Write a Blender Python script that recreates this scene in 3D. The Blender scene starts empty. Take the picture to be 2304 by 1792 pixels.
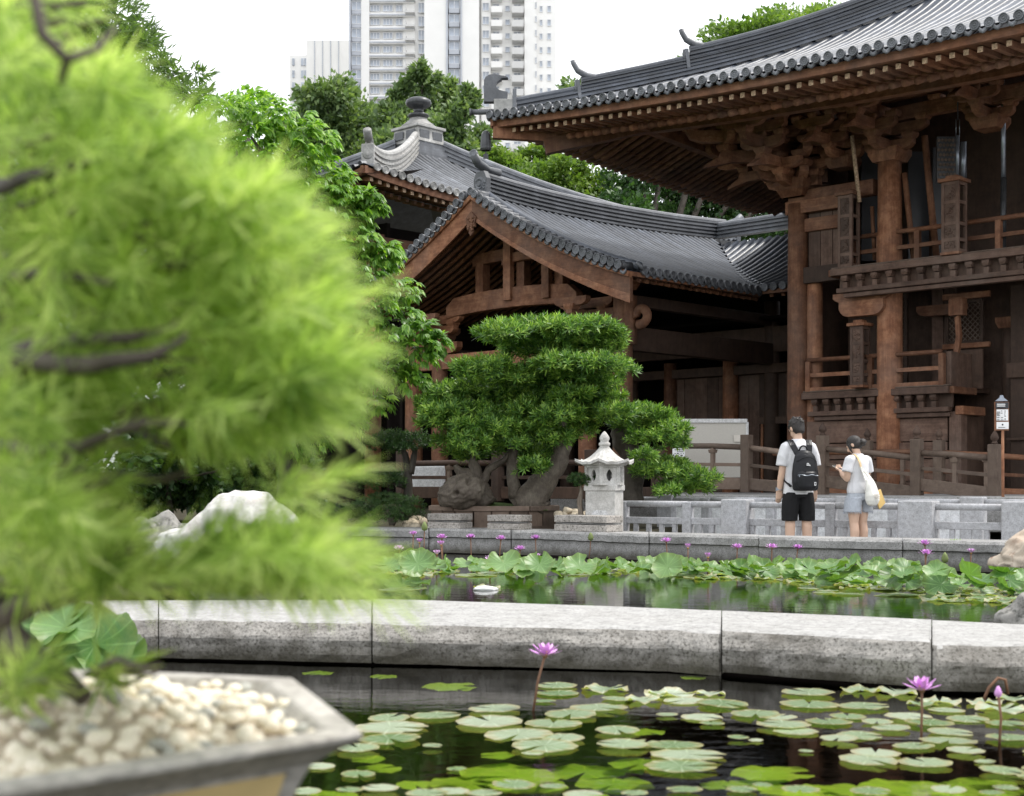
import bpy, bmesh, math, random
import numpy as np
from mathutils import Vector, Matrix, noise

SC = bpy.context.scene
COL = SC.collection
# ------------------------------------------------------------------ camera
FPX, CX, HZ, CH = 3200.0, 1152.0, 1080.0, 1.0
cam = bpy.data.cameras.new('camera')
cam.lens = 50; cam.sensor_width = 36; cam.sensor_fit = 'HORIZONTAL'
cam.shift_y = (HZ - 896.0) / 2304.0
cam.clip_start = 0.05; cam.clip_end = 3000
cam.dof.use_dof = True; cam.dof.focus_distance = 18.5; cam.dof.aperture_fstop = 4.2
camo = bpy.data.objects.new('camera', cam); COL.objects.link(camo)
camo.location = (0, 0, CH); camo.rotation_euler = (math.radians(90), 0, 0)
SC.camera = camo
# ------------------------------------------------------------------ sky and sun
SUN_EL, SUN_AZ = math.radians(60), math.radians(76)      # azimuth clockwise from +Y
wd = bpy.data.worlds.new('World'); SC.world = wd; wd.use_nodes = True
nt = wd.node_tree; nt.nodes.clear()
sky = nt.nodes.new('ShaderNodeTexSky'); sky.sky_type = 'NISHITA'; sky.sun_disc = False
sky.sun_elevation = SUN_EL; sky.sun_rotation = SUN_AZ; sky.dust_density = 3.0
mixc = nt.nodes.new('ShaderNodeMix'); mixc.data_type = 'RGBA'; mixc.inputs[0].default_value = 0.86
mixc.inputs[7].default_value = (11.4, 11.6, 11.9, 1)       # bright even cloud cover
bg = nt.nodes.new('ShaderNodeBackground'); bg.inputs[1].default_value = 0.1
wo = nt.nodes.new('ShaderNodeOutputWorld')
nt.links.new(sky.outputs[0], mixc.inputs[6]); nt.links.new(mixc.outputs[2], bg.inputs[0]); nt.links.new(bg.outputs[0], wo.inputs[0])
sl = bpy.data.lights.new('sun', 'SUN'); sl.energy = 2.2; sl.angle = math.radians(9); sl.color = (1, 0.96, 0.9)
so = bpy.data.objects.new('sun', sl); COL.objects.link(so)
sd = Vector((math.sin(SUN_AZ) * math.cos(SUN_EL), math.cos(SUN_AZ) * math.cos(SUN_EL), math.sin(SUN_EL)))
so.rotation_euler = sd.to_track_quat('Z', 'Y').to_euler(); so.location = (0, 0, 60)
SC.view_settings.view_transform = 'Standard'; SC.view_settings.look = 'None'
SC.view_settings.exposure = 0.7; SC.view_settings.gamma = 1.0
try: SC.view_settings.use_curve_mapping = False
except Exception: pass
SC.render.engine = 'CYCLES'
SC.cycles.max_bounces = 7; SC.cycles.diffuse_bounces = 3; SC.cycles.glossy_bounces = 3
SC.cycles.transmission_bounces = 4; SC.cycles.transparent_max_bounces = 8
SC.cycles.sample_clamp_indirect = 6.0
SC.cycles.caustics_reflective = False; SC.cycles.caustics_refractive = False
SC.cycles.use_denoising = True
try: SC.cycles.use_adaptive_sampling = True; SC.cycles.adaptive_threshold = 0.015
except Exception: pass

# ------------------------------------------------------------------ helpers
RND = random.Random(7)
NR = np.random.default_rng(11)
ZV = Vector((0, 0, 1))
def W(px, py, D): return Vector(((px - CX) / FPX * D, D, CH - (py - HZ) / FPX * D))
def WZ(px, py, z):
    D = (CH - z) * FPX / (py - HZ); return W(px, py, D)
def XD(px, D, z): return Vector(((px - CX) / FPX * D, D, z))
def lerp(a, b, t): return a + (b - a) * t
def interp(x, xs, ys): return float(np.interp(x, xs, ys))

class MB:
    """collects shapes and links them as one mesh object"""
    def __init__(s): s.v = []; s.f = []
    def add(s, vs, fs):
        b = len(s.v); s.v.extend([tuple(q) for q in vs]); s.f.extend([tuple(b + i for i in f) for f in fs]); return s
    def box(s, c, hx, hy, hz, X=(1, 0, 0), Y=(0, 1, 0), Z=(0, 0, 1), top=1.0):
        c = Vector(c); X = Vector(X); Y = Vector(Y); Z = Vector(Z)
        vs = []
        for k in (-1, 1):
            t = top if k > 0 else 1.0
            for i, j in ((-1, -1), (1, -1), (1, 1), (-1, 1)):
                vs.append(c + X * (hx * i * t) + Y * (hy * j * t) + Z * (hz * k))
        return s.add(vs, [(3, 2, 1, 0), (4, 5, 6, 7), (0, 1, 5, 4), (1, 2, 6, 5), (2, 3, 7, 6), (3, 0, 4, 7)])
    def beam(s, p, q, w, h, up=ZV):
        p = Vector(p); q = Vector(q); d = q - p; L = d.length; d.normalize()
        X = d.cross(Vector(up)); X.normalize(); Z = X.cross(d)
        return s.box((p + q) / 2, L / 2, w / 2, h / 2, d, X * -1, Z)
    def tube(s, pts, rads, n=8, cap=True, flat=1.0, ph=0.0):
        pts = [Vector(p) for p in pts]; m = len(pts)
        if not hasattr(rads, '__len__'): rads = [rads] * m
        vs = []; ref = None
        for i in range(m):
            t = pts[min(i + 1, m - 1)] - pts[max(i - 1, 0)]
            if t.length < 1e-9: t = Vector((0, 0, 1))
            t.normalize()
            if ref is None:
                ref = Vector((1, 0, 0)) if abs(t.x) < 0.9 else Vector((0, 1, 0))
            X = ref - t * ref.dot(t); X.normalize(); Y = t.cross(X); ref = X
            for k in range(n):
                a = 2 * math.pi * k / n + ph
                vs.append(pts[i] + X * (math.cos(a) * rads[i]) + Y * (math.sin(a) * rads[i] * flat))
        fs = [(i * n + k, i * n + (k + 1) % n, (i + 1) * n + (k + 1) % n, (i + 1) * n + k) for i in range(m - 1) for k in range(n)]
        if cap: fs += [tuple(range(n - 1, -1, -1)), tuple((m - 1) * n + k for k in range(n))]
        return s.add(vs, fs)
    def loft(s, rings, n=16, cap=True):
        """rings: (cx, cy, cz, rx, ry) horizontal ellipses"""
        vs = []
        for (x, y, z, rx, ry) in rings:
            for k in range(n):
                a = 2 * math.pi * k / n; vs.append((x + math.cos(a) * rx, y + math.sin(a) * ry, z))
        m = len(rings)
        fs = [(i * n + k, i * n + (k + 1) % n, (i + 1) * n + (k + 1) % n, (i + 1) * n + k) for i in range(m - 1) for k in range(n)]
        if cap: fs += [tuple(range(n - 1, -1, -1)), tuple((m - 1) * n + k for k in range(n))]
        return s.add(vs, fs)
    def lathe(s, prof, c=(0, 0, 0), n=16, X=(1, 0, 0), Y=(0, 1, 0), Z=(0, 0, 1), ph=0.0):
        c = Vector(c); X = Vector(X); Y = Vector(Y); Z = Vector(Z); vs = []
        for r, z in prof:
            for k in range(n):
                a = 2 * math.pi * k / n + ph
                vs.append(c + X * (math.cos(a) * r) + Y * (math.sin(a) * r) + Z * z)
        m = len(prof)
        fs = [(i * n + k, i * n + (k + 1) % n, (i + 1) * n + (k + 1) % n, (i + 1) * n + k) for i in range(m - 1) for k in range(n)]
        fs += [tuple(range(n - 1, -1, -1)), tuple((m - 1) * n + k for k in range(n))]
        return s.add(vs, fs)
    def extrude(s, poly, O, X, Y, dep):
        O = Vector(O); X = Vector(X); Y = Vector(Y); dep = Vector(dep); n = len(poly)
        vs = [O + X * a + Y * b for a, b in poly] + [O + X * a + Y * b + dep for a, b in poly]
        fs = [tuple(range(n - 1, -1, -1)), tuple(range(n, 2 * n))] + [(k, (k + 1) % n, n + (k + 1) % n, n + k) for k in range(n)]
        return s.add(vs, fs)
    def grid(s, fn, nu, nv):
        vs = [fn(i / nu, j / nv) for i in range(nu + 1) for j in range(nv + 1)]
        fs = [(i * (nv + 1) + j, (i + 1) * (nv + 1) + j, (i + 1) * (nv + 1) + j + 1, i * (nv + 1) + j + 1) for i in range(nu) for j in range(nv)]
        return s.add(vs, fs)
    def sweep(s, pts, prof, cap=True):
        """prof: closed list of (side, up); horizontal side vector perpendicular to the path"""
        pts = [Vector(p) for p in pts]; m = len(pts); n = len(prof); vs = []
        for i in range(m):
            t = pts[min(i + 1, m - 1)] - pts[max(i - 1, 0)]; t.z = 0; t.normalize()
            X = Vector((t.y, -t.x, 0))
            for a, b in prof: vs.append(pts[i] + X * a + ZV * b)
        fs = [(i * n + k, i * n + (k + 1) % n, (i + 1) * n + (k + 1) % n, (i + 1) * n + k) for i in range(m - 1) for k in range(n)]
        if cap: fs += [tuple(range(n - 1, -1, -1)), tuple((m - 1) * n + k for k in range(n))]
        return s.add(vs, fs)
    def mesh(s, name, mat=None, smooth=False):
        me = bpy.data.meshes.new(name); me.from_pydata(s.v, [], s.f)
        bm = bmesh.new(); bm.from_mesh(me); bmesh.ops.recalc_face_normals(bm, faces=bm.faces); bm.to_mesh(me); bm.free()
        if mat: me.materials.append(mat)
        if smooth: me.polygons.foreach_set('use_smooth', [True] * len(me.polygons))
        return me
    def build(s, name, mat=None, parent=None, smooth=False, bevel=0.0):
        return link(name, s.mesh(name, mat, smooth), parent, bevel=bevel)

def link(name, me, parent=None, M=None, bevel=0.0):
    o = bpy.data.objects.new(name, me); COL.objects.link(o)
    if parent is not None:
        o.parent = parent
        if parent.type == 'EMPTY': o.matrix_parent_inverse = Matrix.Translation(-Vector(parent.location))
    if M is not None: o.matrix_basis = M
    if bevel > 0:
        b = o.modifiers.new('bevel', 'BEVEL'); b.width = bevel; b.segments = 2; b.limit_method = 'ANGLE'; b.angle_limit = math.radians(40)
    return o
def tag(o, label=None, cat=None, group=None, kind=None):
    if label: o['label'] = label
    if cat: o['category'] = cat
    if group: o['group'] = group
    if kind: o['kind'] = kind
    return o
def thing(name, loc, label, cat, group=None):
    o = bpy.data.objects.new(name, None); COL.objects.link(o); o.location = loc; o.empty_display_size = 0.1
    return tag(o, label, cat, group)
def basis(X, Y, Z, O):
    return Matrix(((X[0], Y[0], Z[0], O[0]), (X[1], Y[1], Z[1], O[1]), (X[2], Y[2], Z[2], O[2]), (0, 0, 0, 1)))

def npmesh(name, V, F, mat=None, smooth=False):
    """V (n,3) float, F (m,k) int"""
    V = np.asarray(V, np.float32); F = np.asarray(F, np.int32); k = F.shape[1]
    me = bpy.data.meshes.new(name)
    me.vertices.add(len(V)); me.vertices.foreach_set('co', V.ravel())
    me.loops.add(F.size); me.loops.foreach_set('vertex_index', F.ravel())
    me.polygons.add(len(F)); me.polygons.foreach_set('loop_start', np.arange(0, F.size, k, dtype=np.int32))
    me.polygons.foreach_set('loop_total', np.full(len(F), k, np.int32))
    if smooth: me.polygons.foreach_set('use_smooth', np.ones(len(F), bool))
    me.update(calc_edges=True)
    if mat: me.materials.append(mat)
    return me
def nrm(a): return a / np.maximum(np.linalg.norm(a, axis=1, keepdims=True), 1e-9)
def leaves(P, D, N, L, Wd, bend=0.0):
    """leaf blades: base P, direction D, normal N, length L, half width ratio Wd; 6 verts, 4 tris each, bent by 'bend'"""
    D = nrm(D); S = nrm(np.cross(D, N)); N2 = np.cross(S, D)
    L = np.asarray(L)[:, None]; Wd = np.asarray(Wd)[:, None] * L if hasattr(Wd, '__len__') else Wd * L
    b = bend * L
    v0 = P
    v1 = P + D * L * .38 + S * Wd - N2 * b * .12 + N2 * Wd * .25
    v2 = P + D * L * .38 - S * Wd - N2 * b * .12 + N2 * Wd * .25
    vm = P + D * L * .45 - N2 * b * .2
    v3 = P + D * L * .96 - N2 * b
    V = np.stack([v0, v1, v2, vm, v3], 1).reshape(-1, 3)
    n = len(P); B = (np.arange(n) * 5)[:, None]
    T = np.array([[0, 1, 3], [0, 3, 2], [1, 4, 3], [2, 3, 4]])
    F = (B[:, None, :] + T[None]).reshape(-1, 3)
    return V, F
def randdir(n):
    return nrm(NR.normal(size=(n, 3)))
# ------------------------------------------------------------------ materials
def newmat(name):
    m = bpy.data.materials.new(name); m.use_nodes = True; nt = m.node_tree; nt.nodes.clear()
    out = nt.nodes.new('ShaderNodeOutputMaterial'); return m, nt, out
def N(nt, t, **kw):
    n = nt.nodes.new(t)
    for k, v in kw.items(): setattr(n, k, v)
    return n
def ramp(nt, fac, stops):
    r = N(nt, 'ShaderNodeValToRGB'); e = r.color_ramp.elements
    while len(e) > 1: e.remove(e[-1])
    e[0].position = stops[0][0]; e[0].color = (*stops[0][1], 1)
    for p, c in stops[1:]:
        x = e.new(p); x.color = (*c, 1)
    nt.links.new(fac, r.inputs[0]); return r.outputs[0]
def coord(nt, scale=(1, 1, 1), rotz=0.0, kind='Object'):
    tc = N(nt, 'ShaderNodeTexCoord'); mp = N(nt, 'ShaderNodeMapping'); mp.inputs['Scale'].default_value = scale
    if rotz:
        m0 = N(nt, 'ShaderNodeMapping'); m0.inputs['Rotation'].default_value = (0, 0, rotz)
        nt.links.new(tc.outputs[kind], m0.inputs[0]); nt.links.new(m0.outputs[0], mp.inputs[0])
    else: nt.links.new(tc.outputs[kind], mp.inputs[0])
    return mp.outputs[0]
def noise_tex(nt, vec, scale, detail=4, rough=0.55, dist=0.0):
    n = N(nt, 'ShaderNodeTexNoise'); n.inputs['Scale'].default_value = scale; n.inputs['Detail'].default_value = detail
    n.inputs['Roughness'].default_value = rough; n.inputs['Distortion'].default_value = dist
    nt.links.new(vec, n.inputs['Vector']); return n.outputs['Fac']
def mixrgb(nt, fac, a, b, blend='MIX'):
    m = N(nt, 'ShaderNodeMix', data_type='RGBA', blend_type=blend)
    for s, v in ((0, fac), (6, a), (7, b)):
        if isinstance(v, (int, float)): m.inputs[s].default_value = v
        elif isinstance(v, tuple): m.inputs[s].default_value = (*v, 1)
        else: nt.links.new(v, m.inputs[s])
    return m.outputs[2]
def bump(nt, h, strength, dist=0.01):
    b = N(nt, 'ShaderNodeBump'); b.inputs['Strength'].default_value = strength; b.inputs['Distance'].default_value = dist
    nt.links.new(h, b.inputs['Height']); return b.outputs[0]
def princ(nt, out, col, rough=0.6, nor=None, spec=0.4, metal=0.0):
    p = N(nt, 'ShaderNodeBsdfPrincipled')
    if isinstance(col, tuple): p.inputs['Base Color'].default_value = (*col, 1)
    else: nt.links.new(col, p.inputs['Base Color'])
    if isinstance(rough, (int, float)): p.inputs['Roughness'].default_value = rough
    else: nt.links.new(rough, p.inputs['Roughness'])
    p.inputs['Specular IOR Level'].default_value = spec; p.inputs['Metallic'].default_value = metal
    if nor is not None: nt.links.new(nor, p.inputs['Normal'])
    nt.links.new(p.outputs[0], out.inputs[0]); return p
def plain(name, c, rough=0.6, spec=0.4, var=0.15, scale=6.0, bmp=0.2, metal=0.0):
    m, nt, out = newmat(name); v = coord(nt)
    n = noise_tex(nt, v, scale, 5)
    col = ramp(nt, n, [(0.3, tuple(x * (1 - var) for x in c)), (0.7, tuple(min(1, x * (1 + var)) for x in c))])
    princ(nt, out, col, rough, bump(nt, noise_tex(nt, v, scale * 6, 3), bmp, 0.004) if bmp else None, spec, metal); return m
def wood(name, dark, mid, pale, scale, rotz=0.0, rough=0.7, wear=0.5):
    m, nt, out = newmat(name)
    v = coord(nt, scale, rotz)
    g0 = noise_tex(nt, v, 1.0, 8, 0.7, 0.8); gm = noise_tex(nt, coord(nt), 5.0, 6, 0.7)
    ga = N(nt, 'ShaderNodeMath', operation='MULTIPLY_ADD'); nt.links.new(gm, ga.inputs[0]); ga.inputs[1].default_value = 0.9
    gb = N(nt, 'ShaderNodeMath', operation='MULTIPLY'); nt.links.new(g0, gb.inputs[0]); gb.inputs[1].default_value = 0.55; nt.links.new(gb.outputs[0], ga.inputs[2])
    g = ga.outputs[0]
    col = ramp(nt, g, [(0.42, dark), (0.70, mid), (1.0, pale)])
    big = noise_tex(nt, coord(nt), 0.9, 4, 0.6)
    r = N(nt, 'ShaderNodeMapRange'); r.inputs[1].default_value = 0.45; r.inputs[2].default_value = 0.75; nt.links.new(big, r.inputs[0])
    r.inputs[4].default_value = wear
    col = mixrgb(nt, r.outputs[0], col, (0.16, 0.118, 0.095))
    rnd = N(nt, 'ShaderNodeObjectInfo')
    k = N(nt, 'ShaderNodeMapRange'); k.inputs[3].default_value = 0.62; k.inputs[4].default_value = 1.28; nt.links.new(rnd.outputs['Random'], k.inputs[0])
    cr = N(nt, 'ShaderNodeCombineColor'); [nt.links.new(k.outputs[0], cr.inputs[i]) for i in range(3)]
    col = mixrgb(nt, 1.0, col, cr.outputs[0], 'MULTIPLY')
    v2 = coord(nt, tuple(x * 3 for x in scale), rotz)
    cr2 = noise_tex(nt, v2, 1.0, 4, 0.7)
    dk = ramp(nt, cr2, [(0.28, (0.3, 0.3, 0.3)), (0.40, (1, 1, 1))])
    col = mixrgb(nt, 0.6, col, dk, 'MULTIPLY')
    princ(nt, out, col, rough, bump(nt, cr2, 0.5, 0.006), 0.35); return m
A46 = math.radians(46)
WDK, WMD, WPL = (0.065, 0.025, 0.012), (0.19, 0.080, 0.040), (0.37, 0.188, 0.102)
M = {}
M['wood_v'] = wood('wood_upright', WDK, WMD, WPL, (16, 16, 0.9))
M['wood_u'] = wood('wood_along_front', WDK, WMD, WPL, (1.0, 16, 16), -(math.pi / 2 + A46))      # grain along u
M['wood_w'] = wood('wood_along_side', WDK, WMD, WPL, (16, 1.0, 16), -(math.pi / 2 + A46))       # grain along v
M['wood_l'] = wood('wood_local', WDK, WMD, WPL, (16, 16, 1.2))
BOARD_TONES = ((0.035, 0.019, 0.013), (0.10, 0.058, 0.041), (0.18, 0.115, 0.085))  # darker, greyer tones for boards, planks and deck parts
M['board_u'] = wood('grey_brown_board_along_front', *BOARD_TONES, (1.0, 18, 18), -(math.pi / 2 + A46), wear=0.6)
M['board_v'] = wood('grey_brown_board_upright', *BOARD_TONES, (18, 18, 1.0), wear=0.6)
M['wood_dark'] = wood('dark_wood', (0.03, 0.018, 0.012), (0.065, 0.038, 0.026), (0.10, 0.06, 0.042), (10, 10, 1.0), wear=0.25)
M['wood_grey'] = wood('grey_weathered_wood', (0.07, 0.048, 0.036), (0.14, 0.10, 0.075), (0.22, 0.165, 0.13), (1.4, 14, 14), wear=0.6)
M['wood_greyv'] = wood('grey_weathered_wood_upright', (0.07, 0.048, 0.036), (0.14, 0.10, 0.075), (0.2, 0.15, 0.115), (14, 14, 1.2), wear=0.6)
M['rafter_end'] = plain('worn_rafter_end', (0.42, 0.30, 0.20), 0.8, 0.2, 0.5, 30, 0.4)
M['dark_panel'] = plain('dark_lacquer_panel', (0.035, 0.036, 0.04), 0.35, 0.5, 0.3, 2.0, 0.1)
M['void'] = plain('shade_black', (0.012, 0.009, 0.008), 0.9, 0.1, 0.2, 3, 0)  # near-black: shade of rooms and stone undercuts put into the colour
def tile_mat(name, c, rough):
    m, nt, out = newmat(name); v = coord(nt)
    n = noise_tex(nt, v, 3.0, 6, 0.65); n2 = noise_tex(nt, v, 22.0, 4, 0.7)
    col = ramp(nt, n, [(0.3, tuple(x * 0.6 for x in c)), (0.55, c), (0.75, tuple(x * 1.7 for x in c))])
    col = mixrgb(nt, 0.35, col, ramp(nt, n2, [(0.35, (0.4, 0.4, 0.4)), (0.65, (1.25, 1.25, 1.2))]), 'MULTIPLY')
    oi = N(nt, 'ShaderNodeObjectInfo'); k = N(nt, 'ShaderNodeMapRange'); k.inputs[3].default_value = 0.68; k.inputs[4].default_value = 1.35; nt.links.new(oi.outputs['Random'], k.inputs[0])
    cc = N(nt, 'ShaderNodeCombineColor'); [nt.links.new(k.outputs[0], cc.inputs[i]) for i in range(3)]
    col = mixrgb(nt, 1.0, col, cc.outputs[0], 'MULTIPLY')
    rg = N(nt, 'ShaderNodeMapRange'); nt.links.new(n2, rg.inputs[0]); rg.inputs[3].default_value = rough - 0.12; rg.inputs[4].default_value = rough + 0.15
    princ(nt, out, col, rg.outputs[0], bump(nt, n2, 0.3, 0.006), 0.7); return m
M['tile'] = tile_mat('grey_roof_tile', (0.062, 0.071, 0.09), 0.42)
M['tile_b'] = tile_mat('grey_roof_tile_matt', (0.12, 0.127, 0.143), 0.5)
M['tile_pale'] = tile_mat('pale_grey_tile', (0.30, 0.295, 0.285), 0.55)
def granite(name, c, dark, sc=60.0, stain=0.5, stainc=(0.10, 0.09, 0.075), bmp=0.5, big=1.6, tide=None):
    m, nt, out = newmat(name); v = coord(nt)
    sp = noise_tex(nt, v, sc, 3, 0.7); lo = noise_tex(nt, v, big, 6, 0.65); mid = noise_tex(nt, v, sc * .22, 4, 0.6)
    col = ramp(nt, sp, [(0.33, dark), (0.48, c), (0.7, tuple(min(0.9, x * 1.25) for x in c))])
    st = ramp(nt, lo, [(0.42, (0, 0, 0)), (0.68, (1, 1, 1))])
    f = N(nt, 'ShaderNodeMath', operation='MULTIPLY'); nt.links.new(st, f.inputs[0]); f.inputs[1].default_value = stain
    col = mixrgb(nt, f.outputs[0], col, stainc)
    col = mixrgb(nt, 0.5, col, ramp(nt, mid, [(0.3, (0.5, 0.5, 0.48)), (0.6, (1.1, 1.1, 1.1))]), 'MULTIPLY')
    if tide:                                             # algae and damp grime left along the water line
        sp_ = N(nt, 'ShaderNodeSeparateXYZ'); tc = N(nt, 'ShaderNodeTexCoord'); nt.links.new(tc.outputs['Object'], sp_.inputs[0])
        wob = N(nt, 'ShaderNodeMath', operation='MULTIPLY_ADD'); nt.links.new(noise_tex(nt, coord(nt, (1, 1, .4)), 7.0, 6, 0.7), wob.inputs[0]); wob.inputs[1].default_value = -0.16; nt.links.new(sp_.outputs[2], wob.inputs[2])
        mr = N(nt, 'ShaderNodeMapRange'); nt.links.new(wob.outputs[0], mr.inputs[0]); mr.inputs[1].default_value = tide - .10; mr.inputs[2].default_value = tide; mr.inputs[3].default_value = 0.85; mr.inputs[4].default_value = 0.0
        col = mixrgb(nt, mr.outputs[0], col, (0.05, 0.045, 0.03))
    princ(nt, out, col, 0.8, bump(nt, mid, bmp, 0.012), 0.3); return m
M['stone'] = granite('weathered_granite', (0.42, 0.39, 0.36), (0.10, 0.09, 0.08), 45, 0.55)
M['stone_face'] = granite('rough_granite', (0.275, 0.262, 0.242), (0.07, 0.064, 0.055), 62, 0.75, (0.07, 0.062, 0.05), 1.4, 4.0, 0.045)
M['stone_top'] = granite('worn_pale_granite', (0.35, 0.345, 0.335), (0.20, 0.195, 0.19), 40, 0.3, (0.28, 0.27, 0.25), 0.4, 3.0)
M['curb'] = granite('grey_granite', (0.33, 0.325, 0.32), (0.14, 0.135, 0.13), 70, 0.5, (0.12, 0.12, 0.115), 0.6, 1.6, 0.06)
M['rail_stone'] = granite('smooth_grey_granite', (0.43, 0.435, 0.455), (0.30, 0.30, 0.31), 90, 0.3, (0.28, 0.265, 0.245), 0.15)
M['pale_stone'] = granite('pale_granite', (0.62, 0.62, 0.62), (0.4, 0.4, 0.4), 80, 0.25, (0.4, 0.4, 0.39), 0.3)
M['white_wall'] = granite('white_rendered_stone', (0.72, 0.73, 0.75), (0.6, 0.6, 0.62), 60, 0.25, (0.5, 0.52, 0.5), 0.1)
M['lantern'] = granite('white_marble', (0.54, 0.53, 0.51), (0.44, 0.43, 0.41), 50, 0.55, (0.33, 0.315, 0.29), 0.15, 3.5)
M['rock_white'] = granite('pale_rock', (0.58, 0.57, 0.55), (0.46, 0.44, 0.41), 14, 0.45, (0.45, 0.38, 0.3), 0.8, 2.6)
M['rock_brown'] = granite('brown_marbled_rock', (0.62, 0.55, 0.45), (0.2, 0.1, 0.06), 9, 0.8, (0.22, 0.13, 0.085), 1.0, 4.5)
M['rock_grey'] = granite('grey_rock', (0.3, 0.29, 0.27), (0.1, 0.1, 0.09), 18, 0.5, (0.1, 0.1, 0.085), 1.0, 3)
M['rock_cream'] = granite('cream_rock', (0.6, 0.52, 0.4), (0.4, 0.33, 0.24), 25, 0.4, (0.3, 0.26, 0.19), 0.8, 6)
M['paving'] = granite('grey_paving', (0.34, 0.34, 0.34), (0.2, 0.2, 0.2), 30, 0.3, (0.2, 0.2, 0.19), 0.3)
M['soil'] = plain('dark_soil', (0.05, 0.045, 0.03), 0.95, 0.1, 0.5, 9, 0.8)
M['moss'] = plain('mossy_ground', (0.055, 0.085, 0.025), 0.95, 0.1, 0.5, 14, 0.8)
M['bed'] = plain('pond_mud', (0.02, 0.022, 0.012), 0.95, 0.1, 0.5, 2, 0.0)
def foliage(name, cols, trans=0.35, rough=0.45, spec=0.4, nscale=1.2, tc=None):
    m, nt, out = newmat(name)
    g = N(nt, 'ShaderNodeNewGeometry'); v = coord(nt)
    n = noise_tex(nt, v, nscale, 3)
    a = N(nt, 'ShaderNodeMath', operation='MULTIPLY'); nt.links.new(g.outputs['Random Per Island'], a.inputs[0]); a.inputs[1].default_value = 0.6
    b = N(nt, 'ShaderNodeMath', operation='MULTIPLY_ADD'); nt.links.new(n, b.inputs[0]); b.inputs[1].default_value = 0.9; nt.links.new(a.outputs[0], b.inputs[2])
    c = N(nt, 'ShaderNodeMath', operation='SUBTRACT'); nt.links.new(b.outputs[0], c.inputs[0]); c.inputs[1].default_value = 0.25
    k = len(cols)
    col = ramp(nt, c.outputs[0], [(0.1 + 0.8 * i / (k - 1), cols[i]) for i in range(k)])
    p = N(nt, 'ShaderNodeBsdfPrincipled'); nt.links.new(col, p.inputs['Base Color']); p.inputs['Roughness'].default_value = rough
    p.inputs['Specular IOR Level'].default_value = spec
    t = N(nt, 'ShaderNodeBsdfTranslucent')
    tcol = mixrgb(nt, 1.0, col, tc or (1.5, 1.6, 0.7), 'MULTIPLY'); nt.links.new(tcol, t.inputs[0])
    mx = N(nt, 'ShaderNodeMixShader'); mx.inputs[0].default_value = trans
    nt.links.new(p.outputs[0], mx.inputs[1]); nt.links.new(t.outputs[0], mx.inputs[2]); nt.links.new(mx.outputs[0], out.inputs[0]); return m
M['leaf_near'] = foliage('soft_bright_needles', [(0.12, 0.215, 0.045), (0.42, 0.57, 0.13), (0.76, 0.83, 0.36)], 0.5, 0.5, 0.3, 6, (1.25, 1.32, 0.85))
M['leaf_podo'] = foliage('dark_glossy_needles', [(0.03, 0.085, 0.02), (0.115, 0.24, 0.04), (0.36, 0.52, 0.09)], 0.28, 0.4, 0.45, 3)
M['leaf_dark'] = foliage('deep_green_needles', [(0.018, 0.05, 0.016), (0.035, 0.085, 0.022), (0.08, 0.15, 0.03)], 0.25, 0.42, 0.4, 3)
M['leaf_mid'] = foliage('fresh_green_leaves', [(0.06, 0.15, 0.02), (0.15, 0.31, 0.04), (0.33, 0.50, 0.07)], 0.4, 0.38, 0.5, 0.8)
M['leaf_far'] = foliage('broad_tree_leaves', [(0.06, 0.10, 0.045), (0.12, 0.19, 0.075), (0.25, 0.33, 0.13)], 0.35, 0.5, 0.4, 0.35)
M['leaf_bright'] = foliage('bright_tree_leaves', [(0.06, 0.12, 0.025), (0.13, 0.22, 0.04), (0.24, 0.34, 0.07)], 0.4, 0.5, 0.4, 0.35)  # brighter green tones for two background trees
M['leaf_deep'] = foliage('dense_dark_leaves', [(0.02, 0.05, 0.016), (0.04, 0.095, 0.025), (0.07, 0.14, 0.03)], 0.3, 0.45, 0.4, 0.4)
M['leaf_bamboo'] = foliage('thin_drooping_leaves', [(0.06, 0.10, 0.04), (0.10, 0.17, 0.05), (0.17, 0.26, 0.08)], 0.45, 0.5, 0.3, 0.5)
M['bark'] = wood('gnarled_bark', (0.03, 0.024, 0.018), (0.11, 0.09, 0.07), (0.22, 0.19, 0.15), (30, 30, 9), wear=0.1)
M['bark_dark'] = wood('dark_bark', (0.03, 0.025, 0.02), (0.08, 0.068, 0.055), (0.14, 0.12, 0.1), (18, 18, 4), wear=0.2)
def water_mat():
    m, nt, out = newmat('pond_water')
    v = coord(nt, (1.0, 2.6, 1.0)); n = noise_tex(nt, v, 3.0, 4, 0.55, 0.4); n2 = noise_tex(nt, v, 11.0, 3)
    sm = N(nt, 'ShaderNodeMath', operation='MULTIPLY_ADD'); nt.links.new(n2, sm.inputs[0]); sm.inputs[1].default_value = 0.25; nt.links.new(n, sm.inputs[2])
    bn = bump(nt, sm.outputs[0], 0.10, 0.02)
    gl = N(nt, 'ShaderNodeBsdfGlossy'); gl.inputs['Roughness'].default_value = 0.01; gl.inputs[0].default_value = (1, 1, 1, 1); nt.links.new(bn, gl.inputs['Normal'])
    tr = N(nt, 'ShaderNodeBsdfTransparent'); tr.inputs[0].default_value = (0.72, 0.78, 0.55, 1)
    fr = N(nt, 'ShaderNodeFresnel'); fr.inputs[0].default_value = 1.33; nt.links.new(bn, fr.inputs['Normal'])
    mx = N(nt, 'ShaderNodeMixShader'); nt.links.new(fr.outputs[0], mx.inputs[0]); nt.links.new(tr.outputs[0], mx.inputs[1]); nt.links.new(gl.outputs[0], mx.inputs[2])
    nt.links.new(mx.outputs[0], out.inputs[0]); return m
M['water'] = water_mat()
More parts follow.
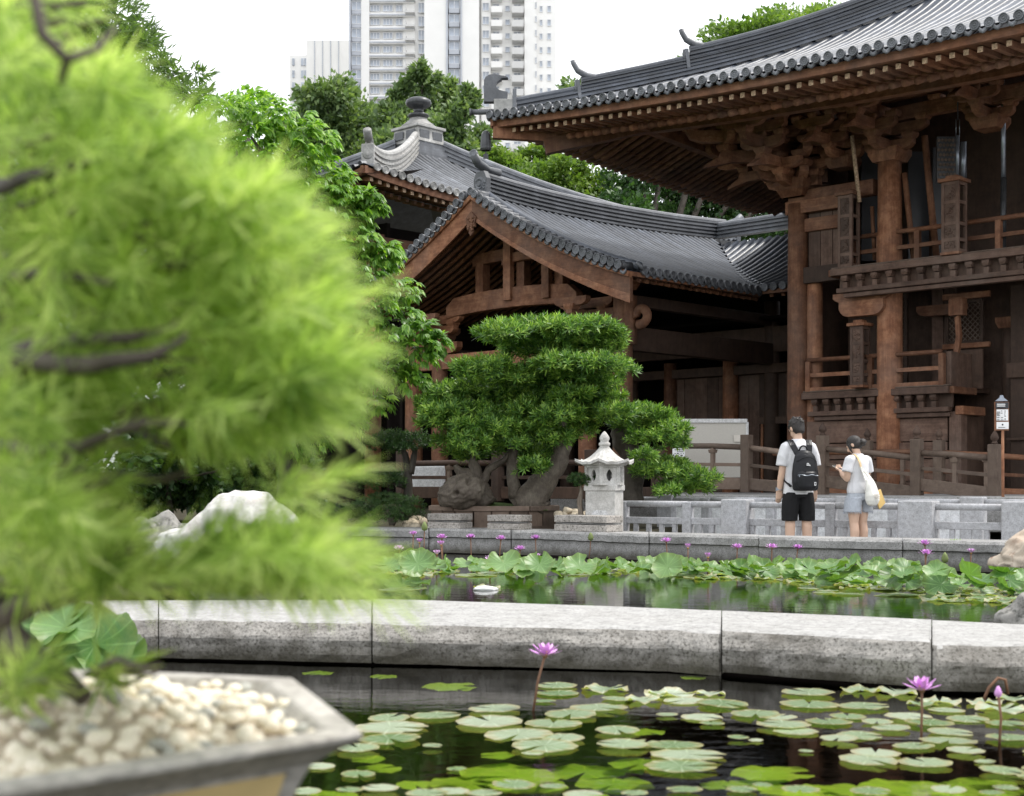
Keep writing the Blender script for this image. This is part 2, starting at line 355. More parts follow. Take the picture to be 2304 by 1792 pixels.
def pad_mat(name, a, b, edge, rough=0.34):
    m, nt, out = newmat(name)
    tc = N(nt, 'ShaderNodeTexCoord'); sep = N(nt, 'ShaderNodeSeparateXYZ'); nt.links.new(tc.outputs['Object'], sep.inputs[0])
    at = N(nt, 'ShaderNodeMath', operation='ARCTAN2'); nt.links.new(sep.outputs[1], at.inputs[0]); nt.links.new(sep.outputs[0], at.inputs[1])
    k = N(nt, 'ShaderNodeMath', operation='MULTIPLY'); nt.links.new(at.outputs[0], k.inputs[0]); k.inputs[1].default_value = 11
    sn = N(nt, 'ShaderNodeMath', operation='SINE'); nt.links.new(k.outputs[0], sn.inputs[0])
    vein = ramp(nt, sn.outputs[0], [(0.80, (0, 0, 0)), (1.0, (1, 1, 1))])
    n = noise_tex(nt, tc.outputs['Object'], 9, 4)
    oi = N(nt, 'ShaderNodeObjectInfo')
    f = N(nt, 'ShaderNodeMath', operation='MULTIPLY_ADD'); nt.links.new(oi.outputs['Random'], f.inputs[0]); f.inputs[1].default_value = 0.7
    g = N(nt, 'ShaderNodeMath', operation='MULTIPLY'); nt.links.new(n, g.inputs[0]); g.inputs[1].default_value = 0.5; nt.links.new(g.outputs[0], f.inputs[2])
    col = ramp(nt, f.outputs[0], [(0.2, a), (0.85, b)])
    ln = N(nt, 'ShaderNodeVectorMath', operation='LENGTH'); nt.links.new(tc.outputs['Object'], ln.inputs[0])
    e = ramp(nt, ln.outputs['Value'], [(0.66, (0, 0, 0)), (1.0, (1, 1, 1))])
    e2 = N(nt, 'ShaderNodeMath', operation='MULTIPLY'); nt.links.new(e, e2.inputs[0]); nt.links.new(n, e2.inputs[1])
    col = mixrgb(nt, e2.outputs[0], col, edge)
    vv = N(nt, 'ShaderNodeMath', operation='MULTIPLY'); nt.links.new(vein, vv.inputs[0]); vv.inputs[1].default_value = 0.35
    col = mixrgb(nt, vv.outputs[0], col, tuple(min(1, x * 1.8) for x in b))
    p = N(nt, 'ShaderNodeBsdfPrincipled'); nt.links.new(col, p.inputs['Base Color']); p.inputs['Roughness'].default_value = rough
    p.inputs['Specular IOR Level'].default_value = 0.55; nt.links.new(bump(nt, vein, 0.25, 0.01), p.inputs['Normal'])
    t = N(nt, 'ShaderNodeBsdfTranslucent'); nt.links.new(mixrgb(nt, 1.0, col, (1.6, 1.8, 0.5), 'MULTIPLY'), t.inputs[0])
    mx = N(nt, 'ShaderNodeMixShader'); mx.inputs[0].default_value = 0.25; nt.links.new(p.outputs[0], mx.inputs[1]); nt.links.new(t.outputs[0], mx.inputs[2])
    nt.links.new(mx.outputs[0], out.inputs[0]); return m
M['pad'] = pad_mat('lily_pad', (0.12, 0.22, 0.07), (0.42, 0.49, 0.35), (0.45, 0.29, 0.12), 0.22)
M['lily_leaf'] = pad_mat('raised_lily_leaf', (0.055, 0.15, 0.025), (0.16, 0.28, 0.09), (0.16, 0.22, 0.04), 0.42)
M['sunk'] = pad_mat('submerged_leaf', (0.24, 0.40, 0.02), (0.46, 0.62, 0.06), (0.4, 0.45, 0.08), 0.8)
M['petal'] = plain('violet_petal', (0.66, 0.33, 0.70), 0.5, 0.3, 0.25, 25, 0)
M['petal_pale'] = plain('pale_violet_petal', (0.78, 0.52, 0.80), 0.5, 0.3, 0.15, 25, 0)
M['stamen'] = plain('yellow_stamens', (0.75, 0.5, 0.08), 0.6, 0.3, 0.2, 30, 0)
M['stem'] = plain('brown_stem', (0.19, 0.10, 0.06), 0.6, 0.3, 0.2, 20, 0)
M['stem_green'] = plain('green_stem', (0.16, 0.2, 0.07), 0.6, 0.3, 0.2, 20, 0)
M['skin'] = plain('skin', (0.62, 0.42, 0.31), 0.5, 0.35, 0.06, 6, 0.05)
M['hair'] = plain('black_hair', (0.018, 0.014, 0.012), 0.55, 0.5, 0.3, 60, 0.6)
def cloth(name, c, sc=7.0, st=0.5, rough=0.85):
    m, nt, out = newmat(name); v = coord(nt, (1, 1, 0.55))
    n = noise_tex(nt, v, sc, 4, 0.5, 1.2)
    col = ramp(nt, n, [(0.3, tuple(x * 0.9 for x in c)), (0.7, tuple(min(1, x * 1.06) for x in c))])
    princ(nt, out, col, rough, bump(nt, n, st, 0.05), 0.25); return m
M['white_cloth'] = cloth('white_cotton', (0.66, 0.66, 0.68))
M['black_cloth'] = cloth('black_cotton', (0.012, 0.012, 0.013))
M['denim'] = cloth('pale_denim', (0.42, 0.45, 0.50), 30, 0.4)
M['black_leather'] = cloth('black_leather', (0.012, 0.0125, 0.015), 6, 0.35, 0.4)
M['canvas'] = cloth('cream_canvas', (0.72, 0.71, 0.66), 9, 0.7)
M['card'] = plain('tan_card', (0.62, 0.43, 0.16), 0.7, 0.3, 0.1, 9, 0.1)
M['strap'] = plain('tan_strap', (0.6, 0.45, 0.26), 0.7, 0.3, 0.1, 9, 0.1)
M['white'] = plain('white_print', (0.8, 0.8, 0.8), 0.6, 0.3, 0.05, 9, 0)
M['ink'] = plain('dark_print', (0.05, 0.05, 0.055), 0.6, 0.3, 0.1, 9, 0)
M['metal'] = plain('blue_grey_metal', (0.3, 0.33, 0.38), 0.35, 0.5, 0.15, 9, 0, 0.7)
M['dark_metal'] = plain('dark_bronze', (0.06, 0.062, 0.066), 0.4, 0.5, 0.3, 9, 0.1, 0.4)
M['brass'] = plain('brass', (0.55, 0.4, 0.15), 0.35, 0.5, 0.2, 9, 0, 0.8)
M['beige'] = plain('beige_board', (0.50, 0.475, 0.43), 0.8, 0.2, 0.05, 40, 0.1)
M['beige_pale'] = plain('pale_beige_board', (0.62, 0.58, 0.52), 0.8, 0.2, 0.04, 40, 0.1)
M['pot'] = granite('weathered_grey_clay', (0.48, 0.455, 0.42), (0.33, 0.31, 0.285), 40, 0.75, (0.17, 0.155, 0.125), 0.3, 6)
M['pot_inset'] = plain('ochre_pot_panel', (0.62, 0.47, 0.22), 0.6, 0.4, 0.1, 8, 0.1)
M['pebble'] = plain('cream_pebble', (0.84, 0.77, 0.63), 0.55, 0.4, 0.18, 12, 0.15)
M['pebble_grey'] = plain('grey_pebble', (0.42, 0.42, 0.38), 0.55, 0.4, 0.18, 12, 0.15)
M['tower'] = plain('hazed_cream_render', (0.82, 0.81, 0.785), 0.8, 0.2, 0.04, 0.2, 0)  # paleness raised, distance haze put into the colour
M['tower_b'] = plain('pale_grey_render', (0.62, 0.615, 0.60), 0.8, 0.2, 0.04, 0.2, 0)
M['tower_glass'] = plain('window_glass', (0.42, 0.46, 0.52), 0.12, 0.6, 0.35, 0.3, 0)
M['tower_dark'] = plain('grey_spandrel', (0.47, 0.49, 0.53), 0.5, 0.4, 0.1, 0.3, 0)
# ------------------------------------------------------------------ ground, ponds, causeway, far curb
FAR_PX = [(-900, 1184), (685, 1186), (950, 1189.5), (1234, 1195), (1450, 1202), (1708, 1209), (2029, 1215.5), (2304, 1222), (2700, 1233), (3300, 1252), (4000, 1276)]
FAR = [WZ(px, py, 0.335) for px, py in FAR_PX]
FAR[0] = FAR[1] + (FAR[1] - FAR[3]).normalized() * 9
def far_at(px):
    """point of the far curb's front edge seen at px"""
    for a, b in zip(FAR[:-1], FAR[1:]):
        pa, pb = a.x / a.y * FPX + CX, b.x / b.y * FPX + CX
        if pa <= px <= pb:
            r = (px - CX) / FPX; d = b - a; t = (r * a.y - a.x) / (d.x - r * d.y); return a + d * t
    return FAR[-1].copy()
g = MB(); g.grid(lambda u, v: Vector((-400 + 800 * u, -40 + 900 * v, -0.9)), 8, 8)
tag(g.build('ground', M['bed']), kind='structure')
w = MB(); w.grid(lambda u, v: Vector((-30 + 60 * u, -6 + 32 * v, 0)), 2, 2)
tag(w.build('pond_water', M['water']), kind='structure')
# the garden behind the far curb: paved path on the right, planted bed on the left
back = [p + Vector((0.25, 0.5, 0)) for p in FAR]
def land(name, pts, z, mat, depth=0.6):
    b = MB(); n = len(pts); b.add([(p.x, p.y, z) for p in pts] + [(p.x, p.y, z - depth) for p in pts],
        [tuple(range(n))] + [(i, (i + 1) % n, n + (i + 1) % n, n + i) for i in range(n)])
    return tag(b.build(name, mat), kind='structure')
i0 = far_at(1395) + Vector((0.2, 0.42, 0)); cut = Vector((i0.x + 3.5, i0.y + 12, 0))
right = [i0] + [p + Vector((0.2, 0.42, 0)) for p in FAR[5:]] + [Vector((60, 10, 0)), Vector((400, 300, 0)), Vector((400, 800, 0)), Vector((cut.x + 60, 800, 0)), cut]
land('paved_path', right, 0.02, M['paving'])
left = [FAR[0] + Vector((-60, 20, 0)), FAR[0] + Vector((0.2, 0.42, 0))] + [p + Vector((0.2, 0.42, 0)) for p in FAR[1:4]] + [i0, cut, Vector((cut.x + 60, 800, 0)), Vector((-400, 800, 0)), Vector((-400, 60, 0))]
land('garden_bed', left, 0.30, M['soil'], 0.9)
land('garden_bank', [Vector((-30.5, -40, 0)), Vector((-12, -40, 0)), Vector((-9.5, 2, 0)), Vector((-8.2, 12, 0)), Vector((-9, 22, 0)), Vector((-14, 30, 0)), Vector((-60, 34, 0)), Vector((-400, 30, 0)), Vector((-400, -40, 0))], 0.25, M['moss'], 1.1)

def stone_run(name, front, backp, joints, ztop, prof, mats, label_part, zbot, dark):
    """a row of stones: front/back polylines (Vectors), joints = px list"""
    root = bpy.data.objects.new(name, None); COL.objects.link(root); root['kind'] = 'structure'
    def at(poly, px):
        for a, b in zip(poly[:-1], poly[1:]):
            pa, pb = a.x / a.y * FPX + CX, b.x / b.y * FPX + CX
            if pa <= px <= pb:
                r = (px - CX) / FPX; d = b - a; t = (r * a.y - a.x) / (d.x - r * d.y); return a + d * t
        return (poly[0] if px < 0 else poly[-1]).copy()
    for j, (a, b) in enumerate(zip(joints[:-1], joints[1:])):
        knots = [a] + [p.x / p.y * FPX + CX for p in front if a < p.x / p.y * FPX + CX < b] + [b]
        fine = []
        for k0, k1 in zip(knots[:-1], knots[1:]): fine += [lerp(k0, k1, t / 16) for t in range(16)]
        fine.append(knots[-1])
        V = []; n = len(prof) + 1
        sag = RND.uniform(-0.006, 0.006); tilt = RND.uniform(-0.004, 0.004); out = RND.uniform(-0.012, 0.012)
        for i, px in enumerate(fine):
            f = at(front, px); bk = at(backp, px); dv = (f - bk); dv.z = 0; dv.normalize()
            e = 0.006 * (1 if i == 0 else -1 if i == len(fine) - 1 else 0)
            tx = Vector((-dv.y, dv.x, 0)) * (-1 if dv.y > 0 else 1)
            end = 0.02 if i in (0, len(fine) - 1) else 0
            for (o, z) in prof:
                jit = noise.noise(Vector((f.x * 3, f.y * 3, z * 9))) * 0.016 + noise.noise(Vector((f.x * 13, f.y * 13, z * 25))) * 0.012
                V.append(f + tx * e + dv * (o + out + jit - (end if z > zbot + .03 else 0)) + Vector((0, 0, z - f.z + sag + tilt * i * .1 + (noise.noise(Vector((f.x * 7, f.y * 7, 3))) * .008 if z > .12 else 0))))
            V.append(Vector((bk.x, bk.y, ztop + sag)) + tx * e)
        F = []
        for i in range(len(fine) - 1):
            for k in range(n - 1): F.append((i * n + k, (i + 1) * n + k, (i + 1) * n + k + 1, i * n + k + 1))
            F.append((i * n + n - 1, (i + 1) * n + n - 1, (i + 1) * n, i * n))
        F += [tuple(range(n)), tuple((len(fine) - 1) * n + k for k in range(n - 1, -1, -1))]
        me = bpy.data.meshes.new('stone'); me.from_pydata([tuple(q) for q in V], [], F)
        bm = bmesh.new(); bm.from_mesh(me); bmesh.ops.recalc_face_normals(bm, faces=bm.faces); bm.to_mesh(me); bm.free()
        me.materials.append(mats[0]); me.materials.append(mats[1])
        for p in me.polygons:
            if abs(p.normal.z) > 0.85 and p.center.z > ztop - .03: p.material_index = 1
        link('stone', me, root)
    # footing under the stones, set back; its black colour paints the undercut's shade
    b = MB(); pts = [at(front, px) for px in [joints[0] + (joints[-1] - joints[0]) * t / 40 for t in range(41)]]
    V = [];
    for px in [joints[0] + (joints[-1] - joints[0]) * t / 40 for t in range(41)]:
        f = at(front, px); bk = at(backp, px); dv = (f - bk); dv.z = 0; dv.normalize()
        V += [f - dv * 0.06 + Vector((0, 0, zbot + .01 - f.z)), f - dv * 0.06 + Vector((0, 0, -1 - f.z)), bk + dv * .05 + Vector((0, 0, -1 - bk.z)), bk + dv * .05 + Vector((0, 0, zbot + .01 - bk.z))]
    b.add(V, [(i * 4 + k, (i + 1) * 4 + k, (i + 1) * 4 + (k + 1) % 4, i * 4 + (k + 1) % 4) for i in range(40) for k in range(4)])
    b.build('footing', dark, root)
    b = MB(); V = []
    for px in [joints[0] + (joints[-1] - joints[0]) * t / 40 for t in range(41)]:
        f = at(front, px); bk = at(backp, px); dv = (f - bk); dv.z = 0; dv.normalize()
        V += [f - dv * .11 + Vector((0, 0, zbot - f.z)), f - dv * .115 + Vector((0, 0, ztop - .10 - f.z)), f - dv * .2 + Vector((0, 0, ztop - .035 - f.z)), bk + dv * .05 + Vector((0, 0, ztop - .035 - bk.z)), bk + dv * .03 + Vector((0, 0, zbot - bk.z))]
    b.add(V, [(i * 5 + k, (i + 1) * 5 + k, (i + 1) * 5 + (k + 1) % 5, i * 5 + (k + 1) % 5) for i in range(40) for k in range(5)])
    b.build('mortar', M['soil'], root)
    return root
NZ = 0.228
CW_F = [WZ(px, py, NZ) for px, py in [(-500, 1384), (66, 1390), (358, 1394), (845, 1403), (1500, 1415), (1625, 1422), (2095, 1451), (2304, 1455), (2800, 1466), (3300, 1476), (3900, 1486)]]
CW_B = [WZ(px, py, NZ) for px, py in [(-500, 1352), (0, 1354), (206, 1350), (876, 1348), (1371, 1364), (1900, 1385), (2304, 1404), (2800, 1424), (3300, 1434), (3900, 1444)]]
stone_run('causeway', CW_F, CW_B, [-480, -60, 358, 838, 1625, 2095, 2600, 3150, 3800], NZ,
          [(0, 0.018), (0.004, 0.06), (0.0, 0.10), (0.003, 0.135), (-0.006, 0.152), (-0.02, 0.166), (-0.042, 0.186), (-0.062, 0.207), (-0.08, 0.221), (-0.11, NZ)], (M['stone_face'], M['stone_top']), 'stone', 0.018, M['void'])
FAR_B = [p + Vector((0.3, 0.52, 0)) for p in FAR]
stone_run('far_curb', FAR, FAR_B, [-800, -200, 300, 690, 965, 1150, 1460, 1708, 2030, 2330, 2690, 3200, 3900], 0.335,
          [(-0.05, 0.01), (-0.05, 0.21), (0.0, 0.225), (0.0, 0.305), (-0.03, 0.335)], (M['curb'], M['curb']), 'stone', 0.01, M['void'])
# ------------------------------------------------------------------ main hall
SA, CA = math.sin(A46), math.cos(A46)
U = Vector((-SA, CA, 0)); NV = Vector((-CA, -SA, 0)); VV = -NV        # along the front (to the left and back), outward, into the hall
P2 = Vector((7.172, 27.0, 0))
def H(s, o, z): return P2 + U * s + NV * o + ZV * z
OH = 4.39; SK = 2.036 + OH
K = P2 + U * SK + NV * OH
def ze(c): return 7.745 + 0.5 * max(0.0, 1 - max(c, 0) / 11.0) ** 1.8
def rise(d): return 0.335 * d + 0.0085 * d * d + 0.033 * max(0.0, d - 3.0) ** 2
def RF(c, d, dz=0.0, side=0):
    p = K - U * c + VV * d if side == 0 else K + VV * c - U * d
    return p + ZV * (ze(c) + rise(max(d, 0)) + dz)
hall = thing('timber_hall', H(0, 0, 0.2), 'large dark timber hall with sweeping grey tiled eaves and two balconies', 'hall')
WV, WU, WW, WDK_ = M['wood_v'], M['wood_u'], M['wood_w'], M['wood_dark']
# --- roof
rf = MB(); rf.grid(lambda a, b: RF(max(13 * a, 8.2 * b * 1.0), 8.2 * b, -0.02) if False else RF(lerp(8.2 * b, 13.5, a), 8.2 * b, -0.02), 40, 14)
rf.grid(lambda a, b: RF(lerp(8.2 * b, 12.0, a), 8.2 * b, -0.02, 1), 40, 14)
roof = rf.build('roof', M['tile'], hall, smooth=True)
def half_tube(path, r, ups=6):
    V = []; m = len(path)
    for i in range(m):
        t = path[min(i + 1, m - 1)] - path[max(i - 1, 0)]; t.normalize()
        X = t.cross(ZV); X.normalize(); Y = X.cross(t)
        for k in range(ups + 1):
            a = math.pi * k / ups; rr = r * (1.0 + 0.07 * (1 if i % 2 else 0))
            V.append(path[i] + X * (math.cos(a) * rr) + Y * (math.sin(a) * rr - 0.02))
    F = [(i * (ups + 1) + k, (i + 1) * (ups + 1) + k, (i + 1) * (ups + 1) + k + 1, i * (ups + 1) + k + 1) for i in range(m - 1) for k in range(ups)]
    return V, F
def disc_mesh(name, r, mat):
    b = MB(); b.lathe([(0.0, 0.016), (r * .2, 0.02), (r * .26, 0.008), (r * .40, 0.008), (r * .46, 0.019), (r * .56, 0.019), (r * .62, 0.008), (r * .78, 0.008), (r * .84, 0.026), (r, 0.024), (r, -0.03), (0.0, -0.03)], n=20)
    return b.mesh(name, mat, True)
DISC = disc_mesh('tile_disc', 0.079, M['tile_b'])
def drip_mesh(name, wd, mat):
    b = MB(); n = 8; V = []
    for i in range(n + 1):
        x = -wd / 2 + wd * i / n; z = -0.058 * math.cos(math.pi * (x / wd)) - 0.015
        V += [(x, z + 0.02, 0.0), (x, z - 0.045, 0.012), (x, z - 0.045, -0.03), (x, z + 0.02, -0.03)]
    F = [(i * 4 + k, (i + 1) * 4 + k, (i + 1) * 4 + (k + 1) % 4, i * 4 + (k + 1) % 4) for i in range(n) for k in range(4)]
    b.add(V, F + [(0, 1, 2, 3), (n * 4 + 3, n * 4 + 2, n * 4 + 1, n * 4)]); return b.mesh(name, mat, True)
DRIP = drip_mesh('drip_tile', 0.15, M['tile_b'])
SP = 0.226
for side in (0, 1):
    Nn = NV if side == 0 else U; Al = -U if side == 0 else VV
    for i in range(56 if side == 0 else 40):
        c = 0.12 + SP * i; dm = min(c, 8.1)
        n = max(2, int(dm / 0.22)); path = [RF(c, -0.03 + (dm + .03) * k / n, -0.026, side) for k in range(n + 1)]
        path = [q + Al * (.006 * math.sin(k * 1.7 + i)) + ZV * RND.uniform(-.004, .004) for k, q in enumerate(path)]
        V, F = half_tube(path, 0.052); b = MB(); b.add(V, F)
        b.build('tile_row', M['tile'], roof, True)
        if side == 0 or i < 14:
            p = RF(c, -0.045 + RND.uniform(-.012, .012), 0.005 + RND.uniform(-.006, .006), side)
            link('tile_disc', DISC, roof, basis(Al, ZV, (Nn + ZV * RND.uniform(-.1, .05) + Al * RND.uniform(-.06, .06)).normalized(), p) @ Matrix.Rotation(RND.uniform(-.6, .6), 4, 'Z'))
            p = RF(c + SP / 2, -0.02, -0.01, side); link('drip_tile', DRIP, roof, basis(Al, ZV, Nn, p))
# --- fascia boards, rafters, soffit
def along(fn, c0, c1, n): return [fn(lerp(c0, c1, i / n)) for i in range(n + 1)]
rect = lambda w, h: [(-w / 2, -h / 2), (w / 2, -h / 2), (w / 2, h / 2), (-w / 2, h / 2)]
def zr(c, d): return ze(c) - 0.30 + (0.36 * (d - 1.0) if d > 1.0 else 0.06 * (d - 1.0))
for side in (0, 1):
    cm = 13.0 if side == 0 else 9.0
    at = lambda c, d, z: (K - U * c + VV * d if side == 0 else K + VV * c - U * d) + ZV * z
    mt = WU if side == 0 else WW
    MB().sweep(along(lambda c: at(c, 0.13, ze(c) - 0.155), 0.0, cm, 30), rect(0.07, 0.15)).build('fascia_board', mt, hall)
    MB().sweep(along(lambda c: at(c, 0.95, ze(c) - 0.265), 0.9, cm, 30), rect(0.12, 0.07)).build('eave_board', mt, hall)
    sf = MB(); sf.grid(lambda a, b: at(lerp(1.15 * b, cm, a), lerp(.08, 1.15, b), ze(lerp(1.15 * b, cm, a)) - 0.225 + 0.06 * b), 30, 2)
    sf.grid(lambda a, b: at(lerp(lerp(.95, 4.8, b), cm, a), lerp(0.95, 4.8, b), zr(lerp(lerp(.95, 4.8, b), cm, a), lerp(0.95, 4.8, b)) + 0.075), 30, 6)
    sf.build('soffit', WW if side == 0 else WU, hall)
    for i in range(56 if side == 0 else 39):
        c = 0.30 + SP * i
        if c > 0.45:
            d1 = min(1.35, c)
            if d1 - 0.24 > 0.15:
                b = MB(); b.beam(at(c, 0.24, ze(c) - 0.285), at(c, d1, ze(c) - 0.235), 0.085, 0.085)
                r = b.build('flying_rafter', WW if side == 0 else WU, hall)
                b = MB(); b.beam(at(c, 0.232, ze(c) - 0.285), at(c, 0.241, ze(c) - 0.285), 0.0855, 0.0855); b.build('rafter_end', M['rafter_end'], r)
        d1 = min(4.7, c)
        if d1 > 1.25:
            b = MB(); b.tube([at(c, 0.84, zr(c, 0.84) - 0.085), at(c, d1, zr(c, d1) - 0.0)], 0.062, 10)
            b.build('rafter', WW if side == 0 else WU, hall, True)
# hip rafter under the corner
dg = (VV - U).normalized()
b = MB(); b.beam(K + dg * 0.12 + ZV * (ze(0) - 0.34), K + dg * 1.9 + ZV * (ze(1.3) - 0.33), 0.17, 0.24); b.build('hip_rafter', M['wood_l'], hall, bevel=0.01)
b = MB(); b.beam(K + dg * 1.15 + ZV * (ze(0.8) - 0.56), K + dg * 6.2 + ZV * (zr(4.4, 4.4) - 0.12), 0.22, 0.30); b.build('hip_rafter', M['wood_l'], hall, bevel=0.01)
# --- hip ridge in three tiers
def courses(path, w, h, n, capr):
    b = MB(); hc = h / n
    for k in range(n):
        ww = w * (1.0 if k % 2 == 0 else 0.58)
        b.sweep([p + ZV * (hc * (k + .5)) for p in path], rect(ww, hc * 1.02 if k % 2 else hc * .9))
    b.tube([p + ZV * (h + capr * .25) for p in path], capr, 10)
    return b
def hip(t): return K + dg * (t * 1.41421) + ZV * (ze(t) + rise(t))
DISC_BIG = disc_mesh('end_disc', 0.17, M['tile_b'])
def tier(t0, t1, h0, n, w=0.2, mat=M['tile']):
    path = [hip(lerp(t0, t1, k / 14)) for k in range(15)]
    return courses(path, w, h0, n, 0.075).build('ridge', mat, roof, False)
tier(0.42, 8.15, 0.17, 4, 0.22)
def hipc(t, h): return hip(t) + ZV * h
for (t, h0, h1, tt, up) in ((1.33, 0.16, 0.33, 8.1, 0.42), (2.86, 0.31, 0.50, 8.1, 0.62)):
    n = 5
    path = [hipc(lerp(t, tt, k / 16), h0) for k in range(17)]
    courses(path, 0.19, h1 - h0, n, 0.07).build('ridge', M['tile'], roof)
    # end plate and upswept horn
    b = MB(); e = hipc(t, h0 - .18); b.box(e - dg * 0.05 + ZV * (h1 - h0 + .18) * .5, 0.035, 0.12, (h1 - h0 + .2) / 2, dg, Vector((0, 1, 0)), (ZV - dg * .12).normalized())
    pl = b.build('end_plate', M['tile_b'], roof, bevel=0.008)
    link('end_disc', DISC_BIG, pl, basis(Vector((0, 1, 0)) * .62, ZV * .9, -dg, e - dg * 0.11 + ZV * (h1 - h0 + .25) * .55))
    b = MB(); q = hipc(t, h1 + 0.02); b.tube([q + dg * 0.75 + ZV * 0.06, q + dg * .4 + ZV * .05, q + dg * .12 + ZV * 0.09, q - dg * .07 + ZV * .2, q - dg * .15 + ZV * .33, q - dg * .17 + ZV * .40], [0.05, .065, .07, .06, .05, .055], 10)
    b.build('horn', M['tile_b'], roof, True)
# corner ornament with hooked crest
Z0 = hip(0.0) + ZV * 0.05
prof = [(0.42, 0.34), (-0.10, 0.34), (-0.10, 0.95), (-0.06, 1.05), (0.03, 1.115), (0.15, 1.13), (0.30, 1.09), (0.40, 1.07), (0.45, 1.02), (0.33, 1.015), (0.26, 1.0), (0.31, .985), (0.25, .95), (0.20, .90), (0.17, .82), (0.19, 0.74), (0.25, 0.68), (0.34, 0.645), (0.44, 0.63)]
prof = [(x * .88 + .03, z * 0.70 - .03) for x, z in prof]
b = MB(); b.extrude(prof, Z0 - Vector((0, 0.09, 0)), dg, ZV, Vector((0, 0.18, 0))); b.build('corner_crest', M['tile_b'], roof, bevel=0.012)
b = MB(); b.box(Z0 + dg * 0.33 + ZV * 0.12, 0.19, 0.12, 0.14, dg, (0, 1, 0)); b.build('crest_base', M['tile_pale'], roof, bevel=0.01)
b = MB(); b.tube([Z0 + dg * 0.25 + ZV * .03, Z0 - dg * 0.32 + ZV * 0.02], 0.055, 12); b.tube([Z0 - dg * .31 + ZV * .02, Z0 - dg * .35 + ZV * .02], .075, 12); b.build('corner_tile', M['tile_b'], roof, True)
b = MB(); b.box(Z0 + dg * .55 + ZV * .2, .04, .13, .26, dg, (0, 1, 0)); b.build('end_plate', M['tile_b'], roof, bevel=.008)
# hanging wind bell
bp = W(1093, 300, K.y - .05)
bell = thing('wind_bell', bp, 'small dark bronze wind bell hanging under the corner of the hall eave', 'bell')
b = MB(); b.tube([Vector((bp.x, bp.y, ze(0) - .32)), bp + ZV * 0.02], 0.012, 6); b.build('chain', M['dark_metal'], bell)
b = MB(); b.lathe([(0.02, 0.05), (.06, .03), (.09, -.02), (.10, -.12), (.115, -.31), (.10, -.35), (.085, -.35), (.085, -.3), (0, -.3)], bp, 8); b.build('bell_body', M['dark_metal'], bell, bevel=.006)
b = MB(); b.tube([bp - ZV * .3, bp - ZV * .44], .014, 6); b.box(bp - ZV * .46, .05, .008, .05); b.build('clapper', M['dark_metal'], bell)

# --- structure under the roof
def col(s, o, z0, z1, r, mat=WV, name='column'):
    b = MB(); n = 8; b.tube([H(s, o, lerp(z0, z1, k / n)) for k in range(n + 1)], [r * (1 - .10 * (k / n) ** 2) for k in range(n + 1)], 24)
    return b.build(name, mat, hall, True)
def bm_(s0, o0, s1, o1, z, w, h, name='beam', mat=None, bev=0.012):
    b = MB(); b.beam(H(s0, o0, z), H(s1, o1, z), w, h); return b.build(name, mat or (WU if abs(s1 - s0) > abs(o1 - o0) else WW), hall, bevel=bev)
col(0, 0, 0.2, 7.03, 0.245); col(-4.0, 0, 0.2, 7.03, 0.245)
col(2.03, 0, 0.2, 6.5, 0.215); col(1.72, -0.12, 0.2, 5.2, 0.17)
def cap(B, r, h):
    b = MB(); b.box(B + ZV * h * .28, r * .78, r * .78, h * .28, U, NV, ZV, 1.28); b.box(B + ZV * h * .78, r, r, h * .22, U, NV); return b
def gong(B, D, L, h, w, name='bracket_arm', part=None, one=False):
    """curved bracket arm centred on B along D (one: only outward)"""
    S = Vector((D.y, -D.x, 0)); hl = L / 2
    curve = lambda sg: [(sg * hl, h), (sg * hl, h * .50), (sg * (hl - L * .04), h * .27), (sg * (hl - L * .10), h * .10), (sg * (hl - L * .19), 0)]
    R = curve(1); Lf = curve(-1)[::-1]
    if one: Lf = [(-.1, 0), (-.1, h)]
    b = MB(); b.extrude(R + Lf, B - S * w / 2, D, ZV, S * w)
    return b.build(name, WU if abs(D.dot(U)) > .7 else WW, hall, bevel=0.004)
def dou(B, r, h): cap(B, r, h).build('bracket_block', M['wood_l'], hall)
def bracket(B, out, lat, tiers=3, full=True, sc=1.0):
    """stepped bracket set: B top of the column"""
    t = 0.30 * sc; a = 0.20 * sc
    dou(B, 0.30 * sc, 0.24 * sc)
    for i in range(tiers):
        z = (0.20 + i * t) * sc + B.z; base = Vector((B.x, B.y, z))
        gong(base, lat, (1.0 + 0.55 * i) * sc, a, 0.16 * sc)
        reach = 0.62 * (i + 1) * sc
        # outward arm, beak ended
        S = Vector((out.y, -out.x, 0))
        pr = [(-0.5 * sc, 0), (reach - .18 * sc, 0), (reach + .02 * sc, a * .3), (reach + .10 * sc, a)] + [(-0.5 * sc, a)]
        if i == 1: pr = [(-0.5 * sc, 0), (reach - .1 * sc, 0), (reach + .42 * sc, -a * .55), (reach + .40 * sc, -a * .3), (reach + .16 * sc, a * .4), (reach + .1 * sc, a), (-.5 * sc, a)]
        b = MB(); b.extrude(pr, base - S * .08 * sc, out, ZV, S * .16 * sc); b.build('bracket_arm', WW if abs(out.dot(NV)) > .7 else WU, hall, bevel=0.004)
        for k in range(1, i + 2):
            q = base + out * (0.62 * k * sc) + ZV * a
            if k == i + 1 or i == tiers - 1:
                dou(q - ZV * 0.01, 0.13 * sc, 0.11 * sc)
                gong(q + ZV * .09 * sc, lat, (1.05 if k < i + 1 else 0.95) * sc, a, 0.14 * sc)
                for e in (-1, 0, 1): dou(q + ZV * (.09 * sc + a) + lat * (e * .42 * sc), 0.11 * sc, 0.10 * sc)
        for e in (-1, 1): dou(base + lat * (e * (0.42 + .27 * i) * sc) + ZV * a, .12 * sc, .10 * sc)
bracket(H(0, 0, 7.02), NV, U); bracket(H(-4.0, 0, 7.02), NV, U)
bracket(H(-2.0, 0, 7.30), NV, U, 2, sc=.9)
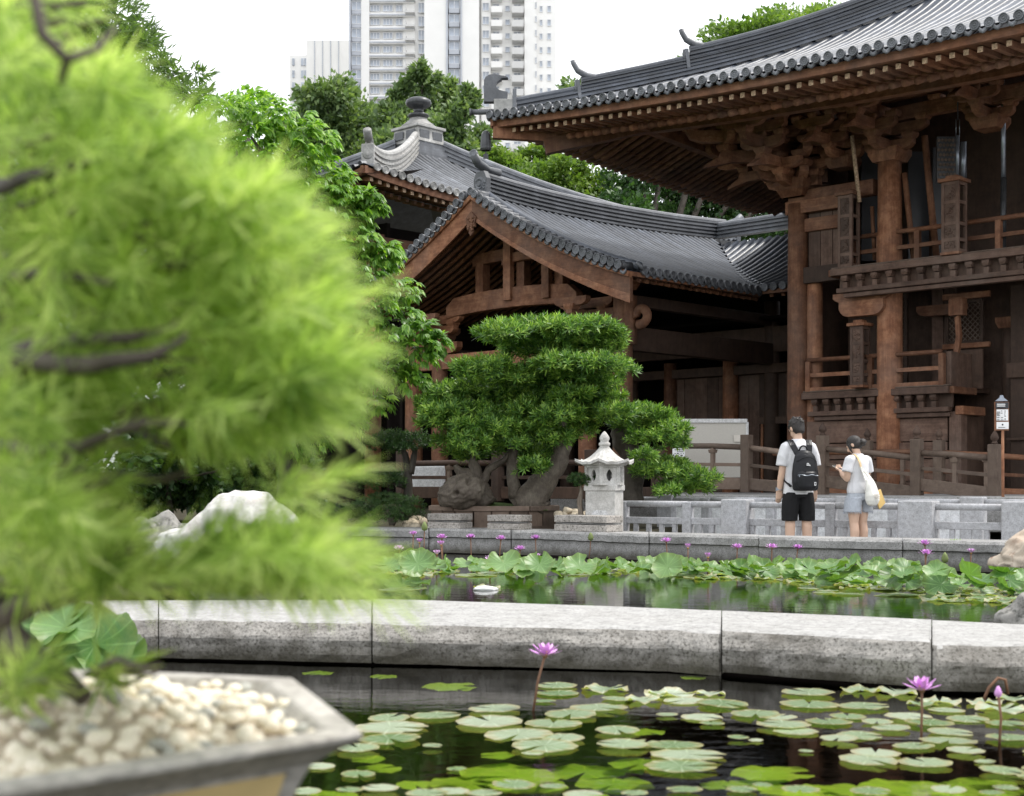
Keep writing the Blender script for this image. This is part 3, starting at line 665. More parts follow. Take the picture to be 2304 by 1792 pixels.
bracket(H(2.03, 0, 6.62), NV, U); bracket(H(2.03, 0, 6.62), U, NV); bracket(H(2.03, 0, 6.70), (U + NV).normalized(), (U - NV).normalized(), 3, sc=1.15)
for mm in (2.3, 4.6): bracket(H(2.03, -mm, 6.7), U, NV, 3)
bracket(H(1.0, 0, 7.05), NV, U, 2, sc=.85)
# purlins carrying the rafters
def zpur(d, c): return zr(c, d) - 0.20
for d in (2.3, 3.4):
    MB().sweep(along(lambda c: K - U * c + VV * d + ZV * zpur(d, c), d - .6, 13, 24), rect(.2, .26)).build('purlin', WU, hall)
    MB().sweep(along(lambda c: K + VV * c - U * d + ZV * zpur(d, c), d - .6, 9, 20), rect(.2, .26)).build('purlin', WW, hall)
for z, h in ((6.45, .30), (7.9, .26), (8.3, .24)):
    bm_(2.2, 0, -7 if z > 7 else .3, 0, z if z > 7 else 6.60, .2, h); bm_(2.03, 0, 2.03, -8, z if z > 7 else 6.5, .2, h)
bm_(2.25, 0.0, 0.95, 0.0, 6.42, .26, .26)
# walls: upright planks set back behind the columns
def planks(s0, s1, o, z0, z1, wdt, name='plank', mat=WV, depth=.05):
    n = max(1, round(abs(s1 - s0) / wdt)); st = (s1 - s0) / n
    for i in range(n):
        a = s0 + st * (i + .5); b = MB(); b.box(H(a, o + RND.uniform(-.006, .006), (z0 + z1) / 2), abs(st) / 2 - .006, depth / 2, (z1 - z0) / 2, U, NV)
        b.build(name, mat, hall)
planks(1.80, 0.98, -.05, 5.1, 6.28, .28, 'wall_plank', M['board_v'])
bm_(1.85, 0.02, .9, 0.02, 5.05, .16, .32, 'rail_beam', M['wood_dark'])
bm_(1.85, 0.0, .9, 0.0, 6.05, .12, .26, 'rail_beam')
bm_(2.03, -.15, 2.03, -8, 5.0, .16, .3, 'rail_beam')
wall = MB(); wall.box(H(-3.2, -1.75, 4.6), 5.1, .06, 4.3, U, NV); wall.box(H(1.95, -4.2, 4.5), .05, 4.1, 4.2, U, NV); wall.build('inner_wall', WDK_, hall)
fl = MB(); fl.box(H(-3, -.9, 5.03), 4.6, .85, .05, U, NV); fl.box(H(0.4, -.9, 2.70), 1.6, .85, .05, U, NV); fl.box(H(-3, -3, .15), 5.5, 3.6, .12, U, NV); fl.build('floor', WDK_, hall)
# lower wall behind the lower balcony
planks(1.6, .95, -1.2, 2.7, 4.8, .3, 'wall_plank', WDK_); planks(-0.25, -.75, -1.2, 2.7, 4.85, .25, 'wall_plank', M['board_v'])
# lattice windows
def lattice(s0, s1, o, z0, z1, step, diag, parent=hall):
    fr = MB()
    for (a, b_) in (((s0, z0), (s1, z0)), ((s0, z1), (s1, z1)), ((s0, z0), (s0, z1)), ((s1, z0), (s1, z1))):
        fr.beam(H(a[0], o, a[1]), H(b_[0], o, b_[1]), .06, .07, NV)
    f = fr.build('lattice_window', WDK_, parent)
    la = MB()
    w_, h_ = abs(s1 - s0), z1 - z0
    if diag:
        n = int((w_ + h_) / step)
        for k in range(1, n):
            q = k * step
            a = (min(q, w_), max(0, q - w_)); c = (max(0, q - h_), min(q, h_))
            for mir in (0, 1):
                fa = (lambda t: H(min(s0, s1) + (w_ - t[0] if mir else t[0]), o + .006 * (1 if mir else -1), z0 + t[1]))
                la.beam(fa(a), fa(c), .014, .018, NV)
    else:
        for k in range(1, int(w_ / step)): la.beam(H(min(s0, s1) + k * step, o, z0), H(min(s0, s1) + k * step, o, z1), .014, .02, NV)
        for k in range(1, int(h_ / (step * 1.3))): la.beam(H(s0, o + .01, z0 + k * step * 1.3), H(s1, o + .01, z0 + k * step * 1.3), .014, .02, NV)
    la.build('lattice', M['wood_grey'], f)
lattice(.92, .28, -1.15, 2.75, 4.75, .085, False)
lattice(-.62, -1.32, -1.1, 3.62, 4.4, .105, True)
b = MB(); b.box(H(-.97, -1.12, 3.1), .36, .03, .38, U, NV); b.build('wall_panel', WDK_, hall, bevel=.01)
bm_(-.55, -1.05, -1.5, -1.05, 3.55, .08, .1); bm_(-.55, -1.05, -1.5, -1.05, 4.5, .08, .12)
col(-1.75, -1.35, .3, 3.9, .15, WDK_, 'inner_column'); col(-2.3, -1.4, .3, 3.9, .2, WDK_, 'inner_column')
dou(H(-1.75, -1.35, 3.85), .2, .2); dou(H(-2.3, -1.4, 3.8), .26, .3)
# doors at the right
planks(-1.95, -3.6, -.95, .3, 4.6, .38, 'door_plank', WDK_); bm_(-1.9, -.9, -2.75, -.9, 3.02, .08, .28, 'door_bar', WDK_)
b = MB(); b.lathe([(0, .03), (.03, .02), (.035, 0)], H(-2.62, -.85, 3.05), 10, U, ZV, NV); b.build('door_bolt', M['brass'], hall, True)
bm_(-1.9, -.88, -3.6, -.88, 1.75, .05, .05, 'door_bar', WDK_)
# --- balcony decks: edge beams, little brackets, base beams
def balcony(s0, s1, o, zt, mat=WU, rail=True, nb=9, posts=(), low=True):
    bm_(s0, o, s1, o, zt - .07, .16, .13, 'deck_edge', M['board_u']); bm_(s0 + .0, o - .03, s1, o - .03, zt + .015, .12, .03, 'deck_lip', M['wood_grey'])
    n = nb
    for i in range(n):
        s = lerp(s0 - .22, s1 + .12, (i + .2) / n)
        c = H(s, o - .06, zt - .25); b = MB()
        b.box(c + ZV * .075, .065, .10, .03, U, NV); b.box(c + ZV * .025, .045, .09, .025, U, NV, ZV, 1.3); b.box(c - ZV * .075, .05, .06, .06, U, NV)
        b.build('deck_bracket', M['board_v'], hall)
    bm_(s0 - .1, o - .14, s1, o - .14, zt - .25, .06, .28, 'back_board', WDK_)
    bm_(s0 - .12, o - .03, s1, o - .03, zt - .425, .16, .09, 'base_beam', M['board_u']); bm_(s0 - .25, o - .07, s1, o - .07, zt - .52, .15, .08, 'base_beam', M['board_u'])
balcony(0.94, -6.0, .52, 5.03, nb=21)
bm_(0.94, .52, .94, -.6, 4.96, .16, .13, 'deck_edge')
def rails(s0, s1, o, zt, zs, posts, rr=.045):
    for k, z in enumerate(zs):
        b = MB()
        if k == 0: b.tube([H(s0, o, zt + z), H(s1, o, zt + z)], rr, 10)
        else: b.beam(H(s0, o, zt + z), H(s1, o, zt + z), .07, .075)
        b.build('balcony_rail', WU, hall, k == 0)
    for s in posts:
        b = MB(); b.beam(H(s, o, zt), H(s, o, zt + zs[0] - .03), .10, .10, NV); b.build('balcony_post', WV, hall)
rails(.75, -5, .08, 5.05, (.62, .32, .04), (.72, .16, -.62, -1.38, -2.2))
balcony(1.83, -1.28, .12, 2.72, nb=11)
rails(1.75, -1.12, .10, 2.74, (.62, .32, .04), (1.72, -1.12, .35))
b = MB(); b.box(H(-1.22, -.38, 2.98), .05, .42, .38, U, NV); b.build('balcony_end', M['board_v'], hall, bevel=.01)
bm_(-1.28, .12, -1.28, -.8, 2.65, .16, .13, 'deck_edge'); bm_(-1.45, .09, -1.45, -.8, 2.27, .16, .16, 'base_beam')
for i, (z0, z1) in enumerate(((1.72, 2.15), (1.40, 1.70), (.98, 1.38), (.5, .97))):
    b = MB(); b.box(H(.3, .02 + .02 * (i % 2), (z0 + z1) / 2), 1.5 if i < 2 else 1.62, .03, (z1 - z0) / 2, U, NV); b.build('wall_board', M['board_u'], hall, bevel=.006)
b = MB(); b.box(H(-1.36, -.05, 1.3), .12, .12, .95, U, NV); b.build('corner_post', M['board_v'], hall, bevel=.01)
b = MB(); b.box(H(-1.3, -.6, 1.3), .05, .5, .9, U, NV); b.build('wall_board', WDK_, hall)
# curved bracket under the upper balcony beside the front column
gong(H(.42, .25, 4.12), U, .95, .30, .2); gong(H(.45, .2, 4.40), U, 1.2, .18, .22)
gong(H(-.6, -.9, 4.15), U, 1.0, .2, .14, one=False)
b = MB(); b.box(H(-1.25, -.25, 4.2), .14, .09, .16, U, NV); b.extrude([(0, 0), (.08, -.05), (.05, -.4), (.12, -.75), (.02, -.75), (-.04, -.4)], H(-1.28, -.3, 4.05), U, ZV, NV * .08); b.build('carved_bracket', WV, hall)
# --- upper storey: dark panels, poles, rods
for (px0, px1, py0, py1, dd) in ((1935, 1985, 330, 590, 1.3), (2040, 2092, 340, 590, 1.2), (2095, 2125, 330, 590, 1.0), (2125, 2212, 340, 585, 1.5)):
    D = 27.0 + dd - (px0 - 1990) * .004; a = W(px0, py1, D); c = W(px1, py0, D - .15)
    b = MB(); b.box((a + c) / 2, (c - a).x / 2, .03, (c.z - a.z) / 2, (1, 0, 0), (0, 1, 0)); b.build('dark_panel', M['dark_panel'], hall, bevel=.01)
def pole(px0, py0, px1, py1, D, r, mat, name='leaning_pole'):
    b = MB(); b.tube([W(px0, py0, D), W(px1, py1, D + .05)], r, 8); return b.build(name, mat, hall, True)
pole(1917, 306, 1934, 455, 27.0, .04, M['rafter_end']); pole(1962, 465, 1968, 585, 27.2, .04, WV); pole(2035, 390, 2056, 585, 26.8, .055, WV)
pole(2080, 306, 2108, 590, 26.7, .065, M['wood_l'])
pole(2258, 208, 2258, 400, 25.5, .045, M['metal'], 'hanging_rod'); pole(2258, 400, 2257, 572, 25.5, .055, M['dark_metal'], 'hanging_rod'); pole(2259, 130, 2258, 208, 25.5, .02, M['dark_metal'], 'hanging_rod')
pole(2155, 180, 2155, 270, 25.9, .012, M['dark_metal'], 'hanging_rod'); pole(2155, 305, 2155, 395, 25.9, .035, M['metal'], 'hanging_rod'); pole(2168, 320, 2168, 405, 26.2, .06, M['metal'], 'hanging_rod')
for dx in (-4, 4): pole(2155 + dx, 268, 2155 + dx, 308, 25.9, .008, M['metal'], 'hanging_rod')
# boards on the upper right wall
for i in range(5):
    b = MB(); z = 5.3 + i * .42; b.box(H(-4.3, -1.55, z), 1.9, .03, .2, U, NV); b.build('wall_board', M['board_u'], hall)
col(-2.55, -1.1, 5.1, 6.9, .19, WV, 'inner_column')
# --- carved box lanterns hanging from the eaves
def box_lantern(px, py0, py1, D, wd, label):
    top = W(px, py0, D); bot = W(px, py1, D); h = top.z - bot.z
    t = thing('carved_lantern', bot, label, 'lantern', 'carved box lanterns at the hall front')
    c = (top + bot) / 2; hw = wd / 2
    fr = MB()
    for i in (-1, 1):
        for j in (-1, 1): fr.box(c + U * (hw - .025) * i + NV * (hw - .025) * j, .028, .028, h / 2, U, NV)
    for q in (0, .16, .40, .72, 1.0):
        z = bot.z + .03 + (h - .06) * q
        for j in (-1, 1):
            fr.box(Vector((c.x, c.y, z)) + NV * (hw - .02) * j, hw - .05, .02, .03, U, NV); fr.box(Vector((c.x, c.y, z)) + U * (hw - .02) * j, .02, hw - .05, .03, U, NV)
    fr.build('frame', M['board_v'], t, bevel=.004)
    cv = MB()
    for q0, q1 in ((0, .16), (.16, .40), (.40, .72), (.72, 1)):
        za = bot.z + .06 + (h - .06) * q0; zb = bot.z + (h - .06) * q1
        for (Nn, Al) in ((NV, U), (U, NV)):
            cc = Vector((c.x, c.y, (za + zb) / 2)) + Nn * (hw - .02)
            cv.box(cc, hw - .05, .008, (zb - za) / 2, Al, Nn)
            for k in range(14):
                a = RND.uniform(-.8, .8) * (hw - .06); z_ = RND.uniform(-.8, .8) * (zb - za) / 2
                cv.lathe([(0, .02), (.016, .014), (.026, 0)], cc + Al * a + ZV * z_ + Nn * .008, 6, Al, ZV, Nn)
    cv.build('carved_panel', M['board_v'], t)
    cp = MB(); cp.box(top + ZV * .03, hw + .05, hw + .05, .03, U, NV); cp.box(top + ZV * .09, hw * .7, hw * .7, .03, U, NV); cp.build('cap', M['wood_l'], t, bevel=.006)
    cp = MB(); cp.box(bot - ZV * .02, hw + .02, hw + .02, .025, U, NV); cp.build('base', M['wood_l'], t, bevel=.006)
    return t
box_lantern(1910, 442, 603, 27.2, .30, 'carved wooden box lantern hanging left of the front column on the upper balcony')
box_lantern(2147, 412, 570, 25.6, .33, 'carved wooden box lantern hanging in front of the upper balcony rail, beside the metal rods')
box_lantern(1935, 735, 868, 27.2, .27, 'grey carved box lantern hanging over the lower balcony rail')
b = MB(); b.box(W(2128, 360, 26.2), .17, .03, .42, (1, 0, 0), (0, 1, 0)); lt = b.build('pierced_panel', M['dark_panel'], hall)
b = MB()
for i in range(9):
    for j in range(5): b.lathe([(.022, .012), (.03, .006), (.03, 0), (.018, 0)], W(2128, 360, 26.16) + Vector((-.13 + .065 * j + .032 * (i % 2), 0, -.36 + .09 * i)), 8, (1, 0, 0), (0, 0, 1), (0, -1, 0))
b.build('pierced_rings', M['wood_grey'], lt)
# ------------------------------------------------------------------ gabled porch with its corridor roof
G0 = Vector(((1065 - CX) / FPX * 31, 31, 0)); GN = NV            # gable faces NV; g to the right = -U ; m into the depth = VV
def PG(g, m, z): return G0 - U * g + VV * m + ZV * z
porch = thing('gabled_porch', PG(0, 1, .3), 'timber gate porch with curved bargeboards and grey tiled saddle roof behind the trained tree', 'pavilion')
def hp(g): g = abs(g); return 7.15 - .62 * g + .038 * g * g
def sad(m): return 0.006 * max(0, m - 3.2) ** 2 * (1) + 0.012 * max(0, 3.2 - m) ** 2      # saddle of the ridge
HWd = 4.38; ME = 4.55; MR = ME + HWd
def PS(g, m, dz=0): return PG(g, m, hp(g) + sad(m) * max(0, 1 - abs(g) / 4.4) + dz)
def CS(q, e, dz=0):
    """corridor roof: q along -U from the porch axis, e distance from its ridge (towards the viewer)"""
    return PG(q, MR - e, hp(e) + .06 + dz)
b = MB()
b.grid(lambda a, t: PS(HWd * t, lerp(0.0, MR - HWd * t + .02, a), -.05), 20, 12)
b.grid(lambda a, t: PS(-HWd * t, lerp(0.0, 14, a), -.03), 20, 12)
b.grid(lambda a, t: CS(lerp(HWd * t, 6.55, a), HWd * t, -.05), 10, 12)
proof = b.build('roof', M['tile'], porch, True)
DISC_P = disc_mesh('tile_disc', 0.088, M['tile_b'])
spp = .232
for i in range(39):
    m = .42 + spp * i; g0 = 0.12; g1 = min(HWd + .03, MR - m)
    if g1 - g0 < .2: continue
    n = max(3, int((g1 - g0) / .25)); V, F = half_tube([PS(lerp(g0, g1, k / n), m, 0) for k in range(n + 1)], .08)
    x = MB(); x.add(V, F); x.build('tile_row', M['tile'], proof, True)
    if m < ME:
        link('tile_disc', DISC_P, proof, basis(-VV, ZV, -U, PS(HWd + .04, m, 0.0)))
        link('drip_tile', DRIP, proof, basis(-VV, ZV, -U, PS(HWd + .02, m + spp / 2, -.015)))
for i in range(20):
    m = .42 + spp * i; V, F = half_tube([PS(-lerp(.12, HWd, k / 14), m, 0) for k in range(15)], .072); x = MB(); x.add(V, F); x.build('tile_row', M['tile'], proof, True)
for i in range(9):
    q = HWd + .12 + spp * i; V, F = half_tube([CS(q, lerp(.1, HWd + .03, k / 14), 0) for k in range(15)], .072); x = MB(); x.add(V, F); x.build('tile_row', M['tile'], proof, True)
    link('tile_disc', DISC_P, proof, basis(-U, ZV, NV, CS(q, HWd + .04, 0)))
for i in range(1, 18):
    q = .25 * i; e0, e1 = .1, min(q, HWd)
    if e1 > .4:
        V, F = half_tube([CS(q, lerp(e0, e1, k / 8), 0) for k in range(9)], .072); x = MB(); x.add(V, F); x.build('tile_row', M['tile'], proof, True)
# valley gutter
x = MB(); x.sweep([PG(t, MR - t, hp(t) + .09) for t in [HWd * k / 12 for k in range(13)] + [HWd + .05]], [(-.11, 0), (-.11, .03), (-.07, .0), (.07, .0), (.11, .03), (.11, 0), (.1, -.05), (-.1, -.05)]); x.build('valley_gutter', M['tile_b'], proof)
# rake: long edge roll and short tiles with discs facing the gable
for sg in (1, -1):
    path = [PS(sg * lerp(.1, HWd + .02, k / 18), .30, .075) for k in range(19)]
    x = MB(); x.tube(path, .085, 10); x.build('edge_roll', M['tile'], proof, True)
    link('end_disc', DISC_P, proof, basis(U, ZV, -U * sg, path[-1]) @ Matrix.Scale(1.2, 4))
    n = 23
    for k in range(n):
        g = sg * (.10 + (HWd - .16) * (k + .5) / n); p = PS(g, -.16, .02)
        x = MB(); x.tube([p, PS(g, .25, .03)], .078, 12); x.build('rake_tile', M['tile_b'], proof, True)
        link('tile_disc', DISC_P, proof, basis(-U, ZV, NV, p))
        link('drip_tile', DRIP, proof, basis(-U, ZV, NV, PS(g + sg * HWd / n / 2, -.13, -.03)))
    # bargeboard: upper moulding and main board
    def board(top, bot, m0, th, nm, mat=M['wood_u']):
        V = []; nn = 22
        for k in range(nn + 1):
            g = sg * (HWd + .05) * k / nn
            for (dz, mm) in ((top, m0), (bot(k / nn), m0), (bot(k / nn), m0 + th), (top, m0 + th)): V.append(PS(g, 0, dz) + VV * mm)
        F = [(i * 4 + k, (i + 1) * 4 + k, (i + 1) * 4 + (k + 1) % 4, i * 4 + (k + 1) % 4) for i in range(nn) for k in range(4)] + [(0, 1, 2, 3), (nn * 4 + 3, nn * 4 + 2, nn * 4 + 1, nn * 4)]
        q = MB(); q.add(V, F); return q.build(nm, mat, porch, bevel=.008)
    board(-.06, lambda t: -.17, -.10, .12, 'barge_moulding'); board(-.17, lambda t: -.56 - .08 * t * t, -.04, .09, 'bargeboard'); board(-.50, lambda t: -.60 - .08 * t * t, -.055, .02, 'barge_moulding')
# ridge stacks
def pr(m): return PS(0, m)
courses([pr(lerp(.25, MR + .4, k / 20)) for k in range(21)], .22, .42, 9, .085).build('ridge', M['tile_b'], proof)
courses([PG(q, MR, hp(0) + sad(MR) * .9 + .0) for q in [6.6 * k / 12 for k in range(13)]], .22, .34, 7, .075).build('ridge', M['tile_b'], proof)
e = pr(.2)
x = MB(); x.extrude([(-.2, -.1), (.2, -.1), (.2, .34), (.12, .5), (-.12, .5), (-.2, .34)], e - U * 0 , -U, ZV, VV * .14); pl = x.build('end_plate', M['tile_b'], proof, bevel=.012)
x = MB(); x.lathe([(0, .05), (.05, .05), (.07, .02), (.11, .04), (.13, .01), (.16, 0)], e + ZV * .22, 12, -U, ZV, NV)
for k in range(16): x.lathe([(0, .03), (.03, .015), (.035, 0)], e + ZV * (.2 + RND.uniform(-.2, .2)) - U * RND.uniform(-.15, .15), 6, -U, ZV, NV)
x.build('carved_boss', M['tile_b'], pl)
x = MB(); q = e + ZV * .5; x.tube([q + VV * .6 + ZV * .05, q + VV * .25 + ZV * .06, q + ZV * .16 - VV * .05, q + ZV * .34 - VV * .2], [.09, .09, .10, .10], 12); x.build('horn', M['tile_b'], proof, True)
link('tile_disc', DISC_P, proof, basis(-U, ZV, (NV + ZV * .9).normalized(), q + ZV * .35 - VV * .205) @ Matrix.Scale(1.15, 4))
for k in (-1, 0, 1):
    x = MB(); p = e - ZV * (.05 if k else -.02) - U * (k * .18) - VV * .28; x.tube([p, p + VV * .4], .08, 12); x.build('rake_tile', M['tile_b'], proof, True); link('tile_disc', DISC_P, proof, basis(-U, ZV, NV, p))
# carved pendant at the apex
x = MB(); x.extrude([(a_ * .55, b_ * .62) for a_, b_ in [(-.30, .22), (0, .45), (.30, .22), (.22, .0), (.24, -.12), (.1, -.1), (.12, -.3), (0, -.42), (-.12, -.3), (-.1, -.1), (-.24, -.12), (-.22, 0)]], PS(0, -.09, -.72), -U, ZV, VV * .06)
pd = x.build('gable_pendant', M['wood_l'], porch, bevel=.01)
x = MB()
for k in range(14): x.lathe([(0, .03), (.03, .02), (.04, 0)], PS(0, -.09, -.72) - U * RND.uniform(-.09, .09) + ZV * RND.uniform(-.15, .14), 6, -U, ZV, NV)
x.build('carving', M['wood_l'], pd)
# underside: boards and rafters
x = MB(); x.grid(lambda a, t: PS(lerp(-HWd, HWd, t), lerp(.05, 8, a) if lerp(-HWd, HWd, t) < 0 else lerp(.05, max(.3, MR - abs(lerp(-HWd, HWd, t))), a), -.17), 6, 24); x.build('soffit', WDK_, porch)
x = MB(); x.grid(lambda a, t: CS(lerp(HWd * t - .1, 6.5, a), HWd * t, -.16), 6, 12); x.build('soffit', WDK_, porch)
for i in range(26):
    m = .5 + .24 * i
    for sg in (1, -1):
        if sg > 0 and m > ME + .1: continue
        x = MB(); x.tube([PS(sg * lerp(.15, HWd - .12, k / 10), m, -.22) for k in range(11)], .05, 8); x.build('rafter', M['wood_l'] if m < 5 else WDK_, porch, True)
for i in range(16):
    m = .40 + .29 * i
    if m < ME:
        x = MB(); x.beam(PS(HWd - .1, m, -.19), PS(HWd - .9, m, -.16), .09, .09); x.build('flying_rafter', M['wood_l'], porch)
x = MB(); x.sweep([PS(HWd - .05, m, -.115) for m in [k * ME / 8 for k in range(9)]], rect(.08, .09)); x.build('fascia_board', M['wood_w'], porch)
x = MB(); x.sweep([CS(HWd + k * .4, HWd - .05, -.115) for k in range(6)], rect(.08, .09)); x.build('fascia_board', M['wood_u'], porch)
for i in range(6):
    x = MB(); x.beam(CS(HWd + .2 + .3 * i, HWd - .1, -.2), CS(HWd + .2 + .3 * i, HWd - .9, -.16), .09, .09); x.build('flying_rafter', M['wood_l'], porch)
# columns and beams, column line at m = 1.18
MC = 1.18
def pcol(g, m, z0, z1, r, mat=WV): 
    x = MB(); x.tube([PG(g, m, lerp(z0, z1, k / 6)) for k in range(7)], [r * (1 - .08 * (k / 6) ** 2) for k in range(7)], 20); return x.build('column', mat, porch, True)
for g in (-3.24, -2.33, 2.27, 3.24): pcol(g, MC, .25, 5.0 if abs(g) > 3 else 4.25, .215 if abs(g) > 3 else .2)
for g in (-3.24, 3.24): pcol(g, 6.7, .25, 5.2, .2, WDK_)
def pbeam(g0, g1, m, z, h, w, nm='beam', arch=0.0, mat=M['wood_u']):
    V = []; n = 16
    for k in range(n + 1):
        t = k / n; g = lerp(g0, g1, t); up = arch * math.sin(math.pi * t) ** .6 if arch else 0
        dn = -(.12 * h) * (1 if 0.12 < t < .88 else -1) if arch else 0
        for (zz, mm) in ((z + h / 2 + up * .6 - (h * .35 if arch and (k == 0 or k == n) else 0), m - w / 2), (z - h / 2 + up * .5 + dn * 0, m - w / 2), (z - h / 2 + up * .5, m + w / 2), (z + h / 2 + up * .6 - (h * .35 if arch and (k == 0 or k == n) else 0), m + w / 2)):
            V.append(PG(g, mm, zz))
    F = [(i * 4 + k, (i + 1) * 4 + k, (i + 1) * 4 + (k + 1) % 4, i * 4 + (k + 1) % 4) for i in range(n) for k in range(4)] + [(0, 1, 2, 3), (n * 4 + 3, n * 4 + 2, n * 4 + 1, n * 4)]
    x = MB(); x.add(V, F); return x.build(nm, mat, porch, bevel=.015)
pbeam(-2.0, 2.05, MC, 4.95, .42, .24, 'rainbow_beam', .22)
pbeam(-3.3, 3.3, MC, 3.75, .34, .2, 'tie_beam'); pbeam(-3.3, -2.2, MC, 4.5, .26, .18); pbeam(2.2, 3.3, MC, 4.45, .3, .18)
pbeam(-1.25, 1.35, MC + .1, 6.02, .26, .2, 'rainbow_beam', .10)
pbeam(-.2, 1.2, MC - .02, 5.9, .2, .18, 'rainbow_beam', .12)
for g, z0, z1, mm in ((.04, 5.0, 6.35, -.12), (1.2, 4.95, 5.95, -.12)):
    x = MB(); x.box(PG(g, MC + mm, (z0 + z1) / 2), .11, .07, (z1 - z0) / 2, U, NV); x.build('strut', WV, porch, bevel=.01)
for g in (.3, 1.45, -1.0): x = MB(); x.box(PG(g, MC + .1, 5.55), .12, .12, .42, U, NV); x.build('strut', WV, porch, bevel=.01)
def pg(g, m, z, D, L, h, w, one=False): 
    r = gong(PG(g, m, z), D, L, h, w, one=one); r.parent = porch; r.matrix_parent_inverse = Matrix.Translation(-Vector(porch.location))
def pcap(g, m, z, r, h): 
    x = cap(PG(g, m, z), r, h).build('bracket_block', M['wood_l'], porch)
for g in (-2.33, 2.27):
    pcap(g, MC, 4.22, .27, .2); pg(g, MC, 3.95, U, 1.35, .26, .18); pg(g, MC, 4.40, U, 1.1, .2, .17); pg(g, MC, 4.40, NV, 1.2, .2, .17); pcap(g, MC - .5, 4.58, .13, .12); pg(g, MC - .5, 4.66, U, .9, .18, .15)
    pg(g, MC, 4.64, U, 1.5, .2, .17); pg(g, MC, 3.66, U, .9, .24, .16)
    for e_ in (-.45, .45): pcap(g + e_, MC, 4.58, .12, .11)
pcap(3.24, MC, 4.95, .25, .2)
# scrolled bracket right of the outer column
x = MB(); pts = []
for k in range(22):
    a = -1.9 + k * .26; r = .22 - .006 * k; pts.append(PG(3.75, MC - .05, 4.38) - U * (math.cos(a) * r) + ZV * (math.sin(a) * r * .9))
x.tube(pts, [.08] * 22, 8, flat=1.3); x.box(PG(3.45, MC - .05, 4.3), .14, .09, .5, U, NV); x.build('scroll_bracket', M['wood_l'], porch, True)
# long beam running back along the open side, inner walls
def mbeam(g, m0, m1, z, h, w, nm='beam', mat=M['wood_w']):
    x = MB(); x.beam(PG(g, m0, z), PG(g, m1, z), w, h); return x.build(nm, mat, porch, bevel=.015)
mbeam(3.24, MC, 6.7, 3.95, .5, .26, 'rainbow_beam', WDK_); mbeam(3.24, MC, 6.7, 4.75, .24, .2, mat=WDK_); mbeam(-3.24, MC, 6.7, 3.95, .5, .26, 'rainbow_beam', WDK_)
MW = 6.7
def wplank(g0, g1, z0, z1, n, mat, nm='wall_plank'):
    for i in range(n):
        a, c = lerp(g0, g1, i / n), lerp(g0, g1, (i + 1) / n)
        x = MB(); x.box(PG((a + c) / 2, MW + RND.uniform(-.008, .008), (z0 + z1) / 2), (c - a) / 2 - .005, .03, (z1 - z0) / 2, U, NV); x.build(nm, mat, porch)
wplank(.35, 2.05, .3, 3.5, 5, M['board_v']); wplank(2.3, 2.9, .3, 3.5, 2, M['board_v']); wplank(2.9, 6.5, 2.45, 3.6, 5, WDK_); wplank(4.3, 6.5, .3, 2.45, 4, M['void'])
x = MB(); x.beam(PG(2.9, MW - .05, 2.4), PG(5, MW - .05, 2.4), .12, .16); x.build('door_lintel', WDK_, porch)
x = MB(); x.beam(PG(3.0, MW - .05, .3), PG(3.0, MW - .05, 2.35), .06, .06, NV); x.build('door_jamb', M['wood_l'], porch)
pcol(.3, MW - .1, .25, 3.9, .17); pcol(2.12, MW - .1, .25, 3.9, .2); pcol(-1.0, MW, .25, 3.9, .17, WDK_)
pbeam(-3.2, 6.4, MW - .1, 3.62, .22, .2, 'tie_beam', mat=WDK_); pbeam(-3.2, 6.4, MW - .1, 4.3, .6, .1, 'beam', mat=WDK_)
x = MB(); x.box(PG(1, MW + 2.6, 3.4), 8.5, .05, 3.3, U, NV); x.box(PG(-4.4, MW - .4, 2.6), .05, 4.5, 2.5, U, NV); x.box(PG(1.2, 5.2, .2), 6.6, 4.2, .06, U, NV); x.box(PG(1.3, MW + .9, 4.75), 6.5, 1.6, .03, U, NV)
x.build('inner_wall', M['void'], porch)  # near-black colour stands for the darkness inside
# small shelves seen in the dark room
for z in (1.2, 1.9, 2.5):
    x = MB(); x.box(PG(-.4, MW + 1.5, z), .7, .15, .02, U, NV); x.build('shelf', M['wood_l'], porch)
# ------------------------------------------------------------------ pavilion with a pyramid roof and a round finial
yF = 38.0; F0 = Vector(((818 - CX) / FPX * yF, yF, 0)); AL, BE = 8.74, 7.45
pyr = thing('pyramid_roof_pavilion', Vector((F0.x + 4, F0.y + 8, .3)), 'pavilion behind the porch with a pyramid tiled roof topped by a dark round finial', 'pavilion')
C0 = F0 + VV * AL + U * BE
ZE, ZA = 9.08, 12.55
def pz(t, e=0.0):  # t 0 at eave, 1 at apex; e distance from the corner 0..1
    return ZE + (ZA - ZE) * (0.52 * t + 0.48 * t * t) 
def PY(a, t, dz=0, face=0):
    """face 0: eave along VV (towards the viewer's right), a from 0 to 2*AL; face 1: eave along U"""
    if face == 0: base = F0 + VV * a; inn = U * BE
    else: base = F0 + U * a; inn = VV * AL
    L = 2 * AL if face == 0 else 2 * BE
    lift = 0.42 * (abs(a - L / 2) / (L / 2)) ** 3 * (1 - t)
    return base + inn * t + ZV * (pz(t) + lift + dz)
b = MB()
for fc, L in ((0, 2 * AL), (1, 2 * BE)):
    b.grid(lambda s, t: PY(lerp(L / 2 * t, L - L / 2 * t, s), t, -.03, fc), 24, 12)
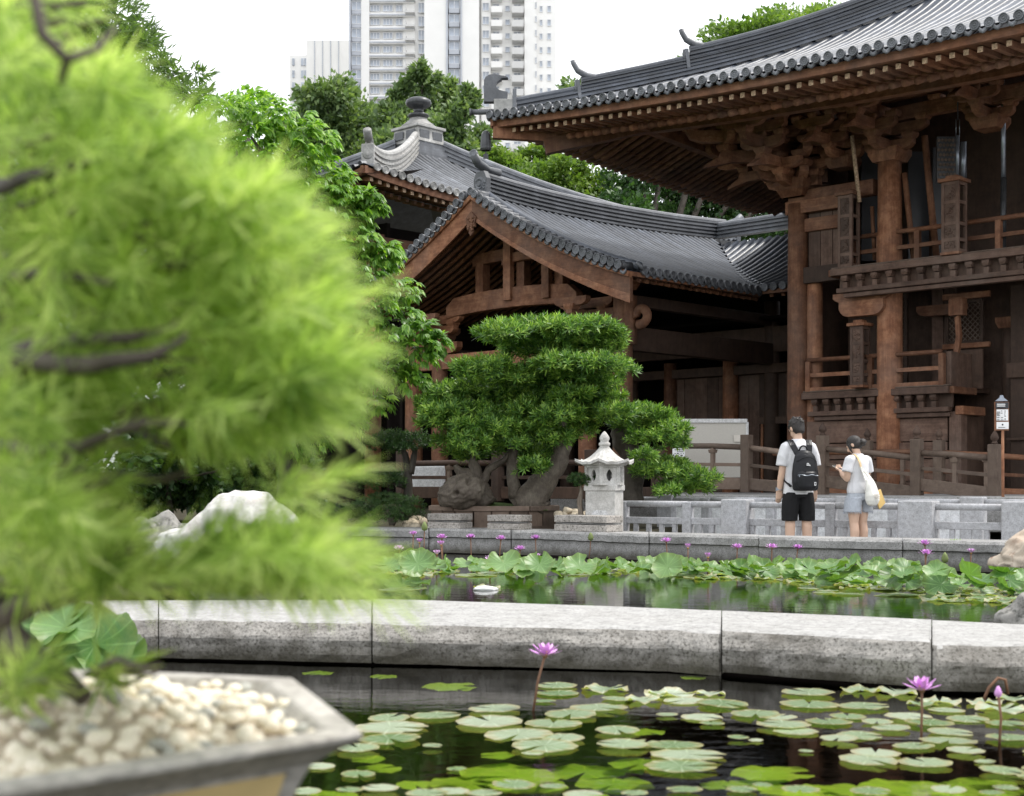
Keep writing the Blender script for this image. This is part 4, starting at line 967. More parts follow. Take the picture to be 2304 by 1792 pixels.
# the two hidden slopes
b.grid(lambda s, t: PY(lerp(AL * t, 2 * AL - AL * t, s), t, -.03, 0) + U * (2 * BE * (1 - t)), 12, 8); b.grid(lambda s, t: PY(lerp(BE * t, 2 * BE - BE * t, s), t, -.03, 1) + VV * (2 * AL * (1 - t)), 12, 8)
yroof = b.build('roof', M['tile_b'], pyr, True)
DISC_Y = disc_mesh('tile_disc', .115, M['tile_pale'])
sy = .295
for i in range(int(2 * AL / sy)):
    a = .15 + sy * i; t1 = min(a, 2 * AL - a) / AL * .97
    if t1 < .03: continue
    n = max(3, int(t1 * 16)); V, F = half_tube([PY(a, t1 * k / n, 0, 0) for k in range(n + 1)], .09); x = MB(); x.add(V, F); x.build('tile_row', M['tile_b'], yroof, True)
    if i < 34: link('tile_disc', DISC_Y, yroof, basis(VV, ZV, -U, PY(a, -.006, 0, 0)))
for i in range(24):
    a = .15 + sy * i; t1 = min(a, 2 * BE - a) / BE * .97
    n = max(3, int(t1 * 14)); V, F = half_tube([PY(a, t1 * k / n, 0, 1) for k in range(n + 1)], .09); x = MB(); x.add(V, F); x.build('tile_row', M['tile_b'], yroof, True)
def hipline(A, C, n=18, s0=0.0, s1=.93):
    out = []
    for k in range(n + 1):
        t = lerp(s0, s1, k / n); p = A.lerp(C, t); lift = .42 * (1 - t) ** 4; out.append(Vector((p.x, p.y, pz(t) + lift)))
    return out
Rc = F0 + VV * 2 * AL; Lc = F0 + U * 2 * BE
def hipridge(A, s0, h, n, w, mat, tip=True):
    pth = hipline(A, C0, 18, s0, .93); courses(pth, w, h, n, .11).build('ridge', mat, yroof)
    d = (pth[1] - pth[0]); d.z = 0; d.normalize(); S = Vector((d.y, -d.x, 0)); e = pth[0]
    x = MB(); x.box(e - d * .08 + ZV * (h * .45), .07, w * .58, h * .56, d, S); x.build('end_plate', mat, yroof, bevel=.015)
    x = MB(); x.lathe([(0, .03), (.06, .03), (.08, .01), (.13, .02), (.15, 0)], e - d * .15 + ZV * h * .55, 12, S, ZV, -d); x.build('carved_boss', mat, yroof, True)
    q = e + ZV * (h + .05); x = MB(); x.tube([q + d * .8, q + d * .3 + ZV * .03, q - d * .02 + ZV * .14, q - d * .22 + ZV * .32], [.10, .11, .12, .12], 10); x.build('horn', mat, yroof, True)
hipridge(F0, .07, .60, 8, .30, M['tile_pale']); hipridge(Rc, .02, .5, 7, .26, M['tile_b']); hipridge(Lc, .02, .5, 7, .26, M['tile_b'])
# ridge collar, box and finial
zc = pz(.90)
for k in range(7): x = MB(); x.box(Vector((C0.x, C0.y, zc + .09 * k)), .80 - .03 * k, .76 - .03 * k, .04, U, NV); x.build('ridge_course', M['tile_b'], yroof)
fin = thing('roof_finial', Vector((C0.x, C0.y, zc + .6)), 'dark bronze bulb finial on a square pale base atop the pyramid roof', 'finial')
x = MB(); x.box(Vector((C0.x, C0.y, zc + .82)), .66, .62, .26, U, NV, ZV, .93); x.box(Vector((C0.x, C0.y, zc + 1.1)), .70, .66, .05, U, NV); x.build('base_block', M['tile_pale'], fin, bevel=.02)
x = MB()
for Nn, Al in ((NV, U), (-U, VV)):
    cc = Vector((C0.x, C0.y, zc + .82)) + Nn * .64
    for e in (-1, 1): x.box(cc + Al * (.3 * e), .22, .02, .14, Al, Nn)
x.build('base_panel', M['tile_b'], fin, bevel=.01)
x = MB(); x.lathe([(.62, 0), (.60, .08), (.42, .22), (.32, .30), (.30, .36)], Vector((C0.x, C0.y, zc + 1.14)), 24); x.build('dome', M['tile_pale'], fin, True)
fz = zc + 1.46
x = MB(); x.lathe([(a_ * .68, b_ * .66) for a_, b_ in [(.28, 0), (.30, .06), (.50, .14), (.56, .22), (.48, .30), (.30, .36), (.26, .42), (.24, .52), (.28, .58), (.5, .66), (.64, .78), (.67, .90), (.62, 1.02), (.45, 1.12), (.2, 1.17), (0, 1.18)]], Vector((C0.x, C0.y, fz)), 32); x.build('bulb', M['dark_metal'], fin, True)
# underside and walls
x = MB(); x.sweep([PY(2 * AL * k / 20, .012, -.2, 0) for k in range(21)], rect(.1, .2)); x.build('fascia_board', WW, pyr)
x = MB(); x.sweep([PY(2 * BE * k / 20, .012, -.2, 1) for k in range(21)], rect(.1, .2)); x.build('fascia_board', WU, pyr)
for i in range(32):
    a = .4 + sy * i; x = MB(); x.beam(PY(a, .02, -.36), PY(a, .16, -.42), .11, .11); x.build('rafter', M['wood_l'], pyr)
    p = PY(a, .02, -.36); x = MB(); x.beam(p - U * .012, p - U * .002, .112, .112); x.build('rafter_end', M['rafter_end'], pyr)
    x = MB(); x.beam(PY(a, .09, -.55), PY(a, .2, -.6), .1, .1); x.build('rafter', M['wood_l'], pyr)
x = MB(); x.grid(lambda s, t: PY(2 * AL * s, lerp(.01, .25, t), -.3, 0), 12, 3); x.grid(lambda s, t: PY(2 * BE * s, lerp(.01, .25, t), -.3, 1), 12, 3); x.build('soffit', WDK_, pyr)
wx0 = F0 + VV * 2.2 + U * 2.2
x = MB()
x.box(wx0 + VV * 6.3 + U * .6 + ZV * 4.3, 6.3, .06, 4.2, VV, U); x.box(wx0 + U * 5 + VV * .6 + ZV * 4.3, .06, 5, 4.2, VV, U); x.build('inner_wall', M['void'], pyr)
for k in range(5):
    x = MB(); x.tube([wx0 + VV * (2.3 * k) + ZV * .3, wx0 + VV * (2.3 * k) + ZV * 8.0], .24, 14); x.build('column', WV, pyr, True)
for z, h in ((7.9, .3), (6.6, .34), (5.9, .2)):
    x = MB(); x.beam(wx0 - VV * .4 + ZV * z, wx0 + VV * 11 + ZV * z, .2, h); x.build('beam', WW, pyr, bevel=.01)
    x = MB(); x.beam(wx0 - U * .4 + ZV * z, wx0 + U * 9 + ZV * z, .2, h); x.build('beam', WU, pyr, bevel=.01)
for k in range(7):
    x = MB(); x.box(wx0 + VV * (1.15 * k) + ZV * 6.25, .09, .08, .2, VV, U); x.build('balcony_post', WV, pyr)

# ------------------------------------------------------------------ towers far behind
DT = 290.0
def T(px, py, dd=0.0): return W(px, py, DT + dd)
S = DT / FPX                                   # metres per photo pixel at the towers
tw = thing('apartment_tower', T(1020, 1080), 'tall cream apartment tower with window bands and balconies rising behind the trees', 'building')
def tbox(px0, px1, y0, y1, d0, d1, nm, mat, parent=tw):
    a = T(px0, y1); c = T(px1, y0); x = MB()
    x.box(Vector(((a.x + c.x) / 2, DT + (d0 + d1) / 2, (a.z + c.z) / 2)), (c.x - a.x) / 2, (d1 - d0) / 2, (c.z - a.z) / 2); return x.build(nm, mat, parent)
TOP = -190
tbox(786, 1252, TOP, 1080, 2.0, 24, 'wall', M['tower'])
for p0, p1, d in ((812, 830, .6), (905, 932, 1.6), (955, 1006, -.5), (1036, 1078, -.5), (1180, 1207, 0.2), (1083, 1104, .9)): tbox(p0, p1, TOP, 1080, d, 3, 'wall_pier', M['tower'])
for p0, p1 in ((1004, 1008), (1036, 1040), (786, 789)): tbox(p0, p1, TOP, 1080, -.8, 3, 'wall_strip', M['tower_dark'])
WIN = {}
def window(px, py, wp, hp_, d, mull=1):
    key = (wp, hp_, mull)
    if key not in WIN:
        w_, h_ = wp * S, hp_ * S; fr = MB(); t = .12
        for z in (-h_ / 2, h_ / 2): fr.box((0, 0, z), w_ / 2 + t / 2, .12, t / 2)
        for k in range(mull + 2): fr.box((-w_ / 2 + w_ * k / (mull + 1), 0.0, 0), t / 2, .11, h_ / 2)
        pn = MB(); pn.box((0, .08, 0), w_ / 2, .03, h_ / 2)
        WIN[key] = (fr.mesh('window', M['white_wall']), pn.mesh('pane', M['tower_glass']))
    p = T(px, py); f = link('window', WIN[key][0], tw, Matrix.Translation((p.x, DT + d, p.z)))
    link('pane', WIN[key][1], f)
FL = 31.0
for k in range(-2, 12):
    y = 10 + FL * k
    if y > 235 and y < 300: continue
    lowr = y > 235
    if not lowr:
        tbox(826, 931, y + 15, y + 24, .9, 3, 'spandrel', M['tower']); tbox(826, 931, y - 12, y - 9, .7, 2.5, 'ledge', M['tower_dark'])
        for px in (842, 871, 900): window(px, y + 3, 21, 14, 1.7, 2)
        window(801, y, 21, 20, .9, 1); tbox(790, 812, y + 11, y + 19, .8, 2.5, 'spandrel', M['tower_dark'])
        tbox(912, 933, y + 17, y + 21, -.8, 2, 'balcony', M['tower_b']); tbox(912, 914, y + 8, y + 17, -.8, 2, 'balcony_wall', M['tower_b'])
        window(947, y + 2, 13, 22, 1.6, 1)
        window(1022, y, 24, 18, .2, 1); tbox(1010, 1034, y + 10, y + 20, -.2, 2.2, 'spandrel', M['tower_dark'])
    window(1093, y + 3, 14, 17, .8, 1)
    window(1116, y - 1, 14, 11, 1.9, 1); tbox(1105, 1130, y + 6, y + 20, -.6, 2, 'balcony', M['tower'])
    window(1142, y + 3, 10, 12, 1.9, 0)
    window(1164, y, 15, 12, 1.9, 1); tbox(1152, 1178, y + 7, y + 22, -.9, 2, 'balcony', M['tower_b'])
    window(1218, y + 4, 6, 13, 1.9, 0); window(1236, y + 4, 8, 14, 1.9, 0); window(1206, y + 2, 3, 13, .1, 0)
tb = thing('low_apartment_block', W(700, 1080, 320), 'lower cream apartment block with stepped top left of the tall tower', 'building')
def tb_(px0, px1, y0, y1, d0, nm, mat):
    a = W(px0, y1, 320); c = W(px1, y0, 320); x = MB(); x.box(Vector(((a.x + c.x) / 2, 320 + d0 + 8, (a.z + c.z) / 2)), (c.x - a.x) / 2, 8, (c.z - a.z) / 2); return x.build(nm, mat, tb)
tb_(689, 790, 91, 1080, 0, 'wall', M['tower']); tb_(650, 692, 121, 1080, 1.2, 'wall', M['tower'])
for px in (707, 725, 743, 761): tb_(px, px + 2, 92, 1080, -.15, 'joint_rib', M['tower_dark'])
for px in (712, 738): tb_(px, px + 1.5, 84, 91, 1, 'roof_mast', M['tower_b'])
for k in range(4):
    y = 137 + 27 * k
    f = tb_(676, 690, y - 8, y + 8, .95, 'window', M['tower_glass']); tb_(656, 661, y - 8, y + 8, .95, 'window', M['tower_glass'])
    tb_(682, 683.5, y - 8, y + 8, .8, 'window_bar', M['white_wall'])

# ------------------------------------------------------------------ trees: trunk with limbs, crown of many leaves in clumps
def tree(name, base, clumps, n, L, mat, label, cat='tree', group=None, wd=.3, trunk_r=.3, fork=None, flat=.75, trunkmat=None, bend=.25, shell=.45, up=.5):
    """clumps: (centre Vector, rx, rz) ; leaves spread through each clump's volume"""
    t = thing(name, base, label, cat, group)
    vol = np.array([c[1] ** 2 * c[2] for c in clumps]) ** .67; cnt = (n * vol / vol.sum()).astype(int)
    Ps, Ds = [], []
    for (c, rx, rz), k in zip(clumps, cnt):
        # sub-clumps give the uneven outline and the gaps
        ns = max(5, int(14 * (rx / .9) ** .3)); sub = randdir(ns) * (NR.uniform(.35, 1.0, (ns, 1)))
        idx = NR.integers(0, ns, k); q = sub[idx] + NR.normal(size=(k, 3)) * .20
        r = np.linalg.norm(q, axis=1); keep = r < 1.22; q = q[keep]
        Ps.append(q * [rx, rx * .9, rz] + np.array(c)); d = nrm(q) + randdir(len(q)) * .8 + [0, 0, .1]; Ds.append(d)
    P = np.concatenate(Ps); Dd = np.concatenate(Ds); m = len(P)
    Nn = randdir(m) * .8 + [0, -.15, up]
    V, F = leaves(P, Dd, Nn, L * NR.uniform(.65, 1.25, m), np.full(m, wd), bend)
    link('crown', npmesh('crown', V - np.array(base) * 0, F, mat), t)
    tr = MB(); base = Vector(base); fk = Vector(fork) if fork else base.lerp(Vector(clumps[0][0]), .6)
    tr.tube([base - ZV * .3, base.lerp(fk, .35) + Vector((trunk_r * .4, 0, 0)), base.lerp(fk, .7) - Vector((trunk_r * .3, 0, 0)), fk], [trunk_r * 1.3, trunk_r, trunk_r * .85, trunk_r * .75], 10)
    for (c, rx, rz) in clumps[:14]:
        c = Vector(c); md = fk.lerp(c, .5) + Vector((RND.uniform(-.2, .2) * rx, RND.uniform(-.2, .2) * rx, -.2 * rz))
        tr.tube([fk - ZV * trunk_r, md, c], [trunk_r * .5, trunk_r * .32, trunk_r * .1], 6)
    tr.build('trunk', trunkmat or M['bark_dark'], t, True)
    return t
def clump_px(lst, D, dj=.06):
    out = []
    for it in lst:
        px, py, rx, ry = it[:4]; d = (it[4] if len(it) > 4 else D) * (1 + RND.uniform(-dj, dj))
        out.append((W(px, py, d), rx / FPX * d, ry / FPX * d))
    return out
D1 = 72
tree('broad_tree', W(745, 1030, D1), clump_px([(740, 215, 70, 50), (700, 245, 50, 50), (800, 250, 60, 55), (760, 300, 110, 60), (680, 320, 70, 60), (780, 380, 110, 70), (700, 420, 100, 70), (850, 320, 50, 60)], D1), 24000, .30, M['leaf_far'], 'grey-green broad tree standing before the low apartment block', group='trees behind the pavilions', trunk_r=.5)
tree('broad_tree', W(960, 1030, D1 - 6), clump_px([(950, 190, 36, 55), (985, 230, 50, 50), (930, 270, 70, 60), (1010, 300, 65, 70), (880, 300, 60, 60), (1050, 250, 30, 50), (960, 350, 110, 70), (860, 380, 80, 70), (1060, 350, 60, 60), (905, 225, 30, 35), (1075, 390, 60, 60)], D1 - 6), 30000, .30, M['leaf_far'], 'tall pointed tree directly behind the round finial', group='trees behind the pavilions', trunk_r=.5)
tree('broad_tree', W(1180, 1030, 60), clump_px([(1130, 390, 60, 45), (1200, 365, 60, 40), (1270, 400, 70, 55), (1180, 440, 110, 60), (1290, 470, 80, 60), (1330, 430, 50, 50), (1100, 440, 60, 50)], 60), 18000, .25, M['leaf_bright'], 'yellow-green tree seen under the tip of the hall eave', group='trees behind the pavilions', trunk_r=.4)
tree('broad_tree', W(1560, 1030, 56), clump_px([(1400, 430, 60, 50), (1450, 400, 60, 50), (1500, 450, 90, 60), (1600, 460, 90, 70), (1700, 490, 90, 60), (1420, 490, 80, 60), (1560, 520, 120, 50), (1770, 520, 60, 60), (1530, 420, 60, 40), (1500, 300, 90, 70), (1640, 300, 100, 80), (1760, 300, 100, 80), (1600, 230, 60, 50), (1860, 300, 90, 90), (1740, 210, 90, 60)], 56), 34000, .23, M['leaf_deep'], 'dense dark green tree filling the gap between hall eave and porch roof', group='trees behind the pavilions', trunk_r=.4)  # upper clumps, hidden by the hall roof, added to block sky glare
tree('broad_tree', W(1780, 1030, 62), clump_px([(1760, 80, 90, 50), (1690, 82, 95, 42), (1820, 45, 80, 45), (1640, 100, 70, 35), (1830, 65, 60, 45), (1880, 55, 50, 35), (1740, 60, 60, 35), (1640, 120, 60, 25), (1800, 130, 110, 50), (1900, 110, 60, 50), (1780, 210, 140, 80)], 62), 20000, .25, M['leaf_bright'], 'bright green tree top showing above the hall ridge', group='trees behind the pavilions', trunk_r=.4)
tree('broad_tree', W(1990, 1030, 62), clump_px([(1990, 22, 26, 16), (2010, 8, 22, 14), (1985, 80, 60, 40), (2030, 60, 40, 30)], 62), 2600, .3, M['leaf_far'], 'dark sprig of a tree top just above the hall roof at the upper edge', group='trees behind the pavilions', trunk_r=.3)
tree('broad_tree', W(1560, 1030, 66), clump_px([(1545, 138, 22, 10), (1290, 190, 28, 12), (1300, 230, 50, 40), (1560, 200, 60, 40)], 66), 1800, .3, M['leaf_far'], 'few leaf tips of a tree peeping over the lower hall ridge', group='trees behind the pavilions', trunk_r=.3)
tree('broad_tree', W(560, 1030, 40), clump_px([(520, 240, 50, 25), (560, 235, 60, 28), (480, 300, 90, 60), (590, 330, 80, 60), (420, 420, 150, 120), (300, 560, 250, 200), (560, 500, 120, 120), (150, 700, 250, 220), (480, 700, 200, 180), (330, 880, 300, 140), (600, 850, 120, 110), (120, 560, 160, 160), (330, 740, 180, 150), (60, 900, 160, 120)], 40), 30000, .26, M['leaf_mid'], 'dark leafy tree mass behind the blurred foreground tree', group='trees behind the pavilions', trunk_r=.4)
# thin-leaved tree at the upper left
D2 = 34
tree('willow_like_tree', W(150, 1060, D2), clump_px([(250, 60, 90, 60), (90, 25, 150, 70), (210, 15, 110, 50), (40, 90, 90, 80), (180, 130, 160, 80), (60, 150, 130, 110), (330, 120, 60, 40), (380, 170, 60, 35), (300, 210, 100, 60), (420, 215, 50, 35), (150, 260, 180, 90), (430, 165, 40, 18), (30, 60, 90, 80), (455, 215, 28, 16), (120, 400, 200, 120)], D2), 22000, .30, M['leaf_bamboo'], 'feathery thin-leaved tree against the white sky at the upper left', group=None, wd=.09, trunk_r=.25, bend=.35, up=.1)

# ------------------------------------------------------------------ leafy tree left of the porch (fans of drooping leaflets)
DL = 20.5
BL = [(500, 250, 60, 40), (590, 250, 70, 45), (650, 280, 70, 50), (700, 320, 60, 50), (560, 320, 90, 60), (640, 370, 110, 60), (720, 390, 70, 50), (765, 420, 45, 35), (790, 445, 35, 20), (832, 438, 24, 14), (848, 468, 20, 13), (872, 556, 28, 16), (700, 450, 90, 50), (780, 480, 50, 28), (740, 520, 80, 40), (815, 500, 25, 20), (800, 540, 55, 28), (860, 570, 45, 25), (760, 590, 90, 50), (840, 620, 60, 35), (900, 650, 45, 28), (800, 680, 90, 50), (880, 710, 70, 38), (950, 745, 50, 26), (985, 770, 25, 18), (930, 790, 60, 32), (820, 760, 90, 50), (870, 830, 70, 36), (920, 850, 40, 24), (800, 850, 70, 40), (840, 905, 45, 24), (760, 920, 60, 34), (790, 955, 30, 18), (690, 980, 60, 30), (650, 1000, 50, 24), (600, 700, 160, 130), (600, 900, 140, 100), (520, 480, 140, 100), (680, 620, 90, 80)]
lt_ = thing('leafy_tree', W(640, 1190, DL), 'fresh green leafy tree with drooping leaflets spreading beside the porch roof', 'tree')
Ps, Ds, Ns, Ls = [], [], [], []
for (px, py, rx, ry) in BL:
    k = int(rx * ry / 4500 * 84) + 34
    for _ in range(k):
        a = RND.uniform(0, 2 * math.pi); r = math.sqrt(RND.random()); d = DL + RND.uniform(-1, 1) * rx / FPX * DL * 1.2
        c = W(px + rx * r * math.cos(a), py + ry * r * math.sin(a), d)
        out = Vector((math.cos(a), RND.uniform(-1, .6), -math.sin(a) * .4 + .1)); out.normalize()
        ang = RND.uniform(0, 6.28); nl = RND.randint(5, 8)
        ax = (out + Vector((RND.uniform(-.5, .5), RND.uniform(-.5, .5), -.15))).normalized(); sd_ = ax.cross(ZV).normalized()
        for j in range(nl):
            f = (j / (nl - 1) - .5) * 2.5
            dd = ax * math.cos(f) + sd_ * math.sin(f) + Vector((0, 0, -.35 - .15 * RND.random()))
            Ps.append(c); Ds.append(dd); Ns.append((RND.uniform(-.3, .3), RND.uniform(-.6, .1), 1)); Ls.append(RND.uniform(.10, .18) * (1.15 - .25 * abs(f)))
V, F = leaves(np.array(Ps), np.array(Ds), np.array(Ns), np.array(Ls), np.full(len(Ps), .2), .3)
link('crown', npmesh('crown', V, F, M['leaf_mid']), lt_)
b = MB(); bs = W(640, 1190, DL)
b.tube([bs - ZV * .3, W(650, 1000, DL), W(630, 800, DL), W(640, 600, DL + .2), W(620, 400, DL + .2)], [.16, .13, .11, .09, .05], 10)
for (x0, y0, x1, y1) in ((630, 900, 760, 930), (630, 800, 860, 830), (640, 760, 900, 720), (635, 640, 850, 620), (630, 560, 800, 500), (625, 480, 720, 400), (622, 430, 560, 300), (620, 420, 690, 320)):
    b.tube([W(x0, y0, DL), W((x0 + x1) / 2, (y0 + y1) / 2 - 18, DL + .1), W(x1, y1, DL)], [.06, .035, .012], 6)
b.build('trunk', M['bark_dark'], lt_, True)

# dark clipped shrubs and undergrowth left of the porch
for i, (lst, d_, lb) in enumerate((([(60, 1020, 130, 110), (230, 1050, 120, 90), (150, 1130, 160, 60), (20, 1130, 90, 80)], 23, 'dark leafy shrub far left behind the foreground tree'), ([(380, 1000, 120, 110), (470, 1060, 110, 80), (330, 1100, 110, 60), (560, 1010, 90, 90)], 24, 'dark leafy shrub behind the pale boulder'), ([(640, 1080, 80, 70), (700, 1130, 70, 50), (610, 1140, 80, 50)], 22, 'low dark shrub right of the pale boulder'))):
    tree('dark_shrub', W(lst[0][0], 1185, d_), clump_px(lst, d_), 8000, .16, M['leaf_dark'], lb, 'shrub', 'dark shrubs at the left', trunk_r=.06, wd=.28)
# ------------------------------------------------------------------ granite railings behind the far curb
ux = (FAR[6] - FAR[4]); ux.z = 0; ux.normalize(); uy = Vector((-ux.y, ux.x, 0))          # along the curb to the right, and away from the viewer
if uy.y < 0: uy = -uy
RO = far_at(1660) + uy * 1.75; RO.z = 0
def rp(px, off):                # point on the railing line (offset behind it) seen at px
    o = RO + uy * off; r = (px - CX) / FPX; t = (r * o.y - o.x) / (ux.x - r * ux.y); return o + ux * t
def railing(label, off, ends, posts, smalls, top, name='granite_railing', bal=True, mat=M['rail_stone']):
    a, c = rp(ends[0], off), rp(ends[1], off)
    t = thing(name, Vector((a.x, a.y, .02)), label, 'railing')
    def box(p, wx, wy, z0, z1, nm, bev=.012):
        x = MB(); x.box(Vector((p.x, p.y, (z0 + z1) / 2)), wx / 2, wy / 2, (z1 - z0) / 2, ux, uy); return x.build(nm, mat, t, bevel=bev)
    for px, w_ in posts: box(rp(px, off), w_, w_ * .8, .02, top, 'post', .015)
    for px in smalls: box(rp(px, off), .13, .12, .02, top - .04, 'post')
    kn = sorted([ends[0], ends[1]] + [p for p, _ in posts] + list(smalls))
    for k0, k1 in zip(kn[:-1], kn[1:]):
        p, q = rp(k0, off), rp(k1, off); x = MB(); x.tube([p + ZV * (top - .07), q + ZV * (top - .07)], .042, 14); x.build('handrail', mat, t, True)
        
        if bal: x = MB(); x.beam(p + ZV * .45, q + ZV * .45, .075, .09); x.build('lower_rail', mat, t, bevel=.008)
        L = (q - p).length; n = max(1, round(L / .20)) if bal else 1
        for i in range(1, n):
            s = p.lerp(q, i / n); x = MB(); x.box(Vector((s.x, s.y, .21)), .030, .03, .195, ux, uy); x.build('baluster', mat, t, bevel=.006)
    return t
railing('smooth grey granite railing with thick square posts right behind the couple', 0, (1400, 3300), ((1660, .36), (2067, .42), (2300, .40), (2750, .40), (3290, .40)), (1403, 1548, 1870, 2520, 3000), .745)
railing('thin grey granite railing on the far side of the narrow channel', 1.9, (1395, 3000), ((1500, .24), (1905, .26), (2190, .3), (2990, .3)), (1590, 1735, 2010, 2500), .775, 'thin_railing', False)
# white walls of the channel behind
for (p0, p1, off, z1, nm, lb) in ((1500, 2215, 3.2, .62, 'channel_wall', 'low white rendered wall seen between the granite balusters'),):
    a, c = rp(p0, off), rp(p1, off); x = MB(); x.beam(Vector((a.x, a.y, z1 / 2)), Vector((c.x, c.y, z1 / 2)), .3, z1)
    w_ = tag(x.build(nm, M['white_wall'], bevel=.01), lb, 'wall')
    x = MB(); x.beam(Vector((a.x, a.y, z1 + .03)), Vector((c.x, c.y, z1 + .03)), .38, .06); x.build('coping', M['pale_stone'], w_, bevel=.01)
x = MB(); a, c = rp(1395, 6.2), rp(2500, 6.2); x.beam(a + ZV * .5, c + ZV * .5, 5.0, .5); tag(x.build('stone_terrace', M['curb'], bevel=.02), kind='structure')
for px, wd_, h in ((1412, .4, .5), (1450, .55, .42), (1480, .4, .3)):
    pass
# ------------------------------------------------------------------ wooden ramp railing with finial posts
def wrail(label, knots, mids, name='ramp_railing', mat=M['wood_grey'], finial=True):
    """knots: (px, D, z_top of handrail, z of bottom board, has big post)"""
    P = [(Vector(((px - CX) / FPX * D, D, 0)), zt, zb, big) for px, D, zt, zb, big in knots]
    t = thing(name, P[0][0] + ZV * .6, label, 'railing')
    two = lambda q, i: q[i] if isinstance(q, tuple) else q
    for (p, zt, zb, big) in P:
        if not big: continue
        zt, zb = two(zt, 1), two(zb, 0)
        x = MB(); x.box(p + ZV * (zb - .05 + zt + .12) / 2, .085, .08, (zt + .12 - zb + .05) / 2 + .1, U, NV); ps = x.build('post', M['wood_greyv'] if mat is not WDK_ else WDK_, t, bevel=.012)
        if big > 1:
            x = MB(); x.lathe([(a_ * .6, b_ * .6) for a_, b_ in [(.06, 0), (.10, .02), (.07, .05), (.06, .09), (.105, .13), (.115, .19), (.08, .26), (.035, .33), (0, .37)]], p + ZV * (zt + .22), 8); x.build('finial', M['wood_dark'], t, True)
    for (p, zt, zb, b0), (q, zt2, zb2, b1) in zip(P[:-1], P[1:]):
        zt, zb, zt2, zb2 = two(zt, 1), two(zb, 1), two(zt2, 0), two(zb2, 0)
        x = MB(); m = (p + q) / 2 + ZV * ((zt + zt2) / 2 + .012)
        x.tube([p + ZV * zt, m, q + ZV * zt2], .05, 12); x.build('handrail', mat, t, True)
        x = MB(); x.beam(p + ZV * lerp(zb, zt, .52), q + ZV * lerp(zb2, zt2, .52), .05, .06); x.build('middle_rail', mat, t, bevel=.006)
        x = MB(); x.beam(p + ZV * zb, q + ZV * zb2, .08, .20); x.build('bottom_board', mat, t, bevel=.008)
        L = (q - p).length; n = max(2, round(L / 1.0))
        for i in range(1, n):
            s = p.lerp(q, i / n); a_, c_ = lerp(zb, zb2, i / n), lerp(zt, zt2, i / n)
            x = MB(); x.box(s + ZV * ((a_ + c_) / 2), .035, .035, (c_ - a_) / 2, U, NV); x.box(s + ZV * (c_ - .08), .055, .05, .03, U, NV, ZV, 1.2); x.build('baluster', M['wood_greyv'], t, bevel=.006)
    return t
zy = lambda y, D: CH - (y - HZ) / FPX * D
wrail('grey weathered wooden ramp railing with bud finials sloping down in front of the hall', [(1530, 25.5, zy(1004, 25.5), .93, 0), (1680, 24.8, zy(1007, 24.8), .93, 1), (1851, 23.9, (zy(1033, 23.9), zy(1010, 23.9)), (.83, .98), 2), (2063, 22.8, (zy(1032, 22.8), zy(1019, 22.8)), (.79, .93), 2), (2238, 22.0, zy(1032, 22), .78, 2)], 0)
wrail('darker rear wooden ramp railing partly hidden behind the front one', [(1740, 27.2, 1.5, .9, 0), (1952, 26.0, 1.50, .82, 2), (2113, 25.2, 1.48, .78, 2), (2330, 24.2, 1.36, .74, 1)], 0, mat=M['wood_u'])
wrail('low dark timber fence across the porch front behind the trained tree', [(905, 25.0, 1.28, .78, 1), (1120, 24.3, 1.28, .78, 1), (1330, 23.6, 1.28, .78, 1), (1480, 23.0, 1.28, .78, 1)], 0, 'timber_fence', M['wood_dark'])
for (px, py0, py1, wd_, lb) in ((963, 1050, 1110, 78, 'pale stone drum glimpsed between the dark fence boards at the left'), (1118, 1055, 1110, 24, 'narrow pale stone block behind the dark fence boards')):
    D = 26.0; a = W(px, py1 + 10, D); c = W(px, py0 - 4, D); x = MB(); r = wd_ / 2 / FPX * D
    x.lathe([(r * .9, 0), (r, .05), (r, c.z - a.z - .05), (r * .9, c.z - a.z)], a, 20); tag(x.build('stone_drum', M['pale_stone'], smooth=False, bevel=.01), lb, 'stone')
# ------------------------------------------------------------------ boards and signs
t = thing('display_board', W(1608, 1090, 25.9), 'blank beige display board with pale top edge leaning behind the wooden railing', 'board')
a, c = W(1535, 1075, 25.9), W(1678, 950, 25.9); cc = (a + c) / 2; hx, hz = (c.x - a.x) / 2, (c.z - a.z) / 2
x = MB(); x.box(cc, hx, .03, hz); x.build('panel', M['beige'], t, bevel=.005)
x = MB(); x.box(Vector((cc.x, cc.y - .005, c.z + .02)), hx + .02, .05, .035); x.box(Vector((c.x + .02, cc.y, cc.z)), .025, .04, hz); x.build('frame', M['pale_stone'], t, bevel=.004)
x = MB(); x.box(W(1661, 987, 25.85) + Vector((0, -.0, 0)), .08, .006, .06); x.build('paper_square', M['beige_pale'], t)
t = thing('notice_sheet', W(1526, 1050, 25.3), 'small white notice sheet with rows of dark marks by the railing end', 'notice')
cc = W(1527, 1023, 25.3); x = MB(); x.box(cc, .11, .01, .11); x.build('sheet', M['white'], t)
x = MB()
for i in range(6):
    for j in range(9):
        if RND.random() < .75: x.box(cc + Vector((-.085 + .021 * j, -.014, .085 - .034 * i)), RND.uniform(.005, .009), .003, RND.uniform(.006, .011))
x.build('writing', M['ink'], t)
D = 20.6; t = thing('information_sign', W(2253, 1150, D), 'small information sign with dark header and two white sheets on a thin brown pole', 'sign')
x = MB(); x.tube([W(2257, 1200, D), W(2256, 960, D)], .022, 8); x.build('pole', M['wood_l'], t, True)
Y_ = Vector((.12, 1, 0)).normalized(); X_ = Vector((1, -.12, 0)).normalized()
